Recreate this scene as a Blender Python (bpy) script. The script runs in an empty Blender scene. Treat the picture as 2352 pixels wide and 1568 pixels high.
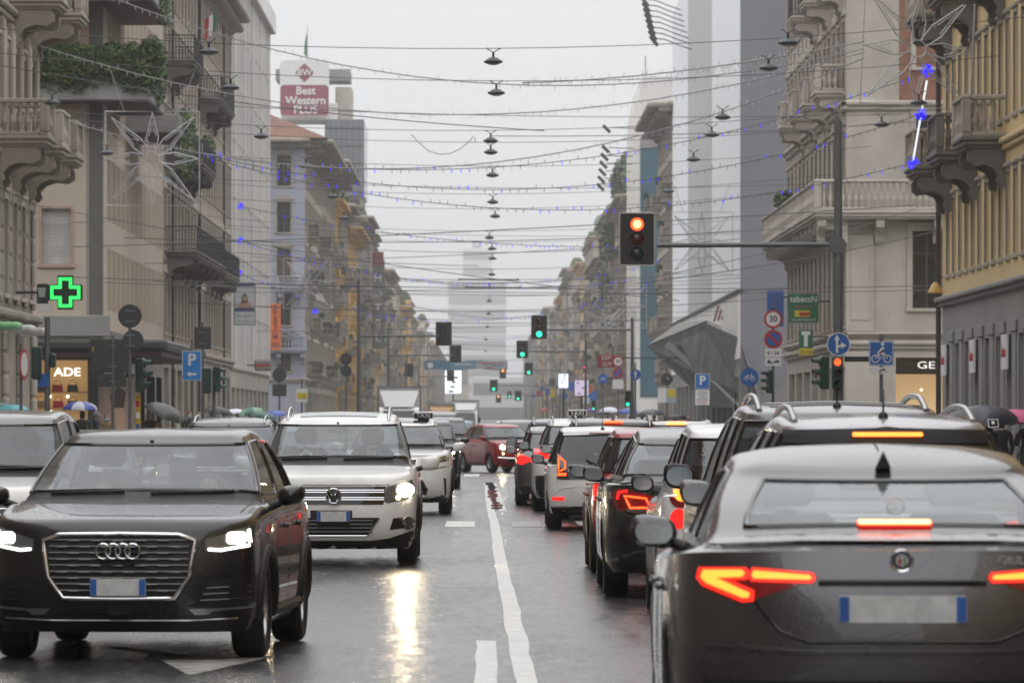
import bpy, bmesh, math, random
import numpy as np
from math import sin, cos, pi, radians, sqrt
from mathutils import Vector, Matrix
from mathutils.bvhtree import BVHTree
random.seed(7)
SC = bpy.context.scene
COL = SC.collection
# ---------------------------------------------------------------- camera
# measured on the photograph at a width of 2352: focal length FPX, vanishing point VPX, horizon HOR, eye height EYE
FPX, VPX, HOR, EYE = 12000.0, 1112.0, 968.0, 1.55
cam = bpy.data.cameras.new('camera')
cam.sensor_width = 36.0
cam.lens = FPX / 2352 * 36.0
cam.shift_x = (1176 - VPX) / 2352
cam.shift_y = (HOR - 783.5) / 2352
cam.clip_start = 0.5
cam.clip_end = 6000
cam.dof.use_dof = True
cam.dof.focus_distance = 58
cam.dof.aperture_fstop = 8.0
camo = bpy.data.objects.new('camera', cam)
COL.objects.link(camo)
camo.location = (0, 0, EYE)
camo.rotation_euler = (radians(90), 0, 0)
SC.camera = camo
# ---------------------------------------------------------------- overcast sky, soft sun, exposure
SUN_EL, SUN_AZ = 72.0, 200.0
world = bpy.data.worlds.new('World')
SC.world = world
world.use_nodes = True
nt = world.node_tree
nt.nodes.clear()
wo = nt.nodes.new('ShaderNodeOutputWorld')
bg = nt.nodes.new('ShaderNodeBackground')
sky = nt.nodes.new('ShaderNodeTexSky')
sky.sky_type = 'NISHITA'
sky.sun_disc = False
sky.sun_elevation = radians(SUN_EL)
sky.sun_rotation = radians(SUN_AZ)
sky.air_density = 1.0
sky.dust_density = 4.0
skybg = nt.nodes.new('ShaderNodeBackground')
skybg.inputs['Strength'].default_value = 0.05
hs = nt.nodes.new('ShaderNodeHueSaturation')
hs.inputs['Saturation'].default_value = 0.15
nt.links.new(sky.outputs[0], hs.inputs['Color'])
nt.links.new(hs.outputs[0], skybg.inputs['Color'])
# the rain cloud layer over it: an even grey, a little brighter towards the zenith
tc = nt.nodes.new('ShaderNodeTexCoord')
sep = nt.nodes.new('ShaderNodeSeparateXYZ')
nt.links.new(tc.outputs['Generated'], sep.inputs[0])
ramp = nt.nodes.new('ShaderNodeValToRGB')
ramp.color_ramp.elements[0].position = 0.0
ramp.color_ramp.elements[0].color = (0.70, 0.71, 0.725, 1)
ramp.color_ramp.elements[1].position = 1.0
ramp.color_ramp.elements[1].color = (1.62, 1.63, 1.66, 1)
nt.links.new(sep.outputs[2], ramp.inputs[0])
nt.links.new(ramp.outputs[0], bg.inputs['Color'])
bg.inputs['Strength'].default_value = 1.02
mixw = nt.nodes.new('ShaderNodeMixShader')
mixw.inputs[0].default_value = 0.93
nt.links.new(skybg.outputs[0], mixw.inputs[1])
nt.links.new(bg.outputs[0], mixw.inputs[2])
nt.links.new(mixw.outputs[0], wo.inputs['Surface'])
sun = bpy.data.lights.new('sun', 'SUN')
sun.energy = 0.6
sun.angle = radians(110)
sun.color = (1.0, 0.97, 0.93)
suno = bpy.data.objects.new('sun', sun)
COL.objects.link(suno)
_d = Vector((sin(radians(SUN_AZ)) * cos(radians(SUN_EL)), cos(radians(SUN_AZ)) * cos(radians(SUN_EL)), sin(radians(SUN_EL))))
suno.rotation_euler = _d.to_track_quat('Z', 'Y').to_euler()
suno.location = (0, -20, 60)
SC.view_settings.view_transform = 'Standard'
SC.view_settings.look = 'None'
SC.view_settings.exposure = 0.24
SC.view_settings.gamma = 1.0
SC.view_settings.use_curve_mapping = False
SC.cycles.use_denoising = True
SC.cycles.max_bounces = 8
SC.cycles.transparent_max_bounces = 16
SC.cycles.volume_bounces = 3
SC.cycles.sample_clamp_indirect = 25.0

# ---------------------------------------------------------------- helpers
def at(px, py, Y):
    """point of the place seen at photograph pixel (px, py) of a 2352 wide picture, Y metres away"""
    return Vector(((px - VPX) * Y / FPX, Y, EYE - (py - HOR) * Y / FPX))

def tag(o, label=None, cat=None, group=None, kind=None):
    if label: o['label'] = label
    if cat: o['category'] = cat
    if group: o['group'] = group
    if kind: o['kind'] = kind
    return o

def link(o, parent=None):
    COL.objects.link(o)
    if parent is not None: o.parent = parent
    return o

def empty(name, loc=(0, 0, 0), rz=0.0, parent=None, **k):
    o = bpy.data.objects.new(name, None)
    o.empty_display_size = 0.2
    o.location = loc
    o.rotation_euler = (0, 0, rz)
    link(o, parent)
    return tag(o, **k)

def mesh_obj(name, me, parent=None, loc=None, rot=None, scale=None, **k):
    o = bpy.data.objects.new(name, me)
    if loc is not None: o.location = loc
    if rot is not None: o.rotation_euler = rot
    if scale is not None: o.scale = scale
    link(o, parent)
    return tag(o, **k)

def copy_tree(o, parent=None):
    c = o.copy()
    link(c, parent)
    for ch in o.children: copy_tree(ch, c)
    return c

class MB:
    """collects faces for one mesh"""
    def __init__(s):
        s.v = []; s.f = []; s.m = []; s.mats = []
    def mat(s, m):
        if m not in s.mats: s.mats.append(m)
        return s.mats.index(m)
    def add(s, vs, fs, m=None):
        b = len(s.v)
        s.v += [tuple(p) for p in vs]
        i = s.mat(m) if m is not None else 0
        for f in fs:
            s.f.append(tuple(b + j for j in f)); s.m.append(i)
        return s
    def box(s, x0, x1, y0, y1, z0, z1, m=None, M=None):
        vs = [Vector(p) for p in ((x0,y0,z0),(x1,y0,z0),(x1,y1,z0),(x0,y1,z0),(x0,y0,z1),(x1,y0,z1),(x1,y1,z1),(x0,y1,z1))]
        if M is not None: vs = [M @ p for p in vs]
        return s.add(vs, [(0,3,2,1),(4,5,6,7),(0,1,5,4),(1,2,6,5),(2,3,7,6),(3,0,4,7)], m)
    def bbox(s, x0, x1, y0, y1, z0, z1, b=0.01, m=None, M=None):
        """box with its upper and outer edges chamfered"""
        b = min(b, (x1-x0)*.45, (y1-y0)*.45, (z1-z0)*.45)
        vs = []
        for z, k in ((z0, b), (z0+b, 0), (z1-b, 0), (z1, b)):
            if k:
                ring = ((x0+b,y0+b),(x1-b,y0+b),(x1-b,y1-b),(x0+b,y1-b))
                ring = (ring[0],ring[0],ring[1],ring[1],ring[2],ring[2],ring[3],ring[3])
            else:
                ring = ((x0,y0+b),(x0+b,y0),(x1-b,y0),(x1,y0+b),(x1,y1-b),(x1-b,y1),(x0+b,y1),(x0,y1-b))
            vs += [Vector((x, y, z)) for x, y in ring]
        if M is not None: vs = [M @ p for p in vs]
        fs = []
        for r in range(3):
            for i in range(8):
                j = (i+1) % 8
                fs.append((r*8+i, r*8+j, (r+1)*8+j, (r+1)*8+i))
        fs.append(tuple(range(24, 32))); fs.append(tuple(range(7, -1, -1)))
        return s.add(vs, fs, m)
    def tube(s, pts, r, n=6, m=None, cap=True, closed=False):
        pts = [Vector(p) for p in pts]
        K = len(pts)
        rs = r if isinstance(r, (list, tuple)) else [r]*K
        vs = []
        up = None
        for i, p in enumerate(pts):
            if closed: t = pts[(i+1) % K] - pts[i-1]
            else: t = pts[min(i+1, K-1)] - pts[max(i-1, 0)]
            if t.length < 1e-9: t = Vector((0,0,1))
            t.normalize()
            if up is None:
                up = Vector((0,0,1)) if abs(t.z) < .9 else Vector((1,0,0))
            a = t.cross(up)
            if a.length < 1e-6:
                up = Vector((1,0,0)) if abs(t.x) < .9 else Vector((0,1,0)); a = t.cross(up)
            a.normalize(); b = a.cross(t); b.normalize(); up = b
            for j in range(n):
                q = 2*pi*j/n
                vs.append(p + a*(cos(q)*rs[i]) + b*(sin(q)*rs[i]))
        fs = []
        for i in range(K if closed else K-1):
            i2 = (i+1) % K
            for j in range(n):
                k = (j+1) % n
                fs.append((i*n+j, i*n+k, i2*n+k, i2*n+j))
        if cap and not closed:
            fs.append(tuple(range(n-1, -1, -1))); fs.append(tuple((K-1)*n+j for j in range(n)))
        return s.add(vs, fs, m)
    def lathe(s, prof, n=16, m=None, M=None, a0=0, a1=2*pi):
        """prof: list of (r, z) turned about z"""
        full = abs(a1-a0-2*pi) < 1e-6
        nn = n if full else n+1
        vs = []
        for r, z in prof:
            for j in range(nn):
                q = a0+(a1-a0)*j/n
                p = Vector((r*cos(q), r*sin(q), z))
                vs.append(M @ p if M is not None else p)
        fs = []
        for i in range(len(prof)-1):
            for j in range(n):
                k = (j+1) % nn
                fs.append((i*nn+j, i*nn+k, (i+1)*nn+k, (i+1)*nn+j))
        return s.add(vs, fs, m)
    def prism(s, poly, y0, y1, m=None, M=None):
        """poly of (x, z) extruded along y"""
        n = len(poly)
        vs = [Vector((x, y0, z)) for x, z in poly] + [Vector((x, y1, z)) for x, z in poly]
        if M is not None: vs = [M @ p for p in vs]
        fs = [tuple(range(n)), tuple(range(2*n-1, n-1, -1))]
        fs += [(i, n+i, n+(i+1) % n, (i+1) % n) for i in range(n)]
        return s.add(vs, fs, m)
    def mesh(s, name, mat=None, smooth=None, fix=True):
        me = bpy.data.meshes.new(name)
        me.from_pydata(s.v, [], s.f)
        if s.mats:
            for m in s.mats: me.materials.append(m)
            me.polygons.foreach_set('material_index', s.m)
        elif mat is not None: me.materials.append(mat)
        if fix:
            bm = bmesh.new(); bm.from_mesh(me)
            bmesh.ops.recalc_face_normals(bm, faces=bm.faces[:])
            bm.to_mesh(me); bm.free()
        if smooth is not None:
            me.polygons.foreach_set('use_smooth', [True]*len(me.polygons))
            me.set_sharp_from_angle(angle=radians(smooth))
        me.update()
        return me
    def build(s, name, mat=None, parent=None, smooth=None, loc=None, rot=None, **k):
        return mesh_obj(name, s.mesh(name, mat, smooth), parent, loc, rot, **k)

# ---------------------------------------------------------------- materials
MATS = {}
def mat(name, col=(.5,.5,.5), rough=.5, metal=0.0, coat=0.0, emit=None, strength=0.0, var=0.12, vscale=3.0, bump=0.0, bscale=40.0,
        rvar=0.1, spec=0.5, stain=0.0, stain_col=None, coords='Object', streak=None, trans=0.0, alpha=1.0):
    if name in MATS: return MATS[name]
    m = bpy.data.materials.new(name)
    m.use_nodes = True
    t = m.node_tree
    b = t.nodes['Principled BSDF']
    b.inputs['Roughness'].default_value = rough
    b.inputs['Metallic'].default_value = metal
    b.inputs['Coat Weight'].default_value = coat
    b.inputs['Coat Roughness'].default_value = 0.03
    b.inputs['Specular IOR Level'].default_value = spec
    b.inputs['Alpha'].default_value = alpha
    c4 = (*col, 1)
    b.inputs['Base Color'].default_value = c4
    if emit:
        b.inputs['Emission Color'].default_value = (*emit, 1)
        b.inputs['Emission Strength'].default_value = strength
    if trans: b.inputs['Transmission Weight'].default_value = trans
    if var or bump or rvar or stain:
        tc = t.nodes.new('ShaderNodeTexCoord')
        src = tc.outputs[coords]
        if streak:
            mp = t.nodes.new('ShaderNodeMapping'); mp.inputs['Scale'].default_value = streak
            t.links.new(src, mp.inputs[0]); src = mp.outputs[0]
        nz = t.nodes.new('ShaderNodeTexNoise')
        nz.inputs['Scale'].default_value = vscale
        nz.inputs['Detail'].default_value = 6
        t.links.new(src, nz.inputs['Vector'])
        if var:
            mr = t.nodes.new('ShaderNodeMapRange')
            mr.inputs[1].default_value = .3; mr.inputs[2].default_value = .7
            mr.inputs[3].default_value = 1-var; mr.inputs[4].default_value = 1+var
            t.links.new(nz.outputs['Fac'], mr.inputs[0])
            mx = t.nodes.new('ShaderNodeMix'); mx.data_type = 'RGBA'; mx.blend_type = 'MULTIPLY'
            mx.inputs[0].default_value = 1
            mx.inputs[6].default_value = c4
            t.links.new(mr.outputs[0], mx.inputs[7])
            out = mx.outputs[2]
            if stain:
                n2 = t.nodes.new('ShaderNodeTexNoise'); n2.inputs['Scale'].default_value = vscale*.35; n2.inputs['Detail'].default_value = 8
                n2.inputs['Roughness'].default_value = .7
                t.links.new(src, n2.inputs['Vector'])
                r2 = t.nodes.new('ShaderNodeMapRange'); r2.inputs[1].default_value = .48; r2.inputs[2].default_value = .68
                r2.inputs[3].default_value = 0; r2.inputs[4].default_value = stain
                t.links.new(n2.outputs['Fac'], r2.inputs[0])
                m2 = t.nodes.new('ShaderNodeMix'); m2.data_type = 'RGBA'
                t.links.new(r2.outputs[0], m2.inputs[0]); t.links.new(out, m2.inputs[6])
                m2.inputs[7].default_value = (*(stain_col or (col[0]*.35, col[1]*.34, col[2]*.32)), 1)
                out = m2.outputs[2]
            t.links.new(out, b.inputs['Base Color'])
        if rvar:
            mr = t.nodes.new('ShaderNodeMapRange')
            mr.inputs[1].default_value = .3; mr.inputs[2].default_value = .7
            mr.inputs[3].default_value = max(0.02, rough-rvar); mr.inputs[4].default_value = min(1, rough+rvar)
            t.links.new(nz.outputs['Fac'], mr.inputs[0]); t.links.new(mr.outputs[0], b.inputs['Roughness'])
        if bump:
            n3 = t.nodes.new('ShaderNodeTexNoise'); n3.inputs['Scale'].default_value = bscale; n3.inputs['Detail'].default_value = 4
            t.links.new(tc.outputs[coords], n3.inputs['Vector'])
            bp = t.nodes.new('ShaderNodeBump'); bp.inputs['Strength'].default_value = bump; bp.inputs['Distance'].default_value = .02
            t.links.new(n3.outputs['Fac'], bp.inputs['Height']); t.links.new(bp.outputs[0], b.inputs['Normal'])
    MATS[name] = m
    return m

def paint(name, col, metal=0.0, rough=.32, drops=1.0):
    """wet car paint: clear coat with rain drops"""
    if name in MATS: return MATS[name]
    m = bpy.data.materials.new(name); m.use_nodes = True
    t = m.node_tree; b = t.nodes['Principled BSDF']
    b.inputs['Metallic'].default_value = metal
    b.inputs['Coat Weight'].default_value = .85
    b.inputs['Coat Roughness'].default_value = .02
    tc = t.nodes.new('ShaderNodeTexCoord')
    nz = t.nodes.new('ShaderNodeTexNoise'); nz.inputs['Scale'].default_value = 2.5; nz.inputs['Detail'].default_value = 8
    t.links.new(tc.outputs['Object'], nz.inputs['Vector'])
    mr = t.nodes.new('ShaderNodeMapRange'); mr.inputs[1].default_value = .3; mr.inputs[2].default_value = .7
    mr.inputs[3].default_value = .85; mr.inputs[4].default_value = 1.12
    t.links.new(nz.outputs['Fac'], mr.inputs[0])
    mx = t.nodes.new('ShaderNodeMix'); mx.data_type = 'RGBA'; mx.blend_type = 'MULTIPLY'; mx.inputs[0].default_value = 1
    mx.inputs[6].default_value = (*col, 1); t.links.new(mr.outputs[0], mx.inputs[7])
    # road grime gathers low on the body
    sp = t.nodes.new('ShaderNodeSeparateXYZ'); t.links.new(tc.outputs['Object'], sp.inputs[0])
    m3 = t.nodes.new('ShaderNodeMapRange'); m3.inputs[1].default_value = .15; m3.inputs[2].default_value = .6
    m3.inputs[3].default_value = .3; m3.inputs[4].default_value = 0
    t.links.new(sp.outputs[2], m3.inputs[0])
    mm = t.nodes.new('ShaderNodeMath'); mm.operation = 'MULTIPLY'
    t.links.new(m3.outputs[0], mm.inputs[0]); t.links.new(nz.outputs['Fac'], mm.inputs[1])
    m4 = t.nodes.new('ShaderNodeMix'); m4.data_type = 'RGBA'
    t.links.new(mm.outputs[0], m4.inputs[0]); t.links.new(mx.outputs[2], m4.inputs[6]); m4.inputs[7].default_value = (.09, .08, .07, 1)
    t.links.new(m4.outputs[2], b.inputs['Base Color'])
    r2 = t.nodes.new('ShaderNodeMapRange'); r2.inputs[3].default_value = rough-.08; r2.inputs[4].default_value = rough+.12
    t.links.new(nz.outputs['Fac'], r2.inputs[0]); t.links.new(r2.outputs[0], b.inputs['Roughness'])
    vo = t.nodes.new('ShaderNodeTexVoronoi'); vo.inputs['Scale'].default_value = 55
    t.links.new(tc.outputs['Object'], vo.inputs['Vector'])
    v2 = t.nodes.new('ShaderNodeMapRange'); v2.inputs[1].default_value = .0; v2.inputs[2].default_value = .35; v2.inputs[3].default_value = 1; v2.inputs[4].default_value = 0
    t.links.new(vo.outputs['Distance'], v2.inputs[0])
    bp = t.nodes.new('ShaderNodeBump'); bp.inputs['Strength'].default_value = .25*drops; bp.inputs['Distance'].default_value = .004
    t.links.new(v2.outputs[0], bp.inputs['Height'])
    t.links.new(bp.outputs[0], b.inputs['Coat Normal'])
    bp2 = t.nodes.new('ShaderNodeBump'); bp2.inputs['Strength'].default_value = .1*drops; bp2.inputs['Distance'].default_value = .004
    t.links.new(v2.outputs[0], bp2.inputs['Height']); t.links.new(bp2.outputs[0], b.inputs['Normal'])
    MATS[name] = m
    return m

def glass(name, tint=(.75,.8,.8), refl=.35, rough=.02, fog=0.0, fogcol=(.5,.55,.55)):
    """thin window glass: part clear, part mirror (more at a low angle), with a little mist"""
    if name in MATS: return MATS[name]
    m = bpy.data.materials.new(name); m.use_nodes = True
    t = m.node_tree; t.nodes.clear()
    o = t.nodes.new('ShaderNodeOutputMaterial')
    tr = t.nodes.new('ShaderNodeBsdfTransparent'); tr.inputs[0].default_value = (*tint, 1)
    gl = t.nodes.new('ShaderNodeBsdfGlossy'); gl.inputs['Roughness'].default_value = rough; gl.inputs[0].default_value = (.95,.97,1,1)
    df = t.nodes.new('ShaderNodeBsdfDiffuse'); df.inputs[0].default_value = (*fogcol, 1)
    lw = t.nodes.new('ShaderNodeLayerWeight'); lw.inputs['Blend'].default_value = .5
    pw = t.nodes.new('ShaderNodeMath'); pw.operation = 'POWER'; pw.inputs[1].default_value = 4.8
    t.links.new(lw.outputs['Facing'], pw.inputs[0])
    fr = t.nodes.new('ShaderNodeMapRange'); fr.inputs[3].default_value = refl*.28; fr.inputs[4].default_value = 1.0
    t.links.new(pw.outputs[0], fr.inputs[0])
    mx = t.nodes.new('ShaderNodeMixShader')
    m1 = t.nodes.new('ShaderNodeMixShader')
    tc = t.nodes.new('ShaderNodeTexCoord')
    nz = t.nodes.new('ShaderNodeTexNoise'); nz.inputs['Scale'].default_value = 3; nz.inputs['Detail'].default_value = 8
    t.links.new(tc.outputs['Object'], nz.inputs['Vector'])
    mr = t.nodes.new('ShaderNodeMapRange'); mr.inputs[1].default_value = .3; mr.inputs[2].default_value = .75
    mr.inputs[3].default_value = fog*.6; mr.inputs[4].default_value = fog*1.3
    t.links.new(nz.outputs['Fac'], mr.inputs[0])
    t.links.new(mr.outputs[0], m1.inputs[0]); t.links.new(tr.outputs[0], m1.inputs[1]); t.links.new(df.outputs[0], m1.inputs[2])
    vo = t.nodes.new('ShaderNodeTexVoronoi'); vo.inputs['Scale'].default_value = 60
    t.links.new(tc.outputs['Object'], vo.inputs['Vector'])
    bp = t.nodes.new('ShaderNodeBump'); bp.inputs['Strength'].default_value = .12; bp.inputs['Distance'].default_value = .003
    t.links.new(vo.outputs['Distance'], bp.inputs['Height']); t.links.new(bp.outputs[0], gl.inputs['Normal'])
    t.links.new(fr.outputs[0], mx.inputs[0]); t.links.new(m1.outputs[0], mx.inputs[1]); t.links.new(gl.outputs[0], mx.inputs[2])
    t.links.new(mx.outputs[0], o.inputs[0])
    MATS[name] = m
    return m

def emis(name, col, strength):
    if name in MATS: return MATS[name]
    m = mat(name, tuple(min(.8, c) for c in col), .4, emit=col, strength=strength, var=0, rvar=0)
    return m

BLACK = mat('black plastic', (.008,.008,.009), .5, bump=.15, bscale=120)
TRIM = mat('gloss black trim', (.008,.008,.009), .12, coat=.6)
RUBBER = mat('tyre rubber', (.012,.012,.012), .6, bump=.3, bscale=60)
CHROME = mat('chrome', (.75,.76,.78), .12, metal=1.0, var=.05)
ALLOY = mat('alloy rim', (.42,.42,.43), .3, metal=1.0)
DARKALLOY = mat('dark alloy rim', (.08,.08,.085), .35, metal=.8)
STEEL = mat('galvanised steel', (.22,.23,.24), .5, metal=.35, stain=.3)
DARKSTEEL = mat('dark steel', (.035,.037,.04), .5, metal=.3)
PLATE = mat('number plate white', (.62,.63,.63), .45, var=.16, vscale=14)
PLATEBLUE = mat('number plate blue', (.03,.12,.42), .4)
MIRRORG = mat('mirror glass', (.55,.6,.62), .04, metal=1.0, bump=.02, bscale=90)
LENS = mat('clear lamp lens', (.17,.18,.19), .12, metal=.6, coat=1)
REDLENS = mat('red lamp lens', (.22,.006,.008), .12, coat=1)
AMBER = mat('amber lens', (.5,.16,.02), .15, coat=1)
HEADLIT = emis('headlamp lit', (1.0, .93, .78), 22)
HEADWARM = emis('headlamp lit warm', (1.0, .80, .50), 120)
DRL = emis('daytime lamp strip', (1.0, .96, .86), 5)
BRAKE = emis('brake lamp lit', (1.0, .055, .008), 4)
BRAKEHOT = emis('brake lamp hot', (1.0, .215, .026), 2.6)
GLOWRED = emis('red lamp glow', (.95, .022, .012), 1.3)
TAILLIT = emis('tail lamp lit', (.9, .012, .010), 1.5)
SEAT = mat('seat cloth', (.03,.03,.033), .8)
DASH = mat('dashboard', (.03,.03,.032), .6)
GLASSF = glass('windscreen glass', (.82,.88,.87), .26, fog=.11, fogcol=(.55,.61,.62))
GLASSS = glass('side glass', (.42,.46,.46), .35)
GLASSD = glass('dark rear glass', (.07,.08,.085), .40, fog=.02)
GLASSR = glass('misted rear glass', (.66,.73,.73), .22, fog=.22, fogcol=(.42,.47,.47))

FONT = bpy.data.fonts.load('<builtin>') if False else None
def text_mesh(txt, size, m, depth=.004, align='CENTER', bold=0.0, sx=1.0):
    cu = bpy.data.curves.new('lettering', 'FONT')
    cu.body = txt; cu.size = size; cu.align_x = align; cu.align_y = 'CENTER'
    cu.extrude = depth; cu.offset = bold; cu.resolution_u = 3
    o = bpy.data.objects.new('lettering', cu)
    me = bpy.data.meshes.new_from_object(o)
    bpy.data.objects.remove(o); bpy.data.curves.remove(cu)
    # stand it up facing -Y
    for v in me.vertices:
        x, y, z = v.co
        v.co = (x*sx, -z, y)
    me.materials.clear(); me.materials.append(m)
    me.name = 'lettering'
    return me

def lettering(txt, size, m, parent, loc, rz=0.0, name='lettering', **k):
    return mesh_obj(name, text_mesh(txt, size, m, **k), parent, loc, (0, 0, rz))

def circle_pts(r, n=24, cx=0, cz=0, rx=None):
    return [(cx+(rx or r)*cos(2*pi*i/n), cz+r*sin(2*pi*i/n)) for i in range(n)]

def rrect(x0, x1, z0, z1, r, n=4):
    r = min(r, (x1-x0)*.49, (z1-z0)*.49)
    out = []
    for cx, cz, a in ((x1-r, z1-r, 0), (x0+r, z1-r, 90), (x0+r, z0+r, 180), (x1-r, z0+r, 270)):
        for i in range(n+1):
            q = radians(a+90*i/n)
            out.append((cx+r*cos(q), cz+r*sin(q)))
    return out
# ---------------------------------------------------------------- people and umbrellas (bodies grown before the street exists)
def grow(name, nodes, edges, root=0, sub=2):
    """one continuous body from a skeleton: nodes of (x, y, z, r) or (x, y, z, rx, ry)"""
    me = bpy.data.meshes.new(name); me.from_pydata([n[:3] for n in nodes], edges, [])
    o = bpy.data.objects.new(name, me); COL.objects.link(o)
    o.modifiers.new('skin', 'SKIN'); o.modifiers.new('sub', 'SUBSURF').levels = sub
    sv = me.skin_vertices[0].data if me.skin_vertices else None
    if sv is None:
        bm = bmesh.new(); bm.from_mesh(me); bm.verts.layers.skin.verify(); bm.to_mesh(me); bm.free(); sv = me.skin_vertices[0].data
    for i, n in enumerate(nodes):
        sv[i].radius = (n[3], n[4] if len(n) > 4 else n[3]); sv[i].use_root = (i == root)
    bpy.context.view_layer.update()
    out = bpy.data.meshes.new_from_object(o.evaluated_get(bpy.context.evaluated_depsgraph_get()))
    bpy.data.objects.remove(o); return out
def hand(nodes, edges, wi, w, d, n_):
    """palm and five fingers from wrist node wi; d = direction the hand points, n_ = thumb side"""
    w = Vector(w); d = Vector(d).normalized(); n_ = Vector(n_).normalized(); c = d.cross(n_)
    k = len(nodes); nodes.append((*(w+d*.05), .028, .018)); edges.append((wi, k))
    kn = len(nodes); nodes.append((*(w+d*.085), .033, .016)); edges.append((k, kn))
    for j, (off, ln) in enumerate(((.028,.065),(.010,.075),(-.009,.07),(-.026,.055))):
        a = w+d*.10+n_*off; q = len(nodes)
        nodes.append((*(a+d*ln*.45+c*.004), .0085)); edges.append((kn, q)); nodes.append((*(a+d*ln*.75+c*.03), .0075)); edges.append((q, q+1))
    q = len(nodes); nodes.append((*(w+d*.06+n_*.04), .010)); edges.append((k, q)); nodes.append((*(w+d*.095+n_*.055+c*.012), .009)); edges.append((q, q+1))
def person_mesh(name, arm_up=True, walk=.18, seated=False):
    """faces -Y, feet on z = 0, 1.74 m tall"""
    N, E = [], []
    def add(p, r, par=None):
        N.append((*p, *r) if isinstance(r, tuple) else (*p, r))
        if par is not None: E.append((par, len(N)-1))
        return len(N)-1
    z0 = .95
    pel = add((0,0,z0), (.15,.11)); w = add((0,-.005,z0+.16), (.145,.10), pel); ch = add((0,.01,z0+.34), (.17,.115), w); sh = add((0,.015,z0+.47), (.12,.085), ch)
    nk = add((0,.0,z0+.545), .055, sh); hd = add((0,-.02,z0+.62), (.072,.085), nk); h2 = add((0,-.012,z0+.70), (.078,.095), hd); h3 = add((0,0,z0+.765), (.055,.065), h2)
    nose = add((0,-.112,z0+.655), .012, hd)
    for s in (-1, 1):
        hp = add((s*.10,0,z0-.06), .095, pel)
        if seated:
            kn = add((s*.13,-.40,z0+.06), .062, hp); an = add((s*.13,-.74,z0-.10), .042, kn); add((s*.13,-.86,z0-.06), .036, an)
        else:
            kn = add((s*.105,-walk*s*.55-.01,z0-.45), .060, hp); an = add((s*.10,-walk*s+(.12 if s < 0 else 0),z0-.87), .042, kn); add((s*.11,-walk*s-.13+(.12 if s < 0 else 0),z0-.915), .034, an)
        so = add((s*.195,.02,z0+.45), .065, sh)
        if seated: el = add((s*.25,-.12,z0+.22), .047, so); wr = add((s*.16,-.38,z0+.24), .032, el); hand(N, E, wr, N[wr][:3], (0,-1,.2), (-s*.5,0,1))
        elif arm_up and s > 0: el = add((s*.25,-.06,z0+.18), .05, so); wr = add((s*.16,-.26,z0+.31), .034, el); hand(N, E, wr, N[wr][:3], (-.3,-.5,.8), (-1,-.2,0))
        else: el = add((s*.26,.02,z0+.17), .047, so); wr = add((s*.25,-.09,z0-.06), .032, el); hand(N, E, wr, N[wr][:3], (0,-.2,-1), (-s*.3,-1,0))
    me = grow(name, N, E); me['z0'] = z0
    if seated:
        for v in me.vertices: v.co.z -= z0
    return me
PBODY = {k: person_mesh('person_'+k, *a) for k, a in {'umbrella': (True, .16), 'walk': (False, .22), 'seat': (False, 0, True)}.items()}
SKIN = mat('skin', (.42,.26,.19), .5, var=.08); SHOE = mat('dark shoe', (.02,.018,.016), .5)
MASKM = mat('surgical mask', (.35,.52,.60), .7)
def person(label, loc, rz, pose, coat, trousers=(.02,.02,.025), hair=(.025,.018,.012), mask=False, hood=False, scale=1.0, group=None, coat_len=.30):
    me = PBODY[pose].copy(); me.name = 'body'
    cm = mat('coat %.2f %.2f %.2f' % coat, coat, .8, var=.25, vscale=6, bump=.3, bscale=20); tm = mat('trousers %.2f %.2f %.2f' % trousers, trousers, .8)
    hm = mat('hair %.2f %.2f %.2f' % hair, hair, .6)
    for m in (cm, tm, SKIN, SHOE, hm): me.materials.append(m)
    z0 = 0 if pose == 'seat' else .95
    for p in me.polygons:
        x, y, z = p.center
        p.use_smooth = True
        hx = abs(x) > .13
        if z > z0+.555: i = 2 if (y < -.02 and z < z0+.735 and not hood) else 4
        elif z > z0+.53: i = 2
        elif pose == 'seat': i = 2 if y < -.42 and z > .15 else (1 if z < .06 else 0)
        elif z < .09: i = 3
        else:
            hand_ = (pose == 'umbrella' and x > 0 and y < -.27 and z > 1.1) or (hx and x < 0 and z < .86 and z > .7 and abs(x) > .2) or (pose == 'walk' and abs(x) > .2 and z < .86)
            i = 2 if hand_ else (0 if z > z0-coat_len*.4 else 1)
        p.material_index = i
    o = mesh_obj('person', me, None, loc, (0,0,rz), (scale,)*3, label=label, cat='person', group=group)
    # coat skirt hangs over the hips; hair stands a little proud of the head
    if pose != 'seat':
        b = MB(); b.lathe([(.165,1.12),(.185,.98),(.20,z0-coat_len),(.17,z0-coat_len+.005)], 18, cm, Matrix.Diagonal((1,.78,1,1))); b.build('coat_skirt', None, o, smooth=60)
    b = MB(); zz = z0+.69
    b.lathe([(.001,.105),(.06,.095),(.093,.05),(.102,0),(.098,-.06),(.085,-.11 if hood else -.085)], 16, cm if hood else hm, Matrix.Translation((0,.022,zz)) @ Matrix.Diagonal((.86,1.0,1,1))); b.build('hood' if hood else 'hair', None, o, smooth=60)
    if mask:
        b = MB(); b.lathe([(.070,.045),(.086,.01),(.082,-.03),(.06,-.055)], 10, MASKM, Matrix.Translation((0,-.022,z0+.625)), pi*1.12, pi*1.88); b.build('mask', None, o, smooth=60)
    return o
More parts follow.
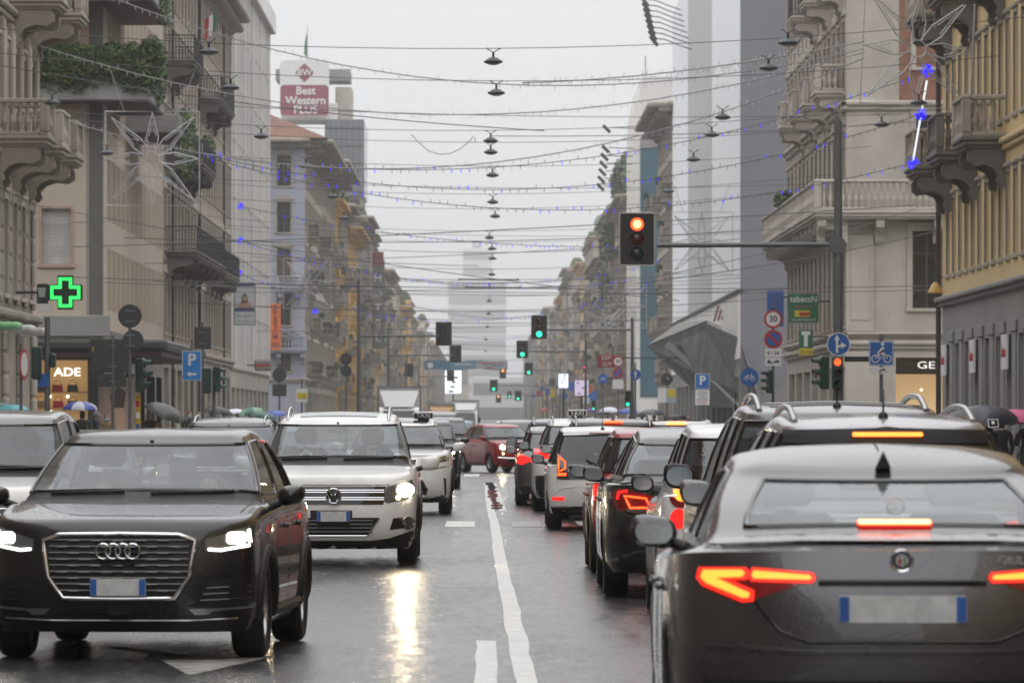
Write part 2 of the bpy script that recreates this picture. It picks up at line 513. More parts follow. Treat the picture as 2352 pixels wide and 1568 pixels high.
def umbrella(label, tip, r, cols, tilt=(0,0), h=None, group=None, spin=0.0):
    """tip = top of the canopy"""
    h = h or r*.5
    e = empty('umbrella', tip, label=label, cat='umbrella', group=group); e.rotation_euler = (tilt[0], tilt[1], spin)
    n = 8; ns = 5
    for k in range(n):
        b = MB(); vs = []
        for i in range(ns+1):
            t = i/ns
            for j in range(5):
                u = j/4; a = 2*pi*(k+u)/n
                rr = r*sin(t*pi/2*.98)*(1-.07*sin(u*pi)*t**2); z = -h*(1-cos(t*pi/2))*1.0-.0; z += .05*r*sin(u*pi)*t**3
                vs.append((rr*cos(a), rr*sin(a), z))
        b.add(vs, [(i*5+j, i*5+j+1, (i+1)*5+j+1, (i+1)*5+j) for i in range(ns) for j in range(4)], cols[k % len(cols)])
        b.build('canopy_panel', None, e, smooth=60)
        b = MB(); a = 2*pi*k/n; b.tube([(r*sin(t*pi/2*.98)*cos(a), r*sin(t*pi/2*.98)*sin(a), -h*(1-cos(t*pi/2))-.008) for t in (i/ns for i in range(ns+1))], .006, 4, STEEL); b.build('rib', None, e)
    b = MB(); b.tube([(0,0,.07),(0,0,0),(0,0,-.82)], [.006,.009,.009], 6, STEEL); b.build('shaft', None, e)
    b = MB(); b.tube([(0,0,-.80),(0,0,-.94),(.015,0,-.98),(.045,0,-.985),(.06,0,-.95)], .014, 6, BLACK); b.build('handle', None, e)
    return e
# ---------------------------------------------------------------- cars
def smooth_interp(x, pts):
    xs = [p[0] for p in pts]; ys = [p[1] for p in pts]
    if x <= xs[0]: return ys[0]
    if x >= xs[-1]: return ys[-1]
    n = len(xs)
    for i in range(n-1):
        if x <= xs[i+1]:
            h = xs[i+1]-xs[i]; t = (x-xs[i])/h
            def sl(k):
                if k <= 0 or k >= n-1: 
                    a, b = (0, 1) if k <= 0 else (n-2, n-1)
                    return (ys[b]-ys[a])/(xs[b]-xs[a])
                return (ys[k+1]-ys[k-1])/(xs[k+1]-xs[k-1])
            m0, m1 = sl(i)*h, sl(i+1)*h
            return ys[i]*(2*t**3-3*t**2+1)+m0*(t**3-2*t**2+t)+ys[i+1]*(-2*t**3+3*t**2)+m1*(t**3-t**2)
NF = 9
def tyre_mesh(R, w, key={}):
    k = (round(R,3), round(w,3))
    if k not in key:
        b = MB(); ri = R-.115
        pr = [(ri,-w*.42),(ri+.03,-w*.5),(R-.03,-w*.5),(R-.008,-w*.42),(R,-w*.3),(R,w*.3),(R-.008,w*.42),(R-.03,w*.5),(ri+.03,w*.5),(ri,w*.42)]
        b.lathe(pr, 36, RUBBER, Matrix.Rotation(pi/2, 4, 'Y'))
        key[k] = b.mesh('tyre', smooth=35)
    return key[k]
def rim_mesh(R, w, style, m, key={}):
    k = (round(R,3), round(w,3), style, m.name)
    if k not in key:
        b = MB(); ri = R-.105
        T = Matrix.Rotation(pi/2, 4, 'Y')
        b.lathe([(ri,-w*.42),(ri-.02,-w*.40),(ri-.03,-w*.3),(ri-.03,w*.3),(ri-.02,w*.40),(ri,w*.42)], 36, m, T)
        b.lathe([(ri-.03,-.02),(.02,-.02)], 24, BLACK, T)
        n = {'five':5,'ten':10,'many':18}[style]
        for i in range(n):
            Q = Matrix.Rotation(2*pi*i/n, 4, 'X')
            wd = {'five':.05,'ten':.026,'many':.012}[style]
            for s in (1,):
                x = w*.36
                vs = [Vector((x-.03,-wd*.8,.03)),Vector((x-.03,wd*.8,.03)),Vector((x-.005,wd,ri-.01)),Vector((x-.005,-wd,ri-.01)),
                      Vector((x-.06,-wd*.8,.03)),Vector((x-.06,wd*.8,.03)),Vector((x-.05,wd,ri-.01)),Vector((x-.05,-wd,ri-.01))]
                b.add([Q @ p for p in vs], [(0,1,2,3),(4,7,6,5),(0,3,7,4),(1,5,6,2),(0,4,5,1),(3,2,6,7)], m)
        b.lathe([(.07,w*.1),(.07,w*.28),(.05,w*.34),(0.001,w*.34)], 16, m, T)
        key[k] = b.mesh('rim', smooth=40)
    return key[k]

class Car:
    """origin on the ground at the middle of the car; the front looks along local -Y; l runs from the front bumper to the rear"""
    def __init__(s, name, P, mp, label, loc, rz=0.0, cat='car', group=None, roofm=None, detail=2):
        s.P = P; s.L = P['L']; s.hw = P['hw']; s.mp = mp; s.detail = detail
        s.root = empty(name, loc, rz, label=label, cat=cat, group=group)
        s.make_body(roofm)
    def y(s, l): return l - s.L/2
    def make_body(s, roofm):
        P = s.P; L = s.L; hw = s.hw
        R = P.get('arch', P['tyre']+.045)
        lw = s.lw = (P['axf'], P['axr'])
        lA, lB = P.get('lA', max(.3, lw[0]-R-.03)), L-P.get('lBr', max(.3, L-lw[1]-R-.03))
        ls = set()
        for c in lw:
            for a in (0, 12, 28, 45, 62, 78, 90, 102, 118, 135, 152, 168, 180):
                ls.add(round(c+R*cos(radians(a)), 4))
        ls = sorted(ls)
        mid = np.linspace(lw[0]+R, lw[1]-R, 14)[1:-1]
        ls = sorted(set(ls) | {round(float(x), 4) for x in mid})
        ls = [l for l in ls if lA+.01 < l < lB-.01]
        ts = [(l-lA)/(lB-lA) for l in ls]
        s.ts = ts
        zc, zb, zd = P['zcowl'], P['zbelt'], P['zdeck']
        lc, lbr = P['lcowl'], P['lbase_r']
        zh, zs, zr = P['zhood'], P['zsh'], P['zrs']
        z0 = P.get('z0', .2)
        nose, tail = P.get('nose', .08), P.get('tail', .06)
        ef, er = P.get('ef', 2.8), P.get('er', 3.2)
        sh = [(0, zh), (lc*.55, zh+(zs-zh)*.6), (lc+.2, zs), (L*.65, zs+.02), (L, zr)]
        top = [(0, zh+.015), (lc*.5, zh+(zc-zh)*.55), (lc, zs+.03), (L*.65, zs+.045), (L, zr+.012)]
        hb, hr = P['hw_base'], P['hw_roof']
        rf, rr = P['lroof_f'], P['lroof_r']
        bw = P.get('bowf', .28); bwr = P.get('bowr', .22)
        zrf, zrm, zrr = P['zroof']      # roof edge: front, middle, rear
        zm = .52
        K = [
            dict(lf=.13, lr=L-.10, hw=hw-.07, z=[(0,z0),(L,z0+P.get('z0r',.03))], e=(ef,er)),
            dict(lf=.035, lr=L-.03, hw=hw-.015, z=[(0,z0+.12),(L,z0+.14)], e=(ef,er)),
            dict(lf=0, lr=L, hw=hw, z=[(0,zm-.02),(L,zm+.03)], e=(ef,er)),
            dict(lf=nose*.25, lr=L-tail*.3, hw=hw-.003, z=[(0,zm+(zh-zm)*.55),(lc,zm+(zs-zm)*.6),(L,zm+(zr-zm)*.6)], e=(ef,er)),
            dict(lf=nose, lr=L-tail, hw=hw-.02, z=sh, e=(ef,er), sharp=P.get('sharp', False)),
            dict(lf=nose+.09, lr=L-tail-P.get('deck_in', .035), hw=hw-.065, z=top, e=(ef,er)),
            dict(lf=lc-.06, lr=lbr+.03, hw=hb+.015, z=[(lc,zc-.012),(lc+.5,zb-.02),(lbr-.5,zb-.01),(lbr,zd-.015)], e=(2.2,P.get('erc',2.6)), cab=1, sharp=True),
            dict(lf=lc, lr=lbr, hw=hb, z=[(lc,zc),(lc+.45,zb),(lbr-.45,zb+.01),(lbr,zd)], e=(2.2,P.get('erc',2.6)), cab=1, sharp=True),
            dict(lf=lc+(rf-lc)*.52, lr=lbr+(rr-lbr)*.48, hw=hb+(hr-hb)*.47, z=[(lc,zc+(zrf-zc)*.56),(L*.5,zb+(zrm-zb)*.54),(lbr,zd+(zrr-zd)*.55)], e=(2.2,2.6), cab=1),
            dict(lf=rf, lr=rr, hw=hr, z=[(rf,zrf),((rf+rr)/2,zrm),(rr,zrr)], e=(2.6,P.get('err',2.8)), cab=1),
            dict(lf=rf+.06, lr=rr-.05, hw=hr-.045, z=[(rf,zrf+.027),((rf+rr)/2,zrm+.035),(rr,zrr+.022)], e=(3,3), cab=1),
            dict(lf=rf+.2, lr=rr-.2, hw=hr*.6, z=[(rf,zrf+.05),((rf+rr)/2,P['H']-.012),(rr,zrr+.045)], e=(3,3), cab=1),
            dict(lf=rf+.35, lr=rr-.35, hw=.004, z=[(rf,zrf+.062),((rf+rr)/2,P['H']),(rr,zrr+.055)], e=(3,3), cab=1),
        ]
        sub = [2,2,2,3,2,5,1,4,4,2,2,2]
        tf, tr = P.get('taperf', .07), P.get('taperr', .05)
        def half(k):
            a0, b0 = (k['lf']+bw, k['lr']-bwr) if k.get('cab') else (lA, lB)
            if k.get('cab') and k['hw'] < .1: a0, b0 = k['lf']+.05, k['lr']-.05
            out = []
            e1, e2 = k['e']
            for i in range(NF):
                a = i/NF*pi/2
                out.append((k['hw']*sin(a)**(2/e1), a0-(a0-k['lf'])*cos(a)**(2/e1)))
            out.append((k['hw'], a0))
            for t in ts: out.append((k['hw'], a0+(b0-a0)*t))
            out.append((k['hw'], b0))
            for i in range(1, NF+1):
                a = pi/2-i/NF*pi/2
                out.append((k['hw']*max(0, sin(a))**(2/e2), b0+(k['lr']-b0)*cos(a)**(2/e2)))
            res = []
            for x, l in out:
                f = 1-tf*max(0, (L*.3-l)/(L*.3))**2-tr*max(0, (l-L*.72)/(L*.28))**2
                z = smooth_interp(l, k['z'])
                res.append((x*f, l, z))
            return np.array(res)
        rings = [half(k) for k in K]
        # crown of the bonnet: the middle of the bonnet stands higher than its edges
        cr = P.get('crown', .03)
        for ri in (4, 5):
            r = rings[ri]
            for i in range(len(r)):
                if r[i,1] < lc: r[i,2] += cr*(1-(r[i,0]/hw)**2)
        lv = []; key = []
        n = len(rings)
        for i in range(n-1):
            p0, p1, p2, p3 = rings[max(i-1,0)], rings[i], rings[i+1], rings[min(i+2,n-1)]
            m1 = (p2-p1) if K[i].get('sharp') or i == 0 else (p2-p0)*.5
            m2 = (p2-p1) if K[i+1].get('sharp') or i == n-2 else (p3-p1)*.5
            # keep the tangents no longer than the step, so that no ring overshoots
            st = np.linalg.norm(p2-p1, axis=1, keepdims=True)
            for m_ in (m1, m2):
                q = np.linalg.norm(m_, axis=1, keepdims=True)
                m_ *= np.minimum(1, st*1.2/np.maximum(q, 1e-6))
            for j in range(sub[i]):
                t = j/sub[i]
                lv.append(p1*(2*t**3-3*t**2+1)+m1*(t**3-2*t**2+t)+p2*(-2*t**3+3*t**2)+m2*(t**3-t**2)); key.append(i+t)
        lv.append(rings[-1]); key.append(n-1)
        # wheel arches
        M = len(lv[0])
        for li, r in enumerate(lv):
            if key[li] > 4.01: break
            for i in range(NF-1, M-NF+1):
                x, l, z = r[i]
                for c in lw:
                    d = abs(l-c)
                    if d <= R+1e-4:
                        za = P['tyre']*.96+sqrt(max(0, R*R-d*d))
                        if d > R*.985: za = min(za, max(z, z0+.02)) if False else (z0+.03 if d > R-1e-3 else za)
                        if z < za: r[i,2] = za
        s.lv, s.key, s.M = lv, key, M
        N = 2*(M-1)
        verts = []
        for r in lv:
            for i in range(M): verts.append((r[i,0], s.y(r[i,1]), r[i,2]))
            for i in range(M-2, 0, -1): verts.append((-r[i,0], s.y(r[i,1]), r[i,2]))
        s.N = N
        faces = []; regs = {}
        def col_kind(c):
            """column of quads c -> (part of the ring, index)"""
            h = c if c < M-1 else N-1-c
            side = 1 if c < M-1 else -1
            if h < NF: return 'f', h, side
            if h < M-1-NF: return 's', h-NF, side
            return 'r', M-2-h, side
        win = P.get('win', ((.03,.44),(.47,.80),(.83,.94)))
        tt = [0]+ts+[1]
        k0, k1 = P.get('glz', (7.24, 8.8))
        mi = []
        slots = [s.mp]
        rm = 0
        if roofm is not None: slots.append(roofm); rm = 1
        slots.append(BLACK); tk = len(slots)-1
        for li in range(len(lv)-1):
            kk = (key[li]+key[li+1])/2
            for c in range(N):
                f = (li*N+c, li*N+(c+1) % N, (li+1)*N+(c+1) % N, (li+1)*N+c)
                part, i, side = col_kind(c)
                g = None
                if k0 < kk < k1:
                    if part == 'f' and i < NF-1: g = 'windscreen'
                    elif part == 'r' and i < NF-1-P.get('rp', 0): g = 'rear_window'
                    elif part == 's':
                        tm = (tt[i]+tt[i+1])/2
                        for wi, (a, b_) in enumerate(win):
                            if a < tm < b_: g = ('side', wi, side)
                if g: regs.setdefault(g, []).append(f)
                else:
                    faces.append(f)
                    mi.append(tk if part == 'f' and 5.8 < kk < 7.24 else rm if kk > 7.0 else 0)
        me = bpy.data.meshes.new('body')
        me.from_pydata(verts, [], faces)
        for m in slots: me.materials.append(m)
        me.polygons.foreach_set('material_index', mi)
        me.polygons.foreach_set('use_smooth', [True]*len(faces))
        bm = bmesh.new(); bm.from_mesh(me)
        bmesh.ops.dissolve_degenerate(bm, dist=1e-4, edges=bm.edges[:])
        bmesh.ops.recalc_face_normals(bm, faces=bm.faces[:])
        bm.to_mesh(me); bm.free()
        me.set_sharp_from_angle(angle=radians(42))
        s.body = mesh_obj('body', me, s.root)
        s.verts = verts
        allf = faces + [f for r in regs.values() for f in r]
        s.bvh = BVHTree.FromPolygons([Vector(v) for v in verts], allf)
        gm = P.get('glass', {})
        for g, fs in regs.items():
            ids = sorted({i for f in fs for i in f}); mp_ = {v: k for k, v in enumerate(ids)}
            name = g if isinstance(g, str) else 'side_window'
            m = gm.get(name, {'windscreen': GLASSF, 'rear_window': GLASSD, 'side_window': GLASSS}[name])
            b = MB()
            b.add([Vector(verts[i])*1.0 for i in ids], [tuple(mp_[i] for i in f) for f in fs], m)
            w = mesh_obj(name, b.mesh(name, smooth=60), s.root)
            # rubber seal round the pane
            ec = {}
            for f in fs:
                for a, b_ in zip(f, f[1:]+f[:1]): ec[frozenset((a, b_))] = ec.get(frozenset((a, b_)), 0)+1
            nb = {}
            for e, n_ in ec.items():
                if n_ == 1 and len(e) == 2:
                    a, b_ = tuple(e); nb.setdefault(a, []).append(b_); nb.setdefault(b_, []).append(a)
            if nb and s.detail > 0:
                st = next(iter(nb)); loop = [st]; prev = None; cur = st
                while True:
                    nx = [q for q in nb[cur] if q != prev]
                    if not nx or nx[0] == st: break
                    prev, cur = cur, nx[0]; loop.append(cur)
                    if len(loop) > 500: break
                sb = MB(); sb.tube([Vector(verts[i]) for i in loop], .013 if name != 'side_window' else .010, 5, TRIM, closed=True)
                sb.build('seal', None, w, smooth=60)
        # underbody and wheel wells
        ub = MB()
        ub.bbox(-hw*.66, hw*.66, s.y(.25), s.y(L-.2), z0+.0, z0+.4, .05, BLACK)
        for c in lw:
            for sx in (-1, 1):
                n_ = 10
                vs = []
                for j in range(n_+1):
                    a = pi*j/n_
                    for x in (hw-.06, hw*.5): vs.append(Vector((sx*x, s.y(c+(R+.01)*cos(a)), P['tyre']*.96+(R+.01)*sin(a))))
                ub.add(vs, [(2*j, 2*j+1, 2*j+3, 2*j+2) for j in range(n_)], BLACK)
        ub.build('underbody', None, s.root)
        tm_, rm_ = tyre_mesh(P['tyre'], .215), rim_mesh(P['tyre'], .215, P.get('rim', 'ten'), P.get('rimm', ALLOY))
        for c in lw:
            for sx in (-1, 1):
                t = mesh_obj('wheel', tm_, s.root, (sx*(hw-.125), s.y(c), P['tyre']), (0, 0, 0 if sx > 0 else pi))
                mesh_obj('rim', rm_, t)
    # ---- projection on the body: view 'F' front, 'R' rear, 'S' side (+1 / -1), 'T' from above
    def hit(s, view, a, b, side=1):
        if view == 'F': o, d = Vector((a, -20, b)), Vector((0, 1, 0))
        elif view == 'R': o, d = Vector((a, 20, b)), Vector((0, -1, 0))
        elif view == 'S': o, d = Vector((side*5, s.y(a), b)), Vector((-side, 0, 0))
        else: o, d = Vector((a, s.y(b), 5)), Vector((0, 0, -1))
        p, n, i, dist = s.bvh.ray_cast(o, d)
        if p is None:
            q = {'F': Vector((a, -s.L/2, b)), 'R': Vector((a, s.L/2, b)), 'S': Vector((side*s.hw, s.y(a), b)), 'T': Vector((a, s.y(b), s.P['H']))}[view]
            p, n, i, dist = s.bvh.find_nearest(q)
        if n.dot(d) > 0: n = -n
        return p, n
    def patch(s, name, poly, m, view='F', side=1, out=.006, depth=.02, parent=None, flat=False, seg=.07, smooth=40, inset=0, **k):
        """a part that follows the body: outline poly in the view's plane, raised by `out`, skirt `depth` deep"""
        bm = bmesh.new()
        n = len(poly)
        vs = [bm.verts.new((p[0], p[1], 0)) for p in poly]
        try: f = bm.faces.new(vs)
        except ValueError: bm.free(); return None
        f.normal_update()
        if not flat:
            bmesh.ops.triangulate(bm, faces=[f])
            for _ in range(5):
                es = [e for e in bm.edges if e.calc_length() > seg]
                if not es: break
                bmesh.ops.subdivide_edges(bm, edges=es, cuts=1)
                bmesh.ops.triangulate(bm, faces=[q for q in bm.faces if len(q.verts) > 3])
        dv = {'F': Vector((0,-1,0)), 'R': Vector((0,1,0)), 'S': Vector((side,0,0)), 'T': Vector((0,0,1))}[view]
        if flat:
            hs = [s.hit(view, v.co.x, v.co.y, side)[0] for v in bm.verts]
            ext = max(h.dot(dv) for h in hs)
        bm.verts.ensure_lookup_table()
        for v in bm.verts:
            a, b = v.co.x, v.co.y
            if flat:
                base = {'F': Vector((a,0,b)), 'R': Vector((a,0,b)), 'S': Vector((0,s.y(a),b)), 'T': Vector((a,s.y(b),0))}[view]
                v.co = base+dv*(ext+out)
            else:
                p, nn = s.hit(view, a, b, side)
                v.co = p+nn*out
        es = [e for e in bm.edges if e.is_boundary]
        r = bmesh.ops.extrude_edge_only(bm, edges=es)
        for q in r['geom']:
            if isinstance(q, bmesh.types.BMVert): q.co -= dv*(depth+out)
        bmesh.ops.recalc_face_normals(bm, faces=bm.faces[:])
        me = bpy.data.meshes.new(name)
        bm.to_mesh(me); bm.free()
        me.materials.append(m)
        me.polygons.foreach_set('use_smooth', [True]*len(me.polygons))
        me.set_sharp_from_angle(angle=radians(smooth))
        return mesh_obj(name, me, parent or s.root, **k)
    def both(s, name, poly, m, view='F', **k):
        r = []
        for q in (1, -1):
            if view == 'S': r.append(s.patch(name, poly, m, 'S', side=q, **k))
            else: r.append(s.patch(name, [(q*x, z) for x, z in poly], m, view, **k))
        return r
    def line(s, name, pts, r, m, view='F', side=1, out=.0, closed=False, parent=None, n=5, step=.06):
        """a strip or seam along the body"""
        P3 = []
        pp = list(pts)+([pts[0]] if closed else [])
        for (a0, b0), (a1, b1) in zip(pp, pp[1:]):
            k = max(1, int(math.hypot(a1-a0, b1-b0)/step))
            for i in range(k):
                t = i/k; h, nn = s.hit(view, a0+(a1-a0)*t, b0+(b1-b0)*t, side); P3.append(h+nn*out)
        if not closed:
            h, nn = s.hit(view, pp[-1][0], pp[-1][1], side); P3.append(h+nn*out)
        b = MB(); b.tube(P3, r, n, m, closed=closed)
        return b.build(name, None, parent or s.root, smooth=60)
    def mirrors(s, l, z, m, w=.23, h=.155, reach=None, only=None):
        w, h = w*.9, h*.9
        for sx in (-1, 1):
            if only and sx != only: continue
            x0 = s.hit('S', l+.05, z-.06, sx)[0].x
            xr = abs(x0)+(reach or .05)
            b = MB(); vs = []; nu, nv = 14, 10
            # rounded shell, flat towards the rear
            for i in range(nv+1):
                v = -pi/2+pi*i/nv
                for j in range(nu):
                    u = 2*pi*j/nu
                    sg = lambda q, e: math.copysign(abs(q)**e, q)
                    x = sg(cos(u), .6)*sg(cos(v), .6); y = sg(sin(v), .7); zz = sg(sin(u), .6)*sg(cos(v), .6)
                    y = y*.10 if y < 0 else y*.035
                    vs.append(Vector((sx*(xr+w/2+x*w/2*(1-.1*(zz < 0))), s.y(l)+y+abs(x)*.01, z+zz*h/2+x*.012)))
            fs = [(i*nu+j, i*nu+(j+1) % nu, (i+1)*nu+(j+1) % nu, (i+1)*nu+j) for i in range(nv) for j in range(nu)]
            b.add(vs, fs, m)
            hsg = b.build('mirror', None, s.root, smooth=60)
            g = MB()
            gp = rrect(sx*(xr+w/2)-w*.40, sx*(xr+w/2)+w*.40, z-h*.36, z+h*.38, h*.36)
            g.prism(gp, s.y(l)+.030, s.y(l)+.042, MIRRORG)
            g.build('mirror_glass', None, hsg)
            a = MB()
            a.tube([(x0-sx*.03, s.y(l)+.0, z-.09), (sx*(xr+.02), s.y(l)-.01, z-.05), (sx*(xr+.08), s.y(l)-.01, z-.03)], [.03,.026,.02], 8, BLACK)
            a.build('mirror_arm', None, hsg, smooth=60)
    def plate(s, view, z, x=0, w=None, parent=None, out=.012):
        w = w or (.36 if view == 'F' else .52)
        h = .11
        p = s.patch('number_plate', rrect(x-w/2, x+w/2, z-h/2, z+h/2, .008, 2), PLATE, view, flat=True, out=out, depth=.03)
        yy = max((v.co.y for v in p.data.vertices), key=abs)
        sg = -1 if view == 'F' else 1
        yy = min(v.co.y for v in p.data.vertices) if view == 'F' else max(v.co.y for v in p.data.vertices)
        for q in (-1, 1):
            b = MB(); b.box(x+q*(w/2-.022)-.02, x+q*(w/2-.022)+.02, *(sorted((yy, yy+sg*.003))), z-h/2+.004, z+h/2-.004, PLATEBLUE)
            b.build('blue_band', None, p)
        return p
    def doors(s, l1, l2, l3, zt=None):
        zt = zt or s.P['zbelt']-.02
        for q in (1, -1):
            for l in (l1, l2, l3): s.line('door_seam', [(l, .36), (l+.01, zt)], .0045, TRIM, 'S', q, out=-.001, step=.12)
            for l in (l2-.2, l3-.22):
                h, n = s.hit('S', l, zt-.13, q)
                b = MB(); b.bbox(-.02, .02, -.1, .1, -.016, .016, .01, s.mp); b.build('door_handle', None, s.root, loc=h+n*.015)
    def rails(s, l0, l1, x, m, zlift=.05, rr_=.017):
        for q in (1, -1):
            pts = []
            for i in range(17):
                t = i/16; l = l0+(l1-l0)*t
                p, n = s.hit('T', q*x, l)
                e = min(1, t*5, (1-t)*5)
                pts.append(p+Vector((0, 0, zlift*e**.8)))
            b = MB(); b.tube(pts, rr_, 8, m); b.build('roof_rail', None, s.root, smooth=60)
    def antenna(s, l, h=.2, x=0, fin=False, lean=.35):
        p, n = s.hit('T', x, l)
        b = MB()
        if fin:
            vs = [(-.025,-.09,0),(.025,-.09,0),(.035,.07,0),(-.035,.07,0),(0,.075,.075),(0,.045,.08)]
            b.add([p+Vector(v)-Vector((0,0,.008)) for v in vs], [(0,1,5),(1,2,4,5),(2,3,4),(3,0,5,4)], TRIM)
        else:
            b.lathe([(.028,0),(.024,.018),(.012,.03),(0.001,.032)], 10, BLACK, Matrix.Translation(p))
            b.tube([p+Vector((0,0,.02)), p+Vector((0,lean*h,h))], [.007,.003], 6, BLACK)
        b.build('antenna', None, s.root, smooth=50)
    def interior(s, wheel=True, seats=True, cloth=None):
        P = s.P; lc, lb = P['lcowl'], P['lbase_r']; hb = P['hw_base']; cloth = cloth or SEAT
        b = MB(); b.bbox(-hb+.1, hb-.1, s.y(lc+.1), s.y(lc+.55), .5, P['zcowl']-.03, .06, DASH); b.build('dashboard', None, s.root)
        b = MB(); b.bbox(-hb+.08, hb-.08, s.y(lc+.5), s.y(lb-.2), .35, .55, .05, DASH); b.build('cabin_floor', None, s.root)
        zt = P['zroof'][1]
        top = min(zt-.22, P['zbelt']+.22)
        for sx in (-1, 1):
            y0 = s.y(lc+1.15)
            b = MB()
            b.bbox(sx*.37-.24, sx*.37+.24, y0-.05, y0+.10, .55, top, .06, cloth, Matrix.Translation((0,y0,.6)) @ Matrix.Rotation(-.2, 4, 'X') @ Matrix.Translation((0,-y0,-.6)))
            b.bbox(sx*.37-.13, sx*.37+.13, y0+.06, y0+.15, top+.02, top+.2, .05, cloth)
            b.build('seat', None, s.root, smooth=50)
        y1 = s.y(min(lc+2.1, lb-.25))
        b = MB(); b.bbox(-hb+.14, hb-.14, y1, y1+.14, .55, P['zbelt']+.02, .05, cloth)
        for x in (-.38, .38): b.bbox(x-.12, x+.12, y1+.03, y1+.11, P['zbelt']+.03, P['zbelt']+.17, .04, cloth)
        b.build('rear_bench', None, s.root, smooth=50)
        if wheel:
            c = Vector((.37, s.y(lc+.68), P['zcowl']-.03))
            pts = [c+Vector((.185*cos(a), .05*sin(a), .17*sin(a))) for a in (2*pi*i/24 for i in range(24))]
            b = MB(); b.tube(pts, .016, 6, BLACK, closed=True); b.tube([c-Vector((.17,0,0)), c+Vector((.17,0,0))], .018, 6, BLACK)
            b.tube([c, c-Vector((0,0,.15))], .018, 6, BLACK)
            b.build('steering_wheel', None, s.root, smooth=60)
        # rear-view mirror
        zz = P['zroof'][0]-.06
        b = MB(); b.bbox(-.11, .11, s.y(P['lroof_f']-.04), s.y(P['lroof_f']-.01), zz-.05, zz+.015, .02, BLACK)
        b.tube([(0, s.y(P['lroof_f']-.03), zz), (0, s.y(P['lroof_f']-.02), zz+.06)], .014, 6, BLACK)
        b.build('inside_mirror', None, s.root)
    def wipers(s):
        lc = s.P['lcowl']; hb = s.P['hw_base']
        for x0, x1 in ((.08, .62), (-.60, -.10)):
            pts = []
            for i in range(7):
                x = x0+(x1-x0)*i/6
                p, n = s.hit('F', x, s.P['zcowl']+.025+.012*i/6); pts.append(p+n*.012)
            b = MB(); b.tube(pts, .010, 5, BLACK); b.build('wiper', None, s.root)
    def claddings(s, w=.05, m=None):
        R = s.P.get('arch', s.P['tyre']+.045)
        for q in (1, -1):
            for c in s.lw:
                pts = []
                for i in range(17):
                    a = radians(-8+196*i/16)
                    l = c+(R+.012)*cos(a); z = s.P['tyre']*.96+(R+.012)*sin(a)
                    h, n = s.hit('S', l, max(z, .26), q)
                    pts.append(Vector((q*(abs(h.x) if abs(h.x) > s.hw*.8 else s.hw*.97)-q*.012, s.y(l), z)))
                b = MB(); b.tube(pts, w*.6, 7, m or BLACK); b.build('wheel_arch_trim', None, s.root, smooth=60)

def add_ring(car, name, cx, cz, r, tr, m, view, y, parent=None, rx=None):
    b = MB(); b.tube([(cx+(rx or r)*cos(2*pi*i/28), y, cz+r*sin(2*pi*i/28)) for i in range(28)], tr, 6, m, closed=True)
    return b.build(name, None, parent or car.root, smooth=60)

def bar_grille(car, poly, zs, m, xlim, view='F', r=.007, parent=None, name='grille_bar', out=.012):
    for z, x in zip(zs, xlim): car.line(name, [(-x, z), (x, z)], r, m, view, out=out, parent=parent, step=.12)

# ---- proportions
BASE = dict(L=4.2, hw=.9, H=1.5, tyre=.33, axf=.86, axr=3.44, zhood=.80, zsh=.92, zrs=.95, zcowl=1.02, zbelt=.98, zdeck=1.0,
            lcowl=1.0, lbase_r=4.02, lroof_f=1.75, lroof_r=3.75, hw_base=.79, hw_roof=.60, zroof=(1.42,1.46,1.40))
def spec(**k):
    d = dict(BASE); d.update(k); return d
Q2 = spec(L=4.19, hw=.90, H=1.51, tyre=.335, axf=.83, axr=3.42, zhood=.855, zsh=.97, zrs=.97, zcowl=1.045, zbelt=1.0, zdeck=1.04, lcowl=1.02,
          lroof_f=1.80, lroof_r=3.55, lbase_r=4.02, hw_base=.80, hw_roof=.605, zroof=(1.425,1.46,1.41), nose=.06, z0=.19, ef=3.2, glass={'rear_window': GLASSS})
TIG = spec(L=4.43, hw=.905, H=1.665, tyre=.35, axf=.90, axr=3.50, zhood=.90, zsh=1.02, zrs=1.0, zcowl=1.115, zbelt=1.06, zdeck=1.09, lcowl=1.05,
           lroof_f=1.72, lroof_r=4.0, lbase_r=4.28, hw_base=.80, hw_roof=.645, zroof=(1.545,1.60,1.55), nose=.07, z0=.18, ef=3.2, glass={'rear_window': GLASSS, 'side_window': GLASSS})
LEX = spec(L=4.63, hw=.925, H=1.62, tyre=.36, axf=.95, axr=3.61, zhood=.95, zsh=1.04, zrs=1.02, zcowl=1.12, zbelt=1.07, zdeck=1.1, lcowl=1.15,
           lroof_f=1.95, lroof_r=4.1, lbase_r=4.4, hw_base=.80, hw_roof=.62, zroof=(1.50,1.56,1.5), nose=.12, z0=.2)
SUV = spec(L=4.5, hw=.91, H=1.63, tyre=.35, axf=.92, axr=3.55, zhood=.93, zsh=1.02, zrs=1.03, zcowl=1.10, zbelt=1.05, zdeck=1.08, lcowl=1.1,
           lroof_f=1.8, lroof_r=4.1, lbase_r=4.34, hw_base=.81, hw_roof=.645, zroof=(1.50,1.56,1.52), z0=.2)
HATCH = spec(L=3.95, hw=.85, H=1.47, tyre=.31, axf=.82, axr=3.32, zhood=.78, zsh=.90, zrs=.93, zcowl=1.0, zbelt=.95, zdeck=.98, lcowl=.95,
             lroof_f=1.7, lroof_r=3.55, lbase_r=3.8, hw_base=.76, hw_roof=.58, zroof=(1.38,1.42,1.36))
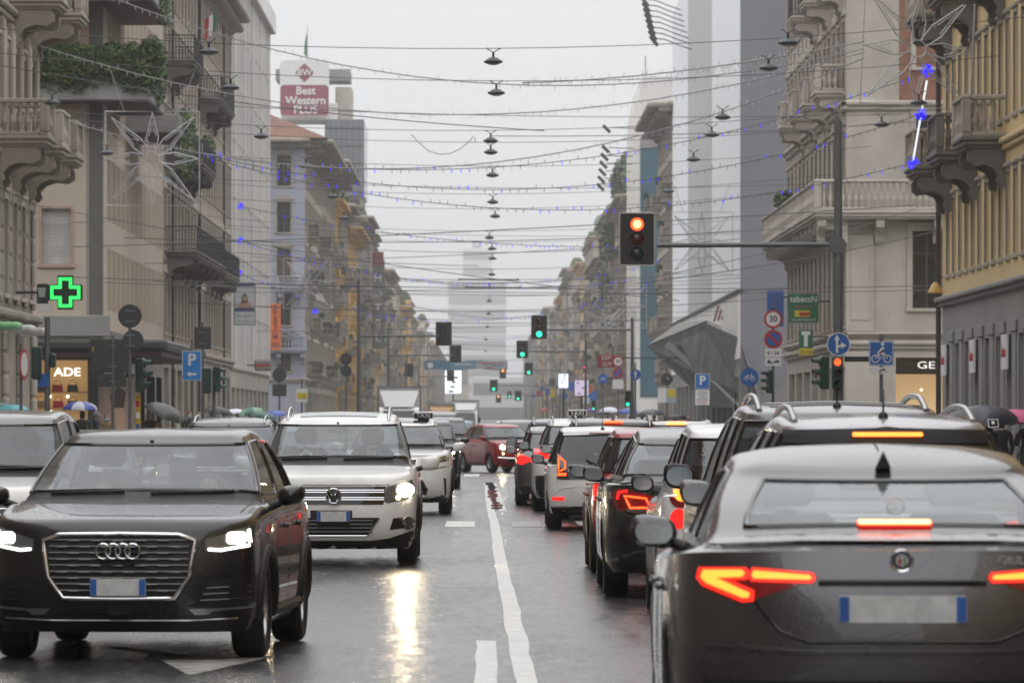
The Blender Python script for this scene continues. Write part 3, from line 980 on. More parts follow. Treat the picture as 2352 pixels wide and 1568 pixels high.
UP = spec(L=3.6, hw=.82, H=1.49, tyre=.30, axf=.62, axr=3.03, zhood=.82, zsh=.90, zrs=.92, zcowl=1.02, zbelt=.95, zdeck=.94, lcowl=.8,
          lroof_f=1.5, lroof_r=3.33, lbase_r=3.53, hw_base=.755, hw_roof=.60, zroof=(1.38,1.435,1.39), tail=.04, er=4.5, erc=4.0, bowr=.12, z0r=.12,
          glz=(7.05, 8.9), rp=-1, rim='ten')
INS = spec(L=4.83, hw=.93, H=1.5, tyre=.345, axf=.95, axr=3.70, zhood=.82, zsh=.96, zrs=1.0, zcowl=1.02, zbelt=1.0, zdeck=1.04, lcowl=1.2,
           lroof_f=2.0, lroof_r=4.05, lbase_r=4.62, hw_base=.80, hw_roof=.60, zroof=(1.40,1.455,1.37), er=2.6, tail=.05, glass={'rear_window': GLASSR})
GIU = spec(L=4.64, hw=.945, H=1.455, tyre=.345, axf=.86, axr=3.68, zhood=.78, zsh=.93, zrs=1.03, zcowl=1.0, zbelt=.985, zdeck=1.09, lcowl=1.25,
           lroof_f=2.05, lroof_r=3.45, lbase_r=4.22, hw_base=.80, hw_roof=.635, zroof=(1.345,1.375,1.315), er=2.8, tail=.085, deck_in=.08, erc=2.6, err=2.2, sharp=True, rp=3,
           win=((.03,.42),(.45,.80)), glass={'rear_window': GLASSR, 'side_window': GLASSS}, taperr=.09)
F500 = spec(L=3.55, hw=.815, H=1.49, tyre=.30, axf=.68, axr=2.98, zhood=.82, zsh=.93, zrs=.95, zcowl=1.03, zbelt=.98, zdeck=1.0, lcowl=.78,
            lroof_f=1.40, lroof_r=3.05, lbase_r=3.42, hw_base=.745, hw_roof=.575, zroof=(1.40,1.435,1.37), nose=.14, ef=2.3, er=2.3, rim='many', win=((.04,.62),(.66,.92)), bowf=.3)
VAN = spec(L=5.2, hw=.98, H=2.2, tyre=.34, axf=.95, axr=4.1, zhood=1.05, zsh=1.2, zrs=1.3, zcowl=1.3, zbelt=1.25, zdeck=1.3, lcowl=.75,
           lroof_f=1.5, lroof_r=5.0, lbase_r=5.1, hw_base=.93, hw_roof=.84, zroof=(2.05,2.12,2.1), win=((.02,.22),))
# ---------------------------------------------------------------- ground, road, pavements
def road_mat():
    m = bpy.data.materials.new('wet asphalt'); m.use_nodes = True
    t = m.node_tree; b = t.nodes['Principled BSDF']
    g = t.nodes.new('ShaderNodeNewGeometry')
    def noise(sc, det, scale=(1,1,1), rough=.55):
        mp = t.nodes.new('ShaderNodeMapping'); mp.inputs['Scale'].default_value = scale
        t.links.new(g.outputs['Position'], mp.inputs[0])
        n = t.nodes.new('ShaderNodeTexNoise'); n.inputs['Scale'].default_value = sc; n.inputs['Detail'].default_value = det; n.inputs['Roughness'].default_value = rough
        t.links.new(mp.outputs[0], n.inputs['Vector']); return n.outputs['Fac']
    def rng(x, a, b_, c, d):
        r = t.nodes.new('ShaderNodeMapRange'); r.inputs[1].default_value = a; r.inputs[2].default_value = b_; r.inputs[3].default_value = c; r.inputs[4].default_value = d
        t.links.new(x, r.inputs[0]); return r.outputs[0]
    def mul(x, y):
        q = t.nodes.new('ShaderNodeMath'); q.operation = 'MULTIPLY'; t.links.new(x, q.inputs[0]); t.links.new(y, q.inputs[1]); return q.outputs[0]
    big = noise(.5, 9, (1.5, .16, 1), .68)          # water lies in long tracks along the lanes
    fine = noise(60, 3)
    patch = noise(.18, 4)
    cr = t.nodes.new('ShaderNodeValToRGB')
    cr.color_ramp.elements[0].position = .3; cr.color_ramp.elements[0].color = (.024,.024,.025,1)
    cr.color_ramp.elements[1].position = .7; cr.color_ramp.elements[1].color = (.050,.049,.047,1)
    t.links.new(patch, cr.inputs[0])
    mx = t.nodes.new('ShaderNodeMix'); mx.data_type = 'RGBA'; mx.blend_type = 'MULTIPLY'; mx.inputs[0].default_value = .6
    t.links.new(cr.outputs[0], mx.inputs[6]); t.links.new(rng(fine, .3, .7, .15, 2.0), mx.inputs[7])
    t.links.new(mx.outputs[2], b.inputs['Base Color'])
    ad = t.nodes.new('ShaderNodeMath'); ad.operation = 'ADD'
    t.links.new(rng(big, .34, .66, .13, .27), ad.inputs[0]); t.links.new(rng(noise(7, 6, (1.0, .18, 1), .7), .35, .68, -.03, .10), ad.inputs[1])
    t.links.new(ad.outputs[0], b.inputs['Roughness'])
    b.inputs['Specular IOR Level'].default_value = .36
    bp = t.nodes.new('ShaderNodeBump'); bp.inputs['Distance'].default_value = .006
    t.links.new(rng(big, .34, .66, .15, .45), bp.inputs['Strength'])
    t.links.new(noise(140, 3), bp.inputs['Height'])
    bp2 = t.nodes.new('ShaderNodeBump'); bp2.inputs['Distance'].default_value = .02; bp2.inputs['Strength'].default_value = .05
    t.links.new(noise(4, 4, (1, .5, 1)), bp2.inputs['Height']); t.links.new(bp.outputs[0], bp2.inputs['Normal'])
    t.links.new(bp2.outputs[0], b.inputs['Normal'])
    return m
ROADM = road_mat()
b = MB(); b.add([(-400,-300,0),(400,-300,0),(400,5000,0),(-400,5000,0)], [(0,1,2,3)], ROADM)
b.build('road', kind='structure')
PAVE = mat('wet granite paving', (.16,.155,.15), .3, var=.2, vscale=1.5, bump=.2, bscale=30)
KERB = mat('granite kerb', (.24,.235,.23), .35, var=.2, vscale=2)
for sx in (-1, 1):
    for (a, z) in (((-150, 174), 0), ((208, 362), 0), ((438, 2400), 0)):
        b = MB(); b.box(*sorted((sx*8.75, sx*30)), a[0], a[1], -.05, .14, PAVE)
        w = b.build('pavement', kind='structure')
        b = MB()
        b.bbox(*sorted((sx*8.55, sx*8.75)), a[0], a[1], -.05, .145, .02, KERB); b.build('kerb', None, w)
# painted markings
def worn(name, col, wear=.5, sc=6):
    m = bpy.data.materials.new(name); m.use_nodes = True
    t = m.node_tree; b = t.nodes['Principled BSDF']
    g = t.nodes.new('ShaderNodeNewGeometry')
    n = t.nodes.new('ShaderNodeTexNoise'); n.inputs['Scale'].default_value = sc; n.inputs['Detail'].default_value = 9; n.inputs['Roughness'].default_value = .72
    t.links.new(g.outputs['Position'], n.inputs['Vector'])
    r = t.nodes.new('ShaderNodeMapRange'); r.inputs[1].default_value = .5-.16*wear-.1; r.inputs[2].default_value = .56+.1*(1-wear); r.inputs[3].default_value = 1; r.inputs[4].default_value = 0
    t.links.new(n.outputs['Fac'], r.inputs[0])
    mx = t.nodes.new('ShaderNodeMix'); mx.data_type = 'RGBA'; mx.inputs[6].default_value = (.07,.07,.07,1); mx.inputs[7].default_value = (*col, 1)
    mm = t.nodes.new('ShaderNodeMapRange'); mm.inputs[3].default_value = 1-wear; mm.inputs[4].default_value = 1
    t.links.new(r.outputs[0], mm.inputs[0]); t.links.new(mm.outputs[0], mx.inputs[0])
    t.links.new(mx.outputs[2], b.inputs['Base Color'])
    b.inputs['Roughness'].default_value = .42
    b.inputs['Specular IOR Level'].default_value = .25
    bp = t.nodes.new('ShaderNodeBump'); bp.inputs['Distance'].default_value = .004; bp.inputs['Strength'].default_value = .5
    n2 = t.nodes.new('ShaderNodeTexNoise'); n2.inputs['Scale'].default_value = 90; t.links.new(g.outputs['Position'], n2.inputs['Vector'])
    t.links.new(n2.outputs['Fac'], bp.inputs['Height']); t.links.new(bp.outputs[0], b.inputs['Normal'])
    return m
LINEW = worn('road line white', (.80,.80,.78), .35)
LINEWORN = worn('worn road line white', (.62,.61,.57), .8, 3)
marks = empty('road_markings', (0, 0, 0), kind='structure')
def strip(name, pts, w, m, z=.004):
    b = MB(); vs = []; fs = []
    R_ = random.Random(3)
    P_ = []
    for (x0, y0), (x1, y1) in zip(pts, pts[1:]):
        k = max(1, int((y1-y0)/1.2))
        for i in range(k): P_.append((x0+(x1-x0)*i/k, y0+(y1-y0)*i/k))
    P_.append(pts[-1])
    for x, y in P_:
        e = R_.uniform(-.006, .006)
        vs += [(x-w/2+e+R_.uniform(-.006,.006), y, z), (x+w/2+e+R_.uniform(-.006,.006), y, z)]
    for i in range(len(P_)-1): fs.append((2*i, 2*i+1, 2*i+3, 2*i+2))
    b.add(vs, fs, m); return b.build(name, None, marks)
strip('centre_line', [(.27, 4), (.25, 31), (.22, 44), (.185, 56), (.16, 78), (.115, 92), (.07, 132)], .135, LINEW)
strip('side_line', [(.33, 91), (.24, 132)], .13, LINEW)
strip('broken_line', [(.0, 12), (.01, 37)], .135, LINEW)
strip('centre_line', [(.0, 215), (-.05, 700)], .14, LINEW)
for Y0, Y1, n in ((77, 81.5, 14), (148, 155, 14), (209, 214, 14)):
    for k in range(-n//2, n//2+1):
        x = -.36+k*1.0
        if abs(x) < 8.3: strip('zebra_bar', [(x, Y0), (x, Y1)], .45, LINEWORN if k % 3 else LINEW)
def flat(name, pts, m, z=.004):
    b = MB(); b.add([(x, y, z) for x, y in pts], [tuple(range(len(pts)))], m); return b.build(name, None, marks)
flat('arrow_head', [(-2.15, 34.3), (-1.80, 31.9), (-1.38, 34.6)], LINEWORN)
flat('arrow_stem', [(-2.62, 36.0), (-2.48, 36.0), (-1.78, 34.2), (-1.95, 34.2)], LINEWORN, .0045)
# red rubber studs between the double line
REDR = mat('red rubber', (.16,.02,.02), .5)
for k in range(14):
    y = 93+k*2.9
    b = MB(); x = .255-(y-93)*.0024
    b.bbox(-.06, .06, -.16, .16, 0, .035, .025, REDR if k < 9 else BLACK)
    b.build('lane_stud', None, None, loc=(x-.02+random.uniform(-.03,.03), y, .004), rot=(0,0,random.uniform(-.5,.5)), label='flat red rubber stud on the white double line', cat='lane stud', group='rubber studs along the centre line')
# ---------------------------------------------------------------- the cars of the queue and the oncoming traffic
P_BLACK = paint('black pearl paint', (.0045,.0045,.005), .2)
P_WHITE = paint('white paint', (.84,.84,.83), .0, .35)
P_GREY = paint('warm dark grey paint', (.10,.096,.102), .8, .27)
P_DGREY = paint('dark graphite paint', (.030,.031,.034), .7)
P_SILVER = paint('silver paint', (.33,.33,.345), .8)
P_MGREY = paint('mid grey paint', (.14,.135,.135), .75)
P_RED = paint('red paint', (.33,.004,.012), .0)
P_BLUE = paint('blue grey paint', (.10,.16,.24), .5)
P_PEARL = paint('pearl white paint', (.62,.62,.60), .1)

def loc_f(X, Yf, L, rz=0.0):   # origin for a car whose front bumper centre stands at (X, Yf)
    return (X+sin(-rz)*L/2*1, Yf+cos(rz)*L/2, 0)
def loc_r(X, Yr, L, rz=0.0):   # car driving away, rear bumper centre at (X, Yr)
    return (X-sin(rz)*L/2, Yr+cos(rz)*L/2, 0)

# --- black crossover with four rings
yaw = radians(-3.4)
c = Car('car', Q2, P_BLACK, 'black crossover with chrome framed grille and four interlocking rings', loc_f(-2.36, 33.7, 4.19, yaw), yaw)
G = [(0,.825),(.385,.82),(.49,.785),(.455,.55),(.36,.415),(0,.41)]
GP = G+[(-x, z) for x, z in G[-2:0:-1]]
g = c.patch('grille', GP, BLACK, out=.004)
c.line('grille_frame', GP, .016, CHROME, closed=True, out=.012, n=8)
for i, z in enumerate((.785,.745,.705,.665,.625,.585,.545,.505,.465)):
    x = .45 if z > .55 else .36+(z-.41)*.6
    c.line('grille_bar', [(-x, z), (x, z)], .006, TRIM, out=.012, parent=g, step=.15)
    for k in range(-3, 4):
        xx = (k+.5*(i % 2))*.145
        if abs(xx) < x-.06: c.line('grille_tab', [(xx-.035, z-.004), (xx+.035, z-.004)], .010, TRIM, out=.013, parent=g)
ygr = min(v.co.y for v in g.data.vertices)
bd = empty('rings_badge', (0, 0, 0), 0, c.root)
for k in range(4): add_ring(c, 'ring', (k-1.5)*.0635, .717, .048, .007, CHROME, 'F', ygr-.02, bd)
HL = [(.555,.79),(.70,.835),(.865,.895),(.872,.80),(.83,.735),(.645,.705),(.56,.715)]
for h in c.both('headlight', HL, LENS, out=.004):
    sx = 1 if h.data.vertices[0].co.x > 0 else -1
    c.patch('lamp_unit', [(sx*x, z) for x, z in rrect(.69,.80,.765,.835,.02)], HEADLIT, out=.010, parent=h)
    c.line('daytime_strip', [(sx*.575,.728),(sx*.65,.722),(sx*.82,.752)], .009, DRL, out=.010, parent=h)
    c.line('daytime_strip', [(sx*.815,.855),(sx*.825,.77)], .010, DRL, out=.010, parent=h)
for v in c.both('side_intake', [(.60,.53),(.85,.555),(.85,.37),(.47,.35),(.50,.40)], BLACK, out=.004):
    sx = 1 if v.data.vertices[0].co.x > 0 else -1
    for z in (.40,.44,.48): c.line('grille_bar', [(sx*(.50+(z-.35)*.5), z), (sx*.83, z+.012)], .005, TRIM, out=.008, parent=v, step=.1)
c.both('bumper_blade', [(.45,.345),(.60,.348),(.84,.362),(.84,.348),(.60,.33),(.57,.31),(.49,.31)], ALLOY, out=.008)
lo = c.patch('lower_intake', [(-.37,.39),(.37,.39),(.43,.285),(-.43,.285)], BLACK, out=.003)
for x in (-.3,-.2,.2,.3): c.line('grille_bar', [(x,.385),(x,.29)], .004, TRIM, out=.006, parent=lo)
c.line('grille_bar', [(-.36,.335),(.36,.335)], .005, TRIM, out=.006, parent=lo, step=.12)
c.patch('sensor', rrect(-.07,.07,.31,.375,.01), TRIM, out=.012, parent=lo)
c.patch('bumper_lip', [(-.88,.30),(-.44,.277),(.44,.277),(.88,.30),(.84,.20),(-.84,.20)], BLACK, out=.006)
c.line('bumper_edge', [(-.85,.29),(-.44,.272),(.44,.272),(.85,.29)], .006, ALLOY, out=.008, step=.1)
c.plate('F', .485, out=.03)
c.claddings(.07); c.mirrors(1.30, 1.06, P_BLACK, .21, .15); c.interior(); c.wipers(); c.doors(1.12, 2.12, 3.05)
for q in (1, -1):
    c.line('sill_trim', [(1.2,.30),(3.05,.30)], .05, BLACK, 'S', q, out=-.015)
    c.line('bonnet_seam', [(q*.71,.885),(q*.74,.96),(q*.76,1.02)], .004, TRIM, 'F', out=0)
    c.line('shoulder_line', [(1.3,.90),(2.2,.915),(3.2,.93)], .006, P_BLACK, 'S', q, out=.002)
c.antenna(3.3, fin=True)
CAR_Q2 = c

# --- white SUV with the round VW badge
c = Car('car', TIG, P_WHITE, 'white sport utility car with chrome roof rails and round badge on its grille', loc_f(-1.62, 56.2, 4.43), 0)
g = c.patch('grille', [(-.56,.855),(.56,.855),(.535,.66),(-.535,.66)], TRIM, out=.004)
for z in (.812,.79,.733,.711): c.line('grille_bar', [(-.54,z),(.54,z)], .007, CHROME, out=.012, parent=g, step=.1)
yg = min(v.co.y for v in g.data.vertices)-.022
bd = MB(); bd.lathe([(.001,-.02),(.083,-.02),(.083,.0),(.001,.006)], 28, TRIM, Matrix.Translation((0,yg,.755)) @ Matrix.Rotation(pi/2,4,'X'))
bd = bd.build('badge', None, c.root, smooth=40)
add_ring(c, 'badge_ring', 0, .755, .078, .009, CHROME, 'F', yg-.006, bd)
for pts in ([(-.045,.812),(-.017,.757),(0,.79),(.017,.757),(.045,.812)], [(-.068,.775),(-.033,.697),(0,.752),(.033,.697),(.068,.775)]):
    b = MB(); b.tube([(x, yg-.008, z) for x, z in pts], .0075, 5, CHROME); b.build('badge_letter', None, bd)
HL = [(.565,.85),(.84,.925),(.866,.82),(.845,.75),(.755,.71),(.58,.675),(.535,.70)]
for h in c.both('headlight', HL, LENS, out=.004):
    sx = 1 if h.data.vertices[0].co.x > 0 else -1
    c.patch('lamp_unit', [(sx*x, z) for x, z in circle_pts(.072, 18, .765, .815, .085)], HEADWARM, out=.012, parent=h)
    c.patch('indicator', [(sx*x, z) for x, z in circle_pts(.03, 12, .69, .735)], emis('warm small lamp', (1,.75,.35), 3), out=.010, parent=h)
c.patch('plate_holder', rrect(-.25,.20,.47,.60,.01), BLACK, out=.008)
c.plate('F', .535, out=.03)
lo = c.patch('lower_intake', [(-.49,.52),(.49,.52),(.38,.335),(-.38,.335)], BLACK, out=.003)
for z in (.49,.45,.41,.37): c.line('grille_bar', [(-.42,z),(.42,z)], .006, TRIM, out=.008, parent=lo, step=.12)
c.line('chrome_strip', [(-.49,.515),(-.37,.328),(.37,.328),(.49,.515)], .006, CHROME, out=.008)
for f in c.both('fog_lamp_housing', [(.64,.515),(.87,.53),(.86,.42),(.60,.385)], BLACK, out=.004):
    sx = 1 if f.data.vertices[0].co.x > 0 else -1
    c.patch('fog_lamp', [(sx*x, z) for x, z in circle_pts(.052, 16, .79, .462)], LENS, out=.016, parent=f)
    c.line('fog_ring', [(sx*x, z) for x, z in circle_pts(.062, 18, .79, .462)], .008, ALLOY, out=.014, closed=True, parent=f, step=.05)
c.patch('bumper_lip', [(-.90,.40),(-.60,.30),(-.4,.275),(.4,.275),(.60,.30),(.90,.40),(.86,.18),(-.86,.18)], BLACK, out=.006)
c.line('bonnet_seam', [(-.60,.87),(.60,.87)], .005, TRIM, out=0, step=.1)

c.claddings(.05); c.mirrors(1.30, 1.10, P_WHITE, .24, .17); c.interior(); c.wipers(); c.rails(1.85, 3.9, .56, CHROME, .07); c.doors(1.2, 2.25, 3.25)
c.patch('sunroof', rrect(-.43,.43,1.95,2.9,.06), TRIM, 'T', out=.006, depth=.01)
b = MB()   # paper face mask hanging behind the windscreen
m_pts = [(-.09,0,-.02),(-.02,-.02,.05),(.0,-.02,.045),(.06,.0,.02),(.065,0,-.06),(.03,-.01,-.03),(-.01,-.02,-.055),(-.07,0,-.05)]
b.add([Vector(p) for p in m_pts]+[Vector((-.01,-.035,0))], [(i,(i+1) % 8,8) for i in range(8)], mat('mask paper', (.55,.62,.60), .8))
b.build('face_mask', None, None, smooth=60, loc=(-1.95, 56.2+1.22, 1.20), label='crumpled pale face mask on the dashboard of the white car', cat='face mask')
CAR_TIG = c

# --- white taxi behind it
c = Car('taxi', LEX, P_WHITE, 'white taxi with a large dark spindle grille and black roof', loc_f(-1.46, 87.2, 4.63), 0, cat='taxi', roofm=None)
HLt = [(.40,.66),(.47,.60),(.40,.78)]
SP = [(0,.93),(.34,.92),(.30,.74),(.42,.60),(.52,.42),(.50,.32),(0,.30)]
SPP = SP+[(-x, z) for x, z in SP[-2:0:-1]]
g = c.patch('grille', SPP, TRIM, out=.004); c.line('grille_frame', SPP, .012, CHROME, closed=True, out=.008)
for z in (.38,.45,.52,.59,.66,.73,.80,.87): c.line('grille_bar', [(-.3,z),(.3,z)], .008, BLACK, out=.01, parent=g, step=.15)
for h in c.both('headlight', [(.50,.90),(.70,.955),(.86,1.0),(.86,.90),(.70,.865)], LENS, out=.004):
    sx = 1 if h.data.vertices[0].co.x > 0 else -1
    for x in (.66,.73,.80): c.patch('lamp_unit', [(sx*a, b_) for a, b_ in circle_pts(.028, 10, x, .915+(x-.66)*.2)], CHROME, out=.010, parent=h)
c.both('daytime_strip', [(.40,.745),(.62,.775),(.87,.825),(.87,.81),(.62,.75)], LENS, out=.006)
c.both('fog_slit', [(.78,.62),(.82,.60),(.83,.36),(.80,.30)], BLACK, out=.004)
c.both('fog_lamp', [(.64,.30),(.80,.33),(.80,.29),(.64,.265)], LENS, out=.008)
c.patch('bumper_lip', [(-.9,.29),(-.5,.27),(.5,.27),(.9,.29),(.86,.2),(-.86,.2)], BLACK, out=.006)
c.patch('roof_panel', rrect(-.5,.5,2.02,3.9,.1), TRIM, 'T', out=.006, depth=.01)
c.line('bonnet_seam', [(-.60,.985),(.60,.985)], .005, TRIM, out=0, step=.1)
c.claddings(.05); c.mirrors(1.45, 1.13, P_WHITE, .24, .165); c.interior(); c.wipers(); c.plate('F', .42); c.doors(1.3, 2.35, 3.35)
def taxi_sign(car, x, l, face):
    p, n = car.hit('T', x, l)
    e = empty('taxi_sign', p, 0, car.root)
    b = MB(); b.bbox(-.17, .17, -.06, .06, .03, .15, .02, mat('taxi sign white', (.75,.75,.73), .4)); b.build('sign_box', None, e)
    b = MB(); b.box(-.1, .1, -.05, .05, -.02, .04, BLACK); b.build('sign_foot', None, e)
    b = MB(); q = -1 if face == 'F' else 1
    b.box(-.155, .155, *sorted((q*.0605, q*.064)), .045, .135, BLACK); b.build('sign_face', None, e)
    lettering('TAXI', .10, mat('sign letter white', (.8,.8,.78), .5), e, (0, q*.066, .088), 0 if face == 'F' else pi, depth=.001, sx=1.1)
    return e
taxi_sign(c, .42, 2.3, 'F')

def oncoming(P, m, label, X, Y, lit=True, rails=False, group=None, rz=0, detail=1, mirr=True, cat='car', roofm=None, warm=False):
    c = Car('car', P, m, label, loc_f(X, Y, P['L'], rz), rz, cat=cat, group=group, detail=detail, roofm=roofm)
    zh, hw = P['zhood'], P['hw']
    g = c.patch('grille', [(-.48,zh-.06),(.48,zh-.06),(.42,zh-.26),(-.42,zh-.26)], TRIM, out=.004)
    if detail:
        for dz in (.10,.15,.20): c.line('grille_bar', [(-.42,zh-dz),(.42,zh-dz)], .006, CHROME, out=.01, parent=g, step=.2)
    for h in c.both('headlight', [(.52,zh-.04),(.80,zh+.02),(hw-.05,zh-.02),(hw-.07,zh-.13),(.58,zh-.19)], LENS, out=.004):
        sx = 1 if h.data.vertices[0].co.x > 0 else -1
        if lit: c.patch('lamp_unit', [(sx*a, b_) for a, b_ in circle_pts(.055, 12, .70, zh-.08, .065)], HEADWARM if warm else HEADLIT, out=.010, parent=h)
    c.patch('lower_intake', [(-.5,.46),(.5,.46),(.6,.30),(-.6,.30)], BLACK, out=.003)
    c.plate('F', .50)
    if mirr: c.mirrors(P['lcowl']+.28, P['zbelt']+.06, m)
    if rails: c.rails(P['lroof_f']+.15, P['lroof_r']-.1, P['hw_roof']-.08, CHROME if rails == 1 else BLACK, .05)
    if detail: c.interior(); c.wipers(); c.claddings(.045)
    return c
oncoming(dict(SUV, H=1.66, zroof=(1.555,1.61,1.56), hw_roof=.67, lcowl=.95, lroof_f=1.45, zcowl=1.12), P_WHITE, 'white small family car with a wet dark grey roof', -4.35, 43.2, lit=False, roofm=P_MGREY)
oncoming(HATCH, P_SILVER, 'silver hatchback almost hidden between dark roofed car and pavement', -4.45, 53.5, lit=False)
oncoming(SUV, P_DGREY, 'dark grey estate car with chrome roof rails behind the black crossover', -4.12, 82.5, lit=False, rails=1)
oncoming(HATCH, P_BLUE, 'pale blue hatchback behind the dark grey estate car', -3.98, 93, lit=False)
oncoming(dict(SUV, H=1.60), P_BLACK, 'black sport utility car with lit headlights following the white taxi', -1.46, 121.5, lit=True, rails=1)
oncoming(dict(SUV, H=1.70, zroof=(1.58,1.64,1.6)), P_DGREY, 'dark off-road car with upright windscreen behind the black one', -1.32, 168, lit=False)
oncoming(dict(VAN, H=1.95, zroof=(1.82,1.88,1.85), hw=.95), P_MGREY, 'grey people carrier with black pillars behind dark off-road car', -1.9, 196, lit=False)

# --- small red car turning across the junction
yaw = radians(21)
c = Car('car', F500, P_RED, 'small rounded red car turning across the junction', (.50, 161.2, 0), yaw)
for h in c.both('headlight', circle_pts(.085, 16, .56, .77), LENS, out=.008): 
    sx = 1 if h.data.vertices[0].co.x > 0 else -1
    c.patch('lamp_unit', [(sx*a, b_) for a, b_ in circle_pts(.065, 12, .56, .77)], HEADWARM, out=.016, parent=h)
for h in c.both('lower_lamp', circle_pts(.05, 12, .56, .58), LENS, out=.008):
    sx = 1 if h.data.vertices[0].co.x > 0 else -1
    c.patch('lamp_unit', [(sx*a, b_) for a, b_ in circle_pts(.036, 10, .56, .58)], emis('warm small lamp', (1,.75,.35), 3), out=.014, parent=h)
c.line('bumper_strip', [(-.70,.46),(-.4,.44),(.4,.44),(.70,.46)], .022, CHROME, out=.0, step=.08)
c.patch('lower_intake', [(-.4,.40),(.4,.40),(.45,.30),(-.45,.30)], BLACK, out=.004); c.plate('F', .46)
c.claddings(.03, P_RED); c.mirrors(1.0, 1.05, P_RED, .2, .15); c.interior(); c.wipers(); c.doors(.95, 2.15, 2.15)

# ---------------- cars driving away
def away(P, m, label, X, Y, rz=0.0, lamps=None, lamp_m=BRAKE, third=None, third_m=BRAKEHOT, detail=1, cat='car', mirr=None, group=None, bumper=True, plate=.75, roofm=None, rails=0, mm=None, platex=0):
    c = Car('car', P, m, label, loc_r(X, Y, P['L'], rz), pi+rz, cat=cat, group=group, detail=detail, roofm=roofm)
    for poly, mm_, o in (lamps or []): c.both('tail_light', poly, mm_, 'R', out=o)
    if third:
        z, w, h = third
        c.patch('high_brake_light', rrect(-w, w, z-h, z+h, h*.8), third_m, 'R', out=.02, depth=.04)
    if plate: c.plate('R', plate, x=platex)
    if bumper: c.patch('bumper_lower', [(-.8,.36),(.8,.36),(.7,.20),(-.7,.20)], BLACK, 'R', out=.005)
    if mirr: c.mirrors(mirr[0], mirr[1], mm or m, *mirr[2:])
    if rails: c.rails(P['lroof_f']+.15, P['lroof_r']-.05, P['hw_roof']-.06, ALLOY if rails == 1 else BLACK, .05)
    return c
P3 = GIU
c = away(P3, P_GREY, 'warm grey saloon with glowing brake lights and round badge on its boot', 1.70, 21.2, radians(-.6), plate=None, bumper=False, mirr=(2.02, 1.05, .235, .165), mm=P_GREY)
# tail lamps: smoked red lens with lit strips; the lamp's outline in the rear view
LO = [(.83,.93),(.78,.955),(.36,.935),(.34,.915),(.60,.825),(.66,.81),(.80,.865)]
for h in c.both('tail_light', LO, REDLENS, 'R', out=.004):
    sx = 1 if sum(v.co.x for v in h.data.vertices) > 0 else -1
    def F(q): return [(sx*x, z) for x, z in q]
    c.patch('glow_rim', F([(.815,.952),(.63,.955),(.612,.935),(.625,.905),(.69,.903),(.597,.862),(.60,.82),(.645,.815),(.80,.878),(.825,.91)]), GLOWRED, 'R', out=.008, parent=h, seg=.05)
    c.patch('glow_rim', F([(.605,.955),(.362,.935),(.35,.912),(.365,.894),(.61,.898),(.617,.92)]), GLOWRED, 'R', out=.008, parent=h, seg=.05)
    c.patch('light_strip', F([(.795,.942),(.645,.944),(.632,.932),(.642,.916),(.745,.910),(.615,.852),(.618,.834),(.64,.831),(.785,.89),(.805,.912)]), BRAKEHOT, 'R', out=.012, parent=h, seg=.05)
    c.patch('light_strip', F([(.597,.942),(.375,.924),(.366,.912),(.375,.906),(.597,.910),(.606,.922)]), BRAKEHOT, 'R', out=.012, parent=h, seg=.05)
c.patch('boot_spoiler', [(-.80,1.055),(-.4,1.075),(.4,1.075),(.80,1.055),(.80,1.035),(.4,1.05),(-.4,1.05),(-.80,1.035)], P_GREY, 'R', out=.014)
tl = [(-.60,.82),(-.50,.70),(-.38,.655),(.38,.655),(.50,.70),(.60,.82)]
c.line('boot_seam', tl, .008, TRIM, 'R', out=0)
c.patch('plate_recess', [(-.34,.90),(.34,.90),(.36,.885),(.32,.70),(.28,.685),(-.28,.685),(-.32,.70),(-.36,.885)], P_GREY, 'R', out=-.004, depth=.0)
c.line('boot_handle', [(-.34,.895),(.34,.895)], .014, TRIM, 'R', out=.004)
c.plate('R', .79)
p, n = c.hit('R', 0, .985)
bd = MB(); T = Matrix.Translation(p+Vector((0,.004,0))) @ Matrix.Rotation(-pi/2,4,'X')
bd.lathe([(.048,-.02),(.048,.008),(.044,.014),(.038,.010)], 28, CHROME, T)
bd = bd.build('badge', None, c.root, smooth=40)
b = MB(); b.lathe([(.038,-.005),(.038,.009),(.027,.011)], 24, mat('badge dark blue', (.05,.06,.09), .3, metal=.5), T); b.build('badge_ring', None, bd)
b = MB(); b.lathe([(.026,0),(.026,.011),(.001,.012)], 20, mat('badge enamel white', (.5,.5,.5), .3), T); b.build('badge_field', None, bd)
yb = p.y+.0175
b = MB(); b.box(.006,.012,yb,yb+.003,.963,1.005, mat('badge red', (.4,.02,.02), .3)); b.box(.002,.018,yb,yb+.002,.980,.988, MATS['badge red']); b.build('badge_cross', None, bd)
b = MB(); b.tube([(-.010,yb,.966),(-.014,yb,.978),(-.007,yb,.987),(-.013,yb,.996),(-.008,yb,1.004)], .0032, 5, mat('badge green', (.03,.22,.08), .3)); b.build('badge_snake', None, bd)
for v in bd.data.vertices: pass
pl, nl = c.hit('R', -.47, .985)
lettering('GIULIA', .05, CHROME, c.root, pl+Vector((0,.012,0)), pi, depth=.003, name='model_lettering')
hb = c.patch('high_brake_light', rrect(-.156,.156,1.108,1.130,.010), TAILLIT, 'R', out=.012, depth=.02)
c.patch('light_strip', rrect(-.150,.150,1.111,1.127,.007), emis('brake lamp white hot', (1,.36,.12), 4), 'R', out=.018, depth=.01, parent=hb)
c.line('bumper_crease', [(-.80,.635),(-.4,.615),(.4,.615),(.80,.635)], .012, P_GREY, 'R', out=0)
c.patch('bumper_dark_panel', [(-.80,.50),(.80,.50),(.74,.22),(-.74,.22)], BLACK, 'R', out=.006)  # black lower part of the bumper
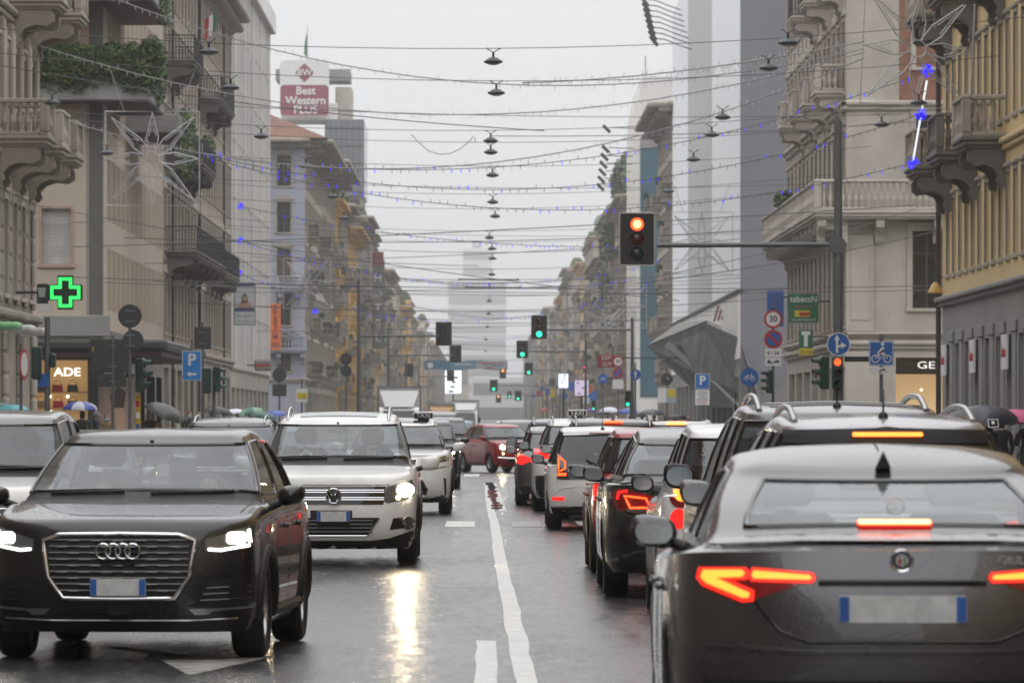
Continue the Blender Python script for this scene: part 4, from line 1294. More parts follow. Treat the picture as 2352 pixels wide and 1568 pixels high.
c.both('rear_reflector', [(.42,.468),(.62,.472),(.62,.44),(.42,.435)], TAILLIT, 'R', out=.012)
for q in (1, -1): c.line('window_chrome', [(1.55,1.0),(2.4,1.005),(3.4,1.01)], .010, CHROME, 'S', q, out=.004)
c.antenna(3.35, fin=True); c.interior(wheel=False, cloth=mat('pale seat cloth', (.12,.12,.12), .8)); c.doors(1.3, 2.3, 3.25); c.claddings(.03, P_GREY)
# oval sticker in the rear window
p, n = c.hit('R', -.02, 1.195)
b = MB(); b.tube([p+n*.01+Vector((.035*cos(a), -.0*sin(a), .030*sin(a))) for a in (2*pi*i/20 for i in range(20))], .0035, 5, mat('sticker white', (.7,.72,.7), .5), closed=True)
st = b.build('sticker', None, c.root); lettering('FIAT', .024, MATS['sticker white'], st, p+n*.012, pi, depth=.001)
CAR_GIU = c

SUV1 = dict(SUV, L=4.55, hw=.87, H=1.60, hw_roof=.55, hw_base=.75, zroof=(1.49,1.55,1.515), lroof_r=4.28, lbase_r=4.40, axr=3.6)
c = away(SUV1, P_SILVER, 'silver estate car with grey roof rails in front of the grey saloon', 2.15, 27.6, 0, lamps=[([(.62,1.02),(.84,1.04),(.85,.82),(.64,.84)], TAILLIT, .006)], mirr=(1.45, 1.13, .235, .175), mm=P_MGREY, plate=.82)
c.patch('high_brake_light', rrect(-.185,.185,1.462,1.482,.009), BRAKEHOT, 'R', out=.035, depth=.06)
c.patch('spoiler_zone', [(-.54,1.50),(0,1.515),(.54,1.50),(.54,1.43),(0,1.435),(-.54,1.43)], BLACK, 'R', out=.015, depth=.06)  # black band stands for the spoiler's shadow and the glass below
c.rails(1.9, 4.05, .48, P_SILVER, .048, .019); c.antenna(4.0, .15, lean=.2); c.interior(wheel=False); c.doors(1.3, 2.35, 3.35)
SUV2 = dict(SUV, L=4.6, hw=.92, H=1.68, hw_roof=.63, zroof=(1.56,1.625,1.59), lroof_r=4.35, lbase_r=4.48, axr=3.65)
c = away(SUV2, P_MGREY, 'grey off-road car with tall roof rails and rectangular mirrors', 2.32, 33.4, 0, lamps=[([(.64,1.10),(.86,1.12),(.87,.84),(.66,.86)], TAILLIT, .006)], mirr=(1.5, 1.17, .25, .20), mm=BLACK, plate=.85)
c.rails(1.9, 4.2, .54, P_SILVER, .06, .021); c.interior(wheel=False); c.antenna(4.1, .14, x=.03, lean=.3)
for k in range(5):
    l = 2.2+k*.42; c.line('roof_rib', [(-.45,l),(.45,l)], .012, P_MGREY, 'T', out=0, step=.1)
WH = dict(HATCH, L=4.2, hw=.88, H=1.55, hw_roof=.62, zroof=(1.44,1.5,1.45), lbase_r=4.05, lroof_r=3.85, axr=3.45, zrs=1.0, zdeck=1.03, zbelt=1.0)
c = away(WH, P_WHITE, 'white rounded hatchback with stacked round tail lamps', 2.19, 39.3, 0, mirr=(1.3, 1.05, .21, .15), mm=BLACK, plate=.8)
for h in c.both('tail_light', circle_pts(.085, 18, .70, .985), REDLENS, 'R', out=.010):
    sx = 1 if sum(v.co.x for v in h.data.vertices) > 0 else -1
    c.patch('light_strip', [(sx*a, b_) for a, b_ in circle_pts(.055, 14, .69, 1.0)], BRAKEHOT, 'R', out=.018, parent=h)
c.both('rear_reflector', circle_pts(.075, 14, .72, .82, .06), TAILLIT, 'R', out=.008)
c.interior(wheel=False); c.antenna(3.7, .22, lean=.3)
c = away(INS, P_DGREY, 'dark graphite saloon car with mudded rear bumper and angular red tail lamps', 1.98, 45.6, 0, mirr=(1.55, 1.06, .235, .16), mm=P_DGREY, plate=.80)
for h in c.both('tail_light', [(.87,.93),(.80,.965),(.62,.935),(.50,.90),(.46,.78),(.62,.74),(.80,.775),(.86,.84)], REDLENS, 'R', out=.008):
    sx = 1 if sum(v.co.x for v in h.data.vertices) > 0 else -1
    c.line('light_strip', [(sx*x, z) for x, z in ((.74,.90),(.56,.88),(.52,.80),(.69,.795))], .010, BRAKE, 'R', closed=True, out=.016, parent=h, step=.05)
    c.line('light_strip', [(sx*x, z) for x, z in ((.72,.945),(.79,.93),(.80,.87))], .014, TAILLIT, 'R', out=.012, parent=h, step=.04)
    c.patch('reverse_lamp', [(sx*x, z) for x, z in ((.74,.79),(.52,.785),(.60,.755),(.72,.76))], LENS, 'R', out=.014, parent=h)
c.line('chrome_strip', [(-.46,.915),(.46,.915)], .015, CHROME, 'R', out=.004, step=.1); c.line('boot_seam', [(-.62,1.0),(-.48,.76),(.48,.76),(.62,1.0)], .006, TRIM, 'R')
for q in (1, -1): c.line('window_chrome', [(1.5,1.02),(2.4,1.03),(4.0,1.05)], .010, CHROME, 'S', q, out=.004)
c.doors(1.3, 2.4, 3.45); c.interior(wheel=False); c.antenna(4.0, .42, x=-.25, lean=.35); c.claddings(.03, P_DGREY)
c = away(dict(HATCH, L=3.85, H=1.50, zroof=(1.41,1.45,1.41)), P_RED, 'red hatchback with white side stripes in front of the dark saloon', 1.92, 53.2, 0, lamps=[([(.60,.95),(.80,.96),(.80,.75),(.62,.75)], TAILLIT, .006)], mirr=(1.2, 1.02, .23, .16), mm=TRIM)
for q in (1, -1):
    for dz in (0, .05): c.line('side_stripe', [(1.0,.86+dz),(2.2,.87+dz),(3.4,.88+dz)], .012, MATS['sticker white'], 'S', q, out=-.004)
c.claddings(.05); c.doors(1.1, 2.3, 3.2); c.interior(wheel=False)
# white city car
c = away(UP, P_WHITE, 'white boxy city car with dark glass tailgate and angular lit tail lamps', 1.71, 75.0, 0, mirr=(1.05, 1.0, .22, .16), mm=TRIM, plate=.56, bumper=False, platex=0)
c.patch('glass_tailgate', [(-.58,1.335),(.58,1.335),(.655,1.08),(.66,.745),(.62,.725),(-.62,.725),(-.66,.745),(-.655,1.08)], TRIM, 'R', out=.010)
for q in (1, -1):
    def F(p): return [(q*x, z) for x, z in p]
    h = c.patch('tail_light', F([(.655,1.10),(.60,1.07),(.525,.95),(.52,.735),(.66,.735)]), mat('smoked lamp', (.03,.012,.012), .1, coat=1), 'R', out=.018)
    c.line('light_strip', F([(.635,1.03),(.545,.975),(.545,.875),(.60,.85),(.635,.83)]), .011, BRAKE, 'R', closed=True, out=.026, parent=h, step=.05)
    c.patch('light_strip', F([(.65,.815),(.53,.815),(.53,.775),(.65,.775)]), BRAKE, 'R', out=.026, parent=h)
    c.patch('indicator', F([(.65,1.085),(.605,1.06),(.56,.995),(.64,1.035)]), AMBER, 'R', out=.024, parent=h)
    c.patch('rear_reflector', F([(.74,.47),(.55,.47),(.57,.425),(.72,.425)]), TAILLIT, 'R', out=.008)
    c.line('bumper_crease', F([(.72,.50),(.60,.60),(.40,.62)]), .008, P_WHITE, 'R', out=.002)
c.patch('bumper_lower', [(-.62,.30),(-.45,.335),(.45,.335),(.62,.30),(.5,.22),(-.5,.22)], BLACK, 'R', out=.006)
c.patch('spoiler_zone', [(-.56,1.39),(0,1.405),(.56,1.39),(.56,1.34),(0,1.36),(-.56,1.34)], P_WHITE, 'R', out=.03, depth=.08)
c.patch('high_brake_light', rrect(-.20,.20,1.362,1.378,.007), REDLENS, 'R', out=.04)
lettering('AUTO O', .06, MATS['sticker white'], c.root, c.hit('R', .02, 1.09)[0]+Vector((0,.016,0)), pi, depth=.001, name='sticker')
c.line('wiper', [(0,.86),(.25,1.0)], .010, BLACK, 'R', out=.03)
c.antenna(3.15, .2, lean=.25); c.doors(.85, 1.9, 2.85); c.claddings(.025, P_WHITE)
b = MB(); b.tube([(.2,1.62,.27),(.25,1.7,.26),(.3,1.82,.26)], .03, 8, DARKSTEEL); b.build('exhaust', None, c.root)
SUVB = dict(SUV, H=1.61)
c = away(SUVB, P_BLACK, 'black car with silver roof rails and lit high brake light', 2.05, 82.6, 0, lamps=[([(.62,1.0),(.84,1.02),(.85,.84),(.64,.84)], BRAKE, .006)], rails=1, mirr=(1.4,1.1), plate=.8)
c.patch('high_brake_light', rrect(-.15,.15,1.515,1.540,.01), BRAKE, 'R', out=.03, depth=.05); c.antenna(3.9, .1, fin=True)
c = away(LEX, P_WHITE, 'white taxi sport utility car seen from behind', 1.76, 90.4, 0, cat='taxi', lamps=[([(.62,1.06),(.88,1.08),(.88,.92),(.64,.92)], TAILLIT, .006)], rails=1, mirr=(1.45, 1.12, .24, .17), mm=TRIM, plate=.85)
taxi_sign(c, .12, 2.9, 'R')
c.patch('bumper_panel', [(-.88,.62),(.88,.62),(.84,.22),(-.84,.22)], BLACK, 'R', out=.006)
c = away(dict(SUV, H=1.55), P_PEARL, 'pale car with an amber high brake light beside the black car', 3.40, 92, 0, lamps=[([(.62,1.0),(.84,1.02),(.85,.84),(.64,.84)], TAILLIT, .006)], plate=.8)
c.patch('high_brake_light', rrect(-.16,.16,1.50,1.53,.01), emis('amber brake lamp', (1,.25,.05), 5), 'R', out=.03, depth=.05)
c = away(HATCH, P_MGREY, 'grey hatchback with slanted red tail lamps ahead of the white taxi', 1.42, 96.3, 0, lamps=[([(.50,.86),(.80,.98),(.82,.78),(.72,.76)], TAILLIT, .006), ([(.72,.95),(.80,.97),(.80,.90)], BRAKEHOT, .012)], mirr=(1.2,1.02,.22,.16), plate=.8)
c = away(dict(SUV, H=1.60), P_DGREY, 'dark estate car with black roof rails and glowing tail lamp', 1.58, 103.5, 0, lamps=[([(.66,1.05),(.86,1.07),(.86,.9),(.68,.9)], BRAKE, .006)], rails=1, mirr=(1.4,1.1,.23,.16), plate=.8)
c = away(SUV, P_BLACK, 'black car stopped at the far zebra crossing', 1.70, 117, 0, lamps=[([(.66,1.05),(.86,1.07),(.86,.9),(.68,.9)], TAILLIT, .006)], mirr=(1.4,1.1,.23,.16), plate=.8)
# ---------------- lorries, vans and the far traffic
def lorry(label, X, Y, w, h, L, boxm, cabm, cab_h=2.35, deflector=True, cat='truck'):
    """front faces the camera; origin on the ground under the bumper"""
    e = empty('box_truck', (X, Y, 0), label=label, cat=cat)
    hw = w/2; ch = hw*.9
    b = MB(); b.bbox(-hw,hw,1.9,L,.95,h,.04,boxm); b.build('cargo_box', None, e)
    b = MB()
    for x in (-hw+.03,hw-.03): b.box(x-.05,x+.05,1.84,1.9,.95,h+.02,STEEL)
    b.box(-hw,hw,1.85,1.9,h-.1,h+.02,STEEL); b.build('box_frame', None, e)
    b = MB()     # cab: side outline extruded across
    Mx = Matrix(((0,1,0,0),(1,0,0,0),(0,0,1,0),(0,0,0,1)))
    b.prism([(0,.35),(0,1.2),(.12,1.28),(.55,cab_h-.12),(.75,cab_h),(1.75,cab_h),(1.75,.35)], -ch, ch, cabm, Mx); b.build('cab', None, e)
    b = MB(); b.prism([(-ch+.12,1.32),(ch-.12,1.32),(ch-.22,cab_h-.18),(-ch+.22,cab_h-.18)], 0, .03, TRIM, Matrix.Translation((0,.02,0)) @ Matrix(((1,0,0,0),(0,1,.38,-.44),(0,0,1,0),(0,0,0,1)))); b.build('windscreen', None, e)
    b = MB(); b.bbox(-ch*.7,ch*.7,-.03,.02,.62,1.05,.02,BLACK); b.build('grille', None, e)
    b = MB(); b.bbox(-ch,ch,-.06,.2,.35,.6,.05,BLACK); b.build('bumper', None, e)
    for q in (-1,1):
        b = MB(); b.bbox(q*ch*.8-.13,q*ch*.8+.13,-.04,.02,.68,.92,.03,LENS); h_ = b.build('headlight', None, e)
        b = MB(); b.bbox(q*(ch+.16)-.11,q*(ch+.16)+.11,.25,.4,1.5,1.95,.03,BLACK); b.build('mirror', None, e)
    if deflector:
        b = MB(); b.prism([(-ch*.98,h-.25),(ch*.98,h-.25),(ch*.72,cab_h+.02),(-ch*.72,cab_h+.02)], 0, .3, boxm, Matrix(((1,0,0,0),(0,1,.9,.5-.9*cab_h),(0,0,1,0),(0,0,0,1)))); b.build('deflector', None, e)
    for y in (.95, L-1.0):
        for q in (-1,1):
            t = mesh_obj('wheel', tyre_mesh(.39,.24), e, (q*(hw-.18),y,.39), (0,0,0 if q > 0 else pi)); mesh_obj('rim', rim_mesh(.39,.24,'ten',DARKALLOY), t)
    return e
WBOX = mat('white box panel', (.66,.66,.65), .5, var=.06); TANB = mat('tan box panel', (.42,.27,.12), .5)
lorry('white box truck with a roof deflector among the oncoming cars', -4.65, 285, 2.4, 3.5, 6.5, WBOX, P_WHITE)
lorry('tan box truck behind the white box truck', -3.35, 410, 2.1, 2.95, 6, TANB, TANB)
lorry('white lorry with a domed roof in the far traffic', -1.55, 425, 2.2, 3.3, 7, WBOX, P_PEARL, 2.5)
oncoming(dict(VAN), P_WHITE, 'white delivery van between the two box trucks', -4.1, 345, lit=False, detail=0, cat='van')
FARC = [('white', P_WHITE), ('silver', P_SILVER), ('black', P_BLACK), ('grey', P_MGREY), ('dark red', P_RED), ('blue grey', P_BLUE)]
R_ = random.Random(17)
for k, (X, Y) in enumerate(((-1.5,225),(-4.3,215),(-1.4,247),(-4.5,250),(-1.6,300),(-1.4,330),(-4.4,310),(-1.3,365))):
    nm, m = FARC[(k*5+1) % 6]; P_ = (HATCH, SUV, SUV)[k % 3]
    oncoming(P_, m, '%s oncoming car far beyond the junction, %s in its lane' % (nm, ['first','first of the outer lane','second','second of the outer lane','third','fourth','third of the outer lane','fifth'][k]), X+R_.uniform(-.15,.15), Y, lit=k % 2 == 0, detail=0, group='far oncoming cars')
for k, (X, Y) in enumerate(((1.4,186),(4.2,196),(1.5,202),(1.4,216),(4.3,222),(1.5,233),(1.3,252),(4.2,250),(1.5,275),(1.2,305),(4.1,290),(1.4,345))):
    nm, m = FARC[(k*7+3) % 6]; P_ = (SUV, HATCH, SUV)[k % 3]
    away(P_, m, '%s car driving away beyond the junction, %s in its lane' % (nm, ['first','first of the outer lane','second','third','second of the outer lane','fourth','fifth','third of the outer lane','sixth','seventh','fourth of the outer lane','eighth'][k]), X+R_.uniform(-.15,.15), Y, 0, lamps=[([(.60,P_['zrs']+.0),(.80,P_['zrs']+.02),(.80,P_['zrs']-.16),(.62,P_['zrs']-.16)], BRAKE if k % 3 else BRAKEHOT, .006)], detail=0, group='far cars driving away', third=(P_['zroof'][2]-.02,.14,.012) if k % 2 else None)
# ---------------------------------------------------------------- buildings
class Face:
    """a wall plane: local x runs along it, y into it (outside is -y), z up"""
    def __init__(s, root, org, rz): s.root, s.org, s.rz = root, Vector(org), rz; s.M = Matrix.Rotation(rz, 3, 'Z')
    def place(s, name, me, u, y, z, parent=None, **k):
        o = bpy.data.objects.new(name, me)
        if parent is None:
            o.location = s.org-s.root.location+s.M @ Vector((u, y, z)); o.rotation_euler = (0, 0, s.rz); link(o, s.root)
        else:
            o.location = (u, y, z); link(o, parent)
        return tag(o, **k)
    def wall(s, U0, U1, Z0, Z1, ops, m, depth=.32, name='wall'):
        us = sorted({U0, U1} | {round(q, 3) for o in ops for q in o[:2]}); zs = sorted({Z0, Z1} | {round(q, 3) for o in ops for q in o[2:4]})
        b = MB()
        hole = set()
        for o in ops:
            i0, i1 = us.index(round(o[0],3)), us.index(round(o[1],3)); j0, j1 = zs.index(round(o[2],3)), zs.index(round(o[3],3))
            for i in range(i0, i1):
                for j in range(j0, j1): hole.add((i, j))
        for j in range(len(zs)-1):
            i = 0
            while i < len(us)-1:
                if (i, j) in hole: i += 1; continue
                k = i
                while k < len(us)-1 and (k, j) not in hole: k += 1
                b.add([(us[i],0,zs[j]),(us[k],0,zs[j]),(us[k],0,zs[j+1]),(us[i],0,zs[j+1])], [(0,1,2,3)], m); i = k
        for o in ops:
            a, c, e, f = o[:4]; d = depth
            b.add([(a,0,e),(c,0,e),(c,0,f),(a,0,f),(a,d,e),(c,d,e),(c,d,f),(a,d,f)], [(0,4,5,1),(1,5,6,2),(2,6,7,3),(3,7,4,0)], m)
        return s.place(name, b.mesh(name, fix=False), 0, 0, 0)
WIN = {}
def win_mesh(w, h, kind, fm, pm):
    k = (round(w,2), round(h,2), kind, fm.name, pm.name)
    if k in WIN: return WIN[k]
    b = MB(); f = .07
    if kind == 'shutter':       # two louvred leaves, closed
        n = max(6, int(h/.22))
        for x0, x1 in ((.0, w/2-.01), (w/2+.01, w)):
            b.box(x0, x0+f, 0, .05, 0, h, fm); b.box(x1-f, x1, 0, .05, 0, h, fm)
            for i in range(n):
                z = h*i/n; b.add([(x0+f,.0,z),(x1-f,.0,z),(x1-f,.045,z+h/n),(x0+f,.045,z+h/n)], [(0,1,2,3)], fm)
    elif kind == 'roller':      # roller blind with ribs
        n = max(8, int(h/.09))
        for i in range(n):
            z = h*i/n; q = h/n; b.add([(0,.02,z),(w,.02,z),(w,.0,z+q*.5),(0,.0,z+q*.5),(w,.02,z+q),(0,.02,z+q)], [(0,1,2,3),(3,2,4,5)], fm)
        b.box(0, w, -.02, .04, -.05, 0, fm)
    else:
        b.box(0, f, 0, .06, 0, h, fm); b.box(w-f, w, 0, .06, 0, h, fm); b.box(f, w-f, 0, .06, 0, f, fm); b.box(f, w-f, 0, .06, h-f, h, fm)
        b.box(w/2-.04, w/2+.04, -.006, .06, f, h-f, fm)
        if h > 1.9: b.box(f, w/2-.04, 0, .05, h*.7, h*.7+.05, fm); b.box(w/2+.04, w-f, 0, .05, h*.7, h*.7+.05, fm)
    if kind == 'small':
        b = MB(); b.box(0, w, 0, .05, 0, h, fm); b.box(f, w/2-.04, -.004, 0, f, h-f, pm); b.box(w/2+.04, w-f, -.004, 0, f, h-f, pm)
    me = b.mesh('window')
    p = MB(); p.add([(f,.035,f),(w-f,.035,f),(w-f,.035,h-f),(f,.035,h-f)], [(0,1,2,3)], pm)
    WIN[k] = (me, p.mesh('pane', fix=False)); return WIN[k]
def surround_mesh(w, h, t, d, m, ped, sill):
    k = ('s', round(w,2), round(h,2), t, d, m.name, ped)
    if k in WIN: return WIN[k]
    b = MB()
    b.box(-t, 0, -d, .02, 0, h, m); b.box(w, w+t, -d, .02, 0, h, m); b.box(-t, w+t, -d-.003, .02, h, h+t, m)
    if sill: b.bbox(-t-.06, w+t+.06, -d-.05, .02, -.14, 0, .02, m)
    if ped == 1: b.bbox(-t-.1, w+t+.1, -d-.08, .02, h+t, h+t+.14, .03, m)
    if ped == 2:
        b.bbox(-t-.1, w+t+.1, -d-.1, .02, h+t, h+t+.12, .03, m); b.prism([(-t-.08,h+t+.12),(w+t+.08,h+t+.12),(w/2,h+t+.45)], -d-.07, .02, m)
    WIN[k] = b.mesh('surround'); return WIN[k]
PANE_D = mat('dark window pane', (.012,.014,.016), .15, var=.3, vscale=.8, rvar=.03)
PANE_B = mat('pale curtained pane', (.16,.17,.17), .12, var=.4, vscale=1.5)
def windows(F, ops, fm, pm, depth, surr=None, lod=0):
    for o in ops:
        a, c, e, f = o[:4]; kind = o[4] if len(o) > 4 else 'win'
        if kind == 'none': continue
        if lod >= 1 and kind == 'win': kind = 'small'
        me, pa = win_mesh(c-a, f-e, kind, fm, pm if (int(a*7+e*3) % 3) else PANE_B)
        w = F.place('window', me, a, depth-.07, e)
        if kind == 'win': F.place('pane', pa, 0, 0, 0, parent=w)
        if surr and lod == 0:
            F.place('surround', surround_mesh(c-a, f-e, *surr), 0, -depth+.07, 0, parent=w)
def grid_ops(U0, U1, floors, pitch, w, rnd, kinds=('win',), margin=.8):
    n = max(1, int((U1-U0-2*margin)/pitch)); st = (U1-U0)/n
    out = []
    for zi, (z0, z1) in enumerate(floors):
        for i in range(n):
            c = U0+st*(i+.5); out.append((round(c-w/2, 3), round(c+w/2, 3), z0, z1, rnd.choice(kinds)))
    return out
def band(F, U0, U1, z, h, out, m, name='cornice', ends=True):
    b = MB()
    b.bbox(U0, U1, -out, .02, z+h*.45, z+h, h*.15, m); b.bbox(U0+.03, U1-.03, -out*.55, .02, z, z+h*.45, h*.1, m)
    return F.place(name, b.mesh(name), 0, 0, 0)
def scroll_prof(d, h):
    """side outline of a scrolled bracket: (depth, z) from the wall outwards"""
    return [(0,0),(0,-h),(-d*.16,-h*1.0),(-d*.24,-h*.86),(-d*.2,-h*.7),(-d*.32,-h*.52),(-d*.55,-h*.42),(-d*.82,-h*.46),(-d*.97,-h*.34),(-d*.98,-h*.12),(-d*.9,0)]
def balcony(F, u0, u1, z, d, style, m, rm, rail=1.0, corbels=2, ch=.9, name='balcony', plants=False):
    b = MB()
    b.bbox(u0, u1, -d, .0, z-.12, z, .03, m); b.bbox(u0+.06, u1-.06, -d+.07, .0, z-.26, z-.12, .03, m); b.bbox(u0+.14, u1-.14, -d+.16, .0, z-.34, z-.26, .02, m)
    o = F.place(name, b.mesh(name), 0, 0, 0)
    if corbels:
        cb = MB(); w = .34
        pr = scroll_prof(d*.85, ch)
        Mx = Matrix(((0,1,0,0),(1,0,0,0),(0,0,1,0),(0,0,0,1)))   # prism's x -> depth, y -> along the wall
        cb.prism(pr, 0, w, m, Mx)
        cm = cb.mesh('corbel')
        for i in range(corbels):
            u = u0+.2+(u1-u0-.4-w)*i/max(1, corbels-1)
            F.place('corbel', cm, u, 0, z-.34, parent=o)
    r = MB()
    if style == 'stone':
        r.bbox(u0+.02, u1-.02, -d+.02, -d+.30, z+rail-.14, z+rail, .04, rm); r.bbox(u0+.04, u1-.04, -d+.05, -d+.27, z, z+.12, .02, rm)
        for q in (u0+.02, u1-.32):
            r.bbox(q, q+.30, -d+.31, 0, z+rail-.14, z+rail, .03, rm); r.bbox(q+.04, q+.26, -d+.31, 0, z, z+.12, .02, rm)
            r.bbox(q, q+.30, -d+.03, -d+.29, z+.12, z+rail-.14, .02, rm)
        hb = rail-.26
        prof = [(.07,0),(.05,.06),(.10,hb*.34),(.055,hb*.55),(.04,hb*.7),(.06,hb*.88),(.07,hb)]
        n = max(2, int((u1-u0-.7)/.26))
        for i in range(n):
            u = u0+.42+(u1-u0-.84)*i/max(1, n-1); r.lathe(prof, 7, rm, Matrix.Translation((u, -d+.16, z+.12)))
        n = max(1, int((d-.4)/.26))
        for i in range(n):
            for q in (u0+.17, u1-.17): r.lathe(prof, 7, rm, Matrix.Translation((q, -d+.42+(d-.55)*i/max(1, n), z+.12)))
    elif style == 'iron':
        r.tube([(u0+.06,0,z+rail),(u0+.06,-d+.06,z+rail),(u1-.06,-d+.06,z+rail),(u1-.06,0,z+rail)], .03, 5, rm)
        for zz in (.08, .3, rail-.16): r.tube([(u0+.06,0,z+zz),(u0+.06,-d+.06,z+zz),(u1-.06,-d+.06,z+zz),(u1-.06,0,z+zz)], .015, 4, rm)
        n = int((u1-u0)/.14)
        for i in range(n+1):
            u = u0+.06+(u1-u0-.12)*i/n; r.box(u-.012, u+.012, -d+.05, -d+.075, z, z+rail, rm)
            if i % 2 == 0: r.tube([(u+.07+.05*cos(a), -d+.06, z+.62+.07*sin(a)) for a in (0,1.26,2.5,3.77,5.03)], .011, 3, rm, closed=True)
        n = int(d/.14)
        for i in range(n):
            for q in (u0+.06, u1-.06): r.box(q-.012, q+.012, -d+.06+i*.14, -d+.085+i*.14, z, z+rail, rm)
    else:
        r.bbox(u0, u1, -d, -d+.12, z, z+rail, .02, rm); r.bbox(u0, u0+.12, -d+.12, 0, z, z+rail, .02, rm); r.bbox(u1-.12, u1, -d+.12, 0, z, z+rail, .02, rm)
    F.place('railing', r.mesh('railing'), 0, 0, 0, parent=o)
    if plants: foliage('planting', [((u0+u1)/2, -d+.1, z+rail+.15, (u1-u0)*.4, .25, .35)], 420, .07, o)
    return o
LEAVES = [mat('leaf green '+q, c_, .5, var=.3, vscale=4) for q, c_ in (('dark', (.022,.045,.014)), ('mid', (.055,.105,.024)), ('yellow', (.12,.14,.03)))]
def foliage(name, blobs, n, size, parent, seed=1, mats_=None, hang=0.0, kind='stuff'):
    """leaf-sized faces scattered through ellipsoid volumes: blobs of (x, y, z, rx, ry, rz)"""
    R_ = random.Random(seed+n); b = MB(); mats_ = mats_ or LEAVES
    tot = sum(q[3]*q[4]*q[5] for q in blobs)
    for (x, y, z, rx, ry, rz_) in blobs:
        for _ in range(int(n*rx*ry*rz_/tot)+1):
            while True:
                p = Vector((R_.uniform(-1,1), R_.uniform(-1,1), R_.uniform(-1,1)))
                if .25 < p.length < 1: break
            p = Vector((x+p.x*rx, y+p.y*ry, z+p.z*rz_-hang*R_.random()**3))
            a = Vector((R_.gauss(0,1), R_.gauss(0,1), R_.gauss(0,1))).normalized(); c_ = a.orthogonal().normalized(); s_ = size*R_.uniform(.6,1.4)
            b.add([p-a*s_, p+c_*s_*.6, p+a*s_, p-c_*s_*.6], [(0,1,2,3)], R_.choices(mats_, (5,4,1.2)[:len(mats_)])[0])
    return mesh_obj(name, b.mesh(name, fix=False), parent, kind=kind)

def block(name, label, sx, Y0, Y1, H, wm, X=15.0, depth=16, cat='building', group=None):
    """plain body of a building on side sx; returns root, street face and camera-side face"""
    r = empty(name, (sx*X, Y0, 0), 0, label=label, cat=cat, group=group)
    b = MB(); x0, x1 = sorted((sx*.75, sx*depth))
    b.box(x0, x1, 3.2, Y1-Y0-.02, .05, H-.05, wm); b.build('core', None, r)
    if sx < 0: S = Face(r, (-X, Y0, 0), pi/2); Fr = Face(r, (-X-depth, Y0, 0), 0)
    else: S = Face(r, (X, Y1, 0), -pi/2); Fr = Face(r, (X, Y0, 0), 0)
    return r, S, Fr
def side_u(sx, Y0, Y1, ya, yb):
    """street-face u range for world y range"""
    return (ya-Y0, yb-Y0) if sx < 0 else (Y1-yb, Y1-ya)

def classic(name, label, sx, Y0, Y1, H, wm, tm, fm, pm=PANE_D, X=15.0, floors=6, z1=5.2, fh=None, pitch=2.7, ww=1.15, kinds=('win',), seed=1, lod=0, front=True, ped=1, ground=None,
            balconies=0.25, bstyle='iron', eave=1.0, roof=None, depth=16, rm=None, fwin=True, group=None, gm=None, fwm=None):
    R_ = random.Random(seed)
    r, S, Fr = block(name, label, sx, Y0, Y1, H, wm, X, depth, group=group)
    L = Y1-Y0; fh = fh or (H-z1-.6)/floors
    fl = [(round(z1+fh*i+fh*.14, 2), round(z1+fh*i+fh*.80, 2)) for i in range(floors)]
    ops = grid_ops(0, L, fl, pitch, ww, R_, kinds)
    n = max(1, int(L/5)); st = L/n
    gops = [(round(st*i+.7,3), round(st*(i+1)-.7,3), .15, round(z1-1.1,2), 'win') for i in range(n)]
    S.wall(0, L, z1, H, ops, wm); S.wall(0, L, 0, z1, gops, gm or tm, .5, 'ground_floor')
    windows(S, ops, fm, pm, .32, (.16, .025, tm, ped, True), lod)
    windows(S, gops, DARKSTEEL, PANE_D, .5)
    if front:
        fo = grid_ops(0, depth, fl, pitch*1.1, ww, R_, kinds) if fwin else []
        Fr.wall(0, depth, 0, H, fo, fwm or wm); windows(Fr, fo, fm, pm, .32, (.16, .07, tm, ped, True), lod)
        if lod < 2:
            band(Fr, -.1 if sx > 0 else 0, depth+(.1 if sx < 0 else 0), z1-.4, .4, .25, tm)
            band(Fr, -.5 if sx > 0 else 0, depth+(.5 if sx < 0 else 0), H-.7, .7, eave*.9, tm)
    band(S, 0, L, z1-.45, .45, .3, tm)
    if floors > 2 and lod < 2: band(S, 0, L, z1+fh-.12, .25, .10, tm)
    band(S, 0, L, H-.75, .75, eave, tm)
    if lod < 2:      # eave brackets
        cb = MB(); Mx = Matrix(((0,1,0,0),(1,0,0,0),(0,0,1,0),(0,0,0,1))); cb.prism(scroll_prof(eave*.7, .7), 0, .25, tm, Mx); cm = cb.mesh('eave_bracket')
        k = int(L/2.4)
        for i in range(k): S.place('eave_bracket', cm, (i+.4)*L/k, -.02, H-.75)
    if balconies:
        for zi, (za, zb) in enumerate(fl[:-1]):
            for i in range(max(1, int(L/pitch/2))):
                if R_.random() < balconies:
                    u = (i+.5)*L/max(1, int(L/pitch/2)); wdt = R_.choice((2.0, 2.6, 4.6))
                    if u-wdt/2 > .2 and u+wdt/2 < L-.2:
                        st_ = bstyle if isinstance(bstyle, str) else R_.choice(bstyle)
                        balcony(S, u-wdt/2, u+wdt/2, za-.1, R_.uniform(.9,1.3), st_, tm, DARKSTEEL if st_ == 'iron' else (rm or tm), corbels=2 if wdt < 3 else 4, ch=.7, plants=R_.random() < .25)
    if roof is not None:
        b = MB(); d_ = depth; e = eave*.8
        xs = [sx*-e, sx*d_*.5, sx*d_]
        b.add([(xs[0],-e,H),(xs[0],L+e*.3,H),(xs[1],L*1.0,H+d_*.28),(xs[1],min(L*.3,5),H+d_*.28),(xs[2],L,H),(xs[2],-e,H)], [(0,1,2,3),(0,3,5),(3,2,4,5)], roof); b.add([(xs[0],-e,H),(xs[0],L+e*.3,H),(xs[2],L,H),(xs[2],-e,H)], [(0,1,2,3)], tm)
        b.build('roof', None, r)
    return r, S, Fr, fl

